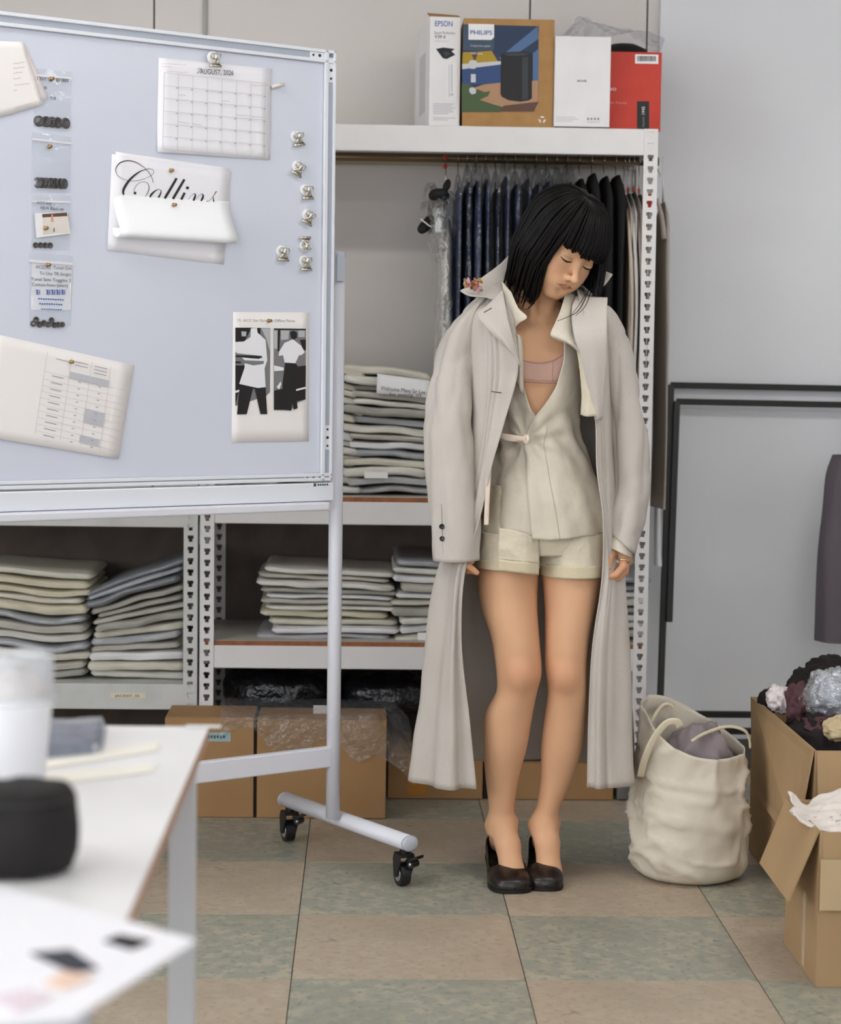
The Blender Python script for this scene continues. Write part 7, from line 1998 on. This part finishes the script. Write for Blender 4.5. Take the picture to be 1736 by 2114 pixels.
# ------------------------------------------------------------------ brooch, ring
br = thing('flower_brooch', 'small dried-flower brooch in pink and ochre pinned on the coat collar', 'brooch', bpt(978, 590, -0.075))
PET = [mat('petal_ochre', C(186, 146, 84), 0.8), mat('petal_pink', C(196, 120, 142), 0.8), mat('petal_rose', C(206, 150, 154), 0.8), mat('petal_sage', C(136, 140, 112), 0.8), mat('petal_mauve', C(150, 110, 124), 0.8)]
rp = random.Random(9)
for k in range(26):
    c = bpt(978 + rp.uniform(-17, 15), 589 + rp.uniform(-13, 12), -0.078 - rp.uniform(0, 0.016))
    d = np.array([rp.uniform(-1, 1), rp.uniform(-1, -0.1), rp.uniform(-1, 1)]); d /= np.linalg.norm(d)
    e = np.cross(d, [0.3, 1, 0.2]); e /= np.linalg.norm(e); f_ = np.cross(d, e)
    L_, w_ = rp.uniform(0.008, 0.015), rp.uniform(0.003, 0.007)
    G = np.array([[c + d * L_ * (t_ - 0.4) + e * w_ * q * math.sin(math.pi * (0.12 + 0.8 * t_)) + f_ * 0.003 * (q * q + rp.uniform(-0.3, 0.3) * t_) for q in (-1, -0.5, 0, 0.5, 1)] for t_ in np.linspace(0, 1, 6)])
    s = MB(); s.grid(G); s.build('petal', PET[k % 5 if k % 3 else 0], br, smooth=True, solid=0.0006)
s = MB()
for k in range(7):
    a = bpt(982 + rp.uniform(-6, 8), 590 + rp.uniform(-4, 4), -0.092); b = a + np.array([rp.uniform(-0.008, 0.012), -0.004, rp.uniform(-0.024, 0.0)])
    s.tube(crs([a, (a + b) / 2 + np.array([rp.uniform(-.004, .004), -0.004, 0]), b], 8), 0.0009, 5)
s.build('stamen', PET[1], br, smooth=True)
rg = thing('finger_ring', 'chunky pale metal ring on the right-hand side hand', 'ring', knR[0])
c = knR[0] * 0.55 + fgR[0][0] * 0.45; ax_ = fgR[0][0] - knR[0]; ax_ /= np.linalg.norm(ax_)
e1 = np.cross(ax_, [0, 1, 0]); e1 /= np.linalg.norm(e1); e2 = np.cross(ax_, e1)
s = MB(); s.tube([c + 0.0112 * (math.cos(a) * e1 + math.sin(a) * e2) for a in np.linspace(0, 2 * math.pi, 25)[:-1]], 0.0024, 8, closed=True); s.build('band', mat('pale_gold', C(230, 214, 176), 0.2, metal=0.9), rg, smooth=True)
for k in range(4):
    a = math.radians(200 + 40 * k); s = MB(); s.ball(c + 0.0128 * (math.cos(a) * e1 + math.sin(a) * e2), 0.0042, 8); s.build('bead', mat('pearl', C(236, 230, 216), 0.2), rg, smooth=True)

# ------------------------------------------------------------------ pumps
M_shoe = mat('shoe_black_leather', C(30, 22, 19), 0.32, spec=0.5, bump=(140, 0.15, 0.002))
M_sole = mat('shoe_sole', C(20, 17, 15), 0.6)
M_sin = mat('shoe_lining', C(60, 48, 40), 0.7)
def pump(label, hl, bl_, te, wide, dirx, open0):
    """hl heel point, bl_ ball, te toe tip on the floor: loft of U-shaped sections"""
    heel = np.array([hl[0], hl[1] + 0.012, 0]); toe = np.array([te[0], te[1], 0])
    ax = toe - heel; Lg = np.linalg.norm(ax); ax /= Lg; sx = np.array([-ax[1], ax[0], 0]); sx = sx if sx[0] > 0 else -sx
    t = thing('pump_shoe', label, 'shoe', (heel + toe) / 2, 'black pumps')
    # stations: u, half width, sole height, rim height above sole, open?
    ST = np.array([(0.0, 0.014, 0.052, 0.050), (0.03, 0.026, 0.052, 0.054), (0.13, 0.036, 0.050, 0.050), (0.28, 0.038, 0.040, 0.044), (0.42, 0.041, 0.023, 0.042), (0.54, 0.045, 0.012, 0.042), (0.64, 0.048, 0.0090, 0.042), (0.76, 0.0485, 0.0085, 0.038), (0.87, 0.0435, 0.0085, 0.031), (0.94, 0.035, 0.0090, 0.024), (0.98, 0.022, 0.0095, 0.016), (1.0, 0.001, 0.011, 0.004)])
    S = crs(ST, 60); S[:, 1] = np.maximum(S[:, 1], 0.0008); u_ = np.linspace(0, 1, 60)
    G = []; m = 33
    for i in range(60):
        u0, w_, sh_, rm = S[i]
        w_ *= wide
        u0 = np.clip(u0, 0, 1)
        shift = dirx * 0.010 * math.sin(math.pi * u0)
        c = heel + ax * Lg * u0 + sx * shift
        op = np.clip((0.60 - u0) / 0.06, 0, 1)         # 1 = open top, 0 = closed vamp
        row = []
        for j in range(m):
            v = j / (m - 1) * 2 - 1                    # -1 .. 1 across
            ang = v * math.pi / 2
            # closed arch
            xc = math.sin(ang) * w_; zc = sh_ + rm * max(0.0, math.cos(ang)) ** 0.62
            # open wall: goes up outside and stops at rim
            k_ = abs(v); zo = sh_ + rm * (1 - k_) ** 1.0 * 1.0
            xo = np.sign(v) * w_ * (0.97 - 0.10 * (1 - k_) ** 2 + 0.05 * math.sin(k_ * math.pi))
            if k_ < 0.28: zo = sh_ + rm * (1 - 0.28); xo = np.sign(v) * w_ * 0.90 if v != 0 else 0.0; 
            row.append(c + sx * (xc * (1 - op) + xo * op) + EZ * (zc * (1 - op) + zo * op))
        G.append(row)
    G = np.array(G)
    # split open part: build left and right walls separately where open
    s = MB(); k0 = int(0.36 * (m - 1) / 1)  # columns belonging to the open gap
    jl, jr = [j for j in range(m) if (j / (m - 1) * 2 - 1) <= -0.28], [j for j in range(m) if (j / (m - 1) * 2 - 1) >= 0.28]
    iopen = int(np.argmax(S[:, 0] > 0.57))
    s.grid(G[:iopen + 1][:, jl]); s.grid(G[:iopen + 1][:, jr]); s.grid(G[iopen:])
    # heel counter joining both walls
    back = np.array([[G[0, j] for j in jl][::-1], [G[0, j] for j in jr]])
    bk = []
    for q in np.linspace(0, 1, 9):
        bow = -ax * 0.010 * math.sin(math.pi * q)
        bk.append((back[0] * (1 - q) + back[1] * q)[:] + bow)
    s.grid(np.array(bk))
    up = s.build('upper', M_shoe, t, smooth=True, solid=0.002, weld=True)
    # sole and heel
    bt = []
    for i in range(60):
        u0, w_, sh_, rm = S[i]; u0 = np.clip(u0, 0, 1); c = heel + ax * Lg * u0 + sx * dirx * 0.010 * math.sin(math.pi * u0); w_ *= wide * 1.03
        bt.append([c - sx * w_ + EZ * (sh_ + 0.002), c + sx * w_ + EZ * (sh_ + 0.002), c + sx * w_ + EZ * (max(0.0008, sh_ - 0.0075)), c - sx * w_ + EZ * (max(0.0008, sh_ - 0.0075))])
    s = MB(); s.grid(np.array(bt), cv=True); s.f.append((0, 1, 2, 3)); s.m.append(0); s.f.append((239, 238, 237, 236)); s.m.append(0); s.build('sole', M_sole, t, smooth=False)
    s = MB(); G2 = []
    for z, k_ in ((0.047, 1.0), (0.03, 0.86), (0.0008, 0.82)):
        c = heel + ax * 0.030
        a = np.arange(20) * 2 * math.pi / 20
        G2.append(c + np.cos(a)[:, None] * sx * 0.029 * k_ + np.sin(a)[:, None] * ax * 0.031 * k_ + EZ * z)
    s.grid(np.array(G2), cv=True); s.f.append(tuple(range(40, 60))); s.m.append(0); s.build('heel', M_sole, t, smooth=True)
    return t
pump('black leather pump on the left foot in the photo, toe turned inward', heelL, ballL, toeL, 1.0, 0.0, 0.7)
pump('black leather pump on the right foot in the photo, pointing forward', heelR, ballR, toeR, 0.86, 0.0, 0.7)
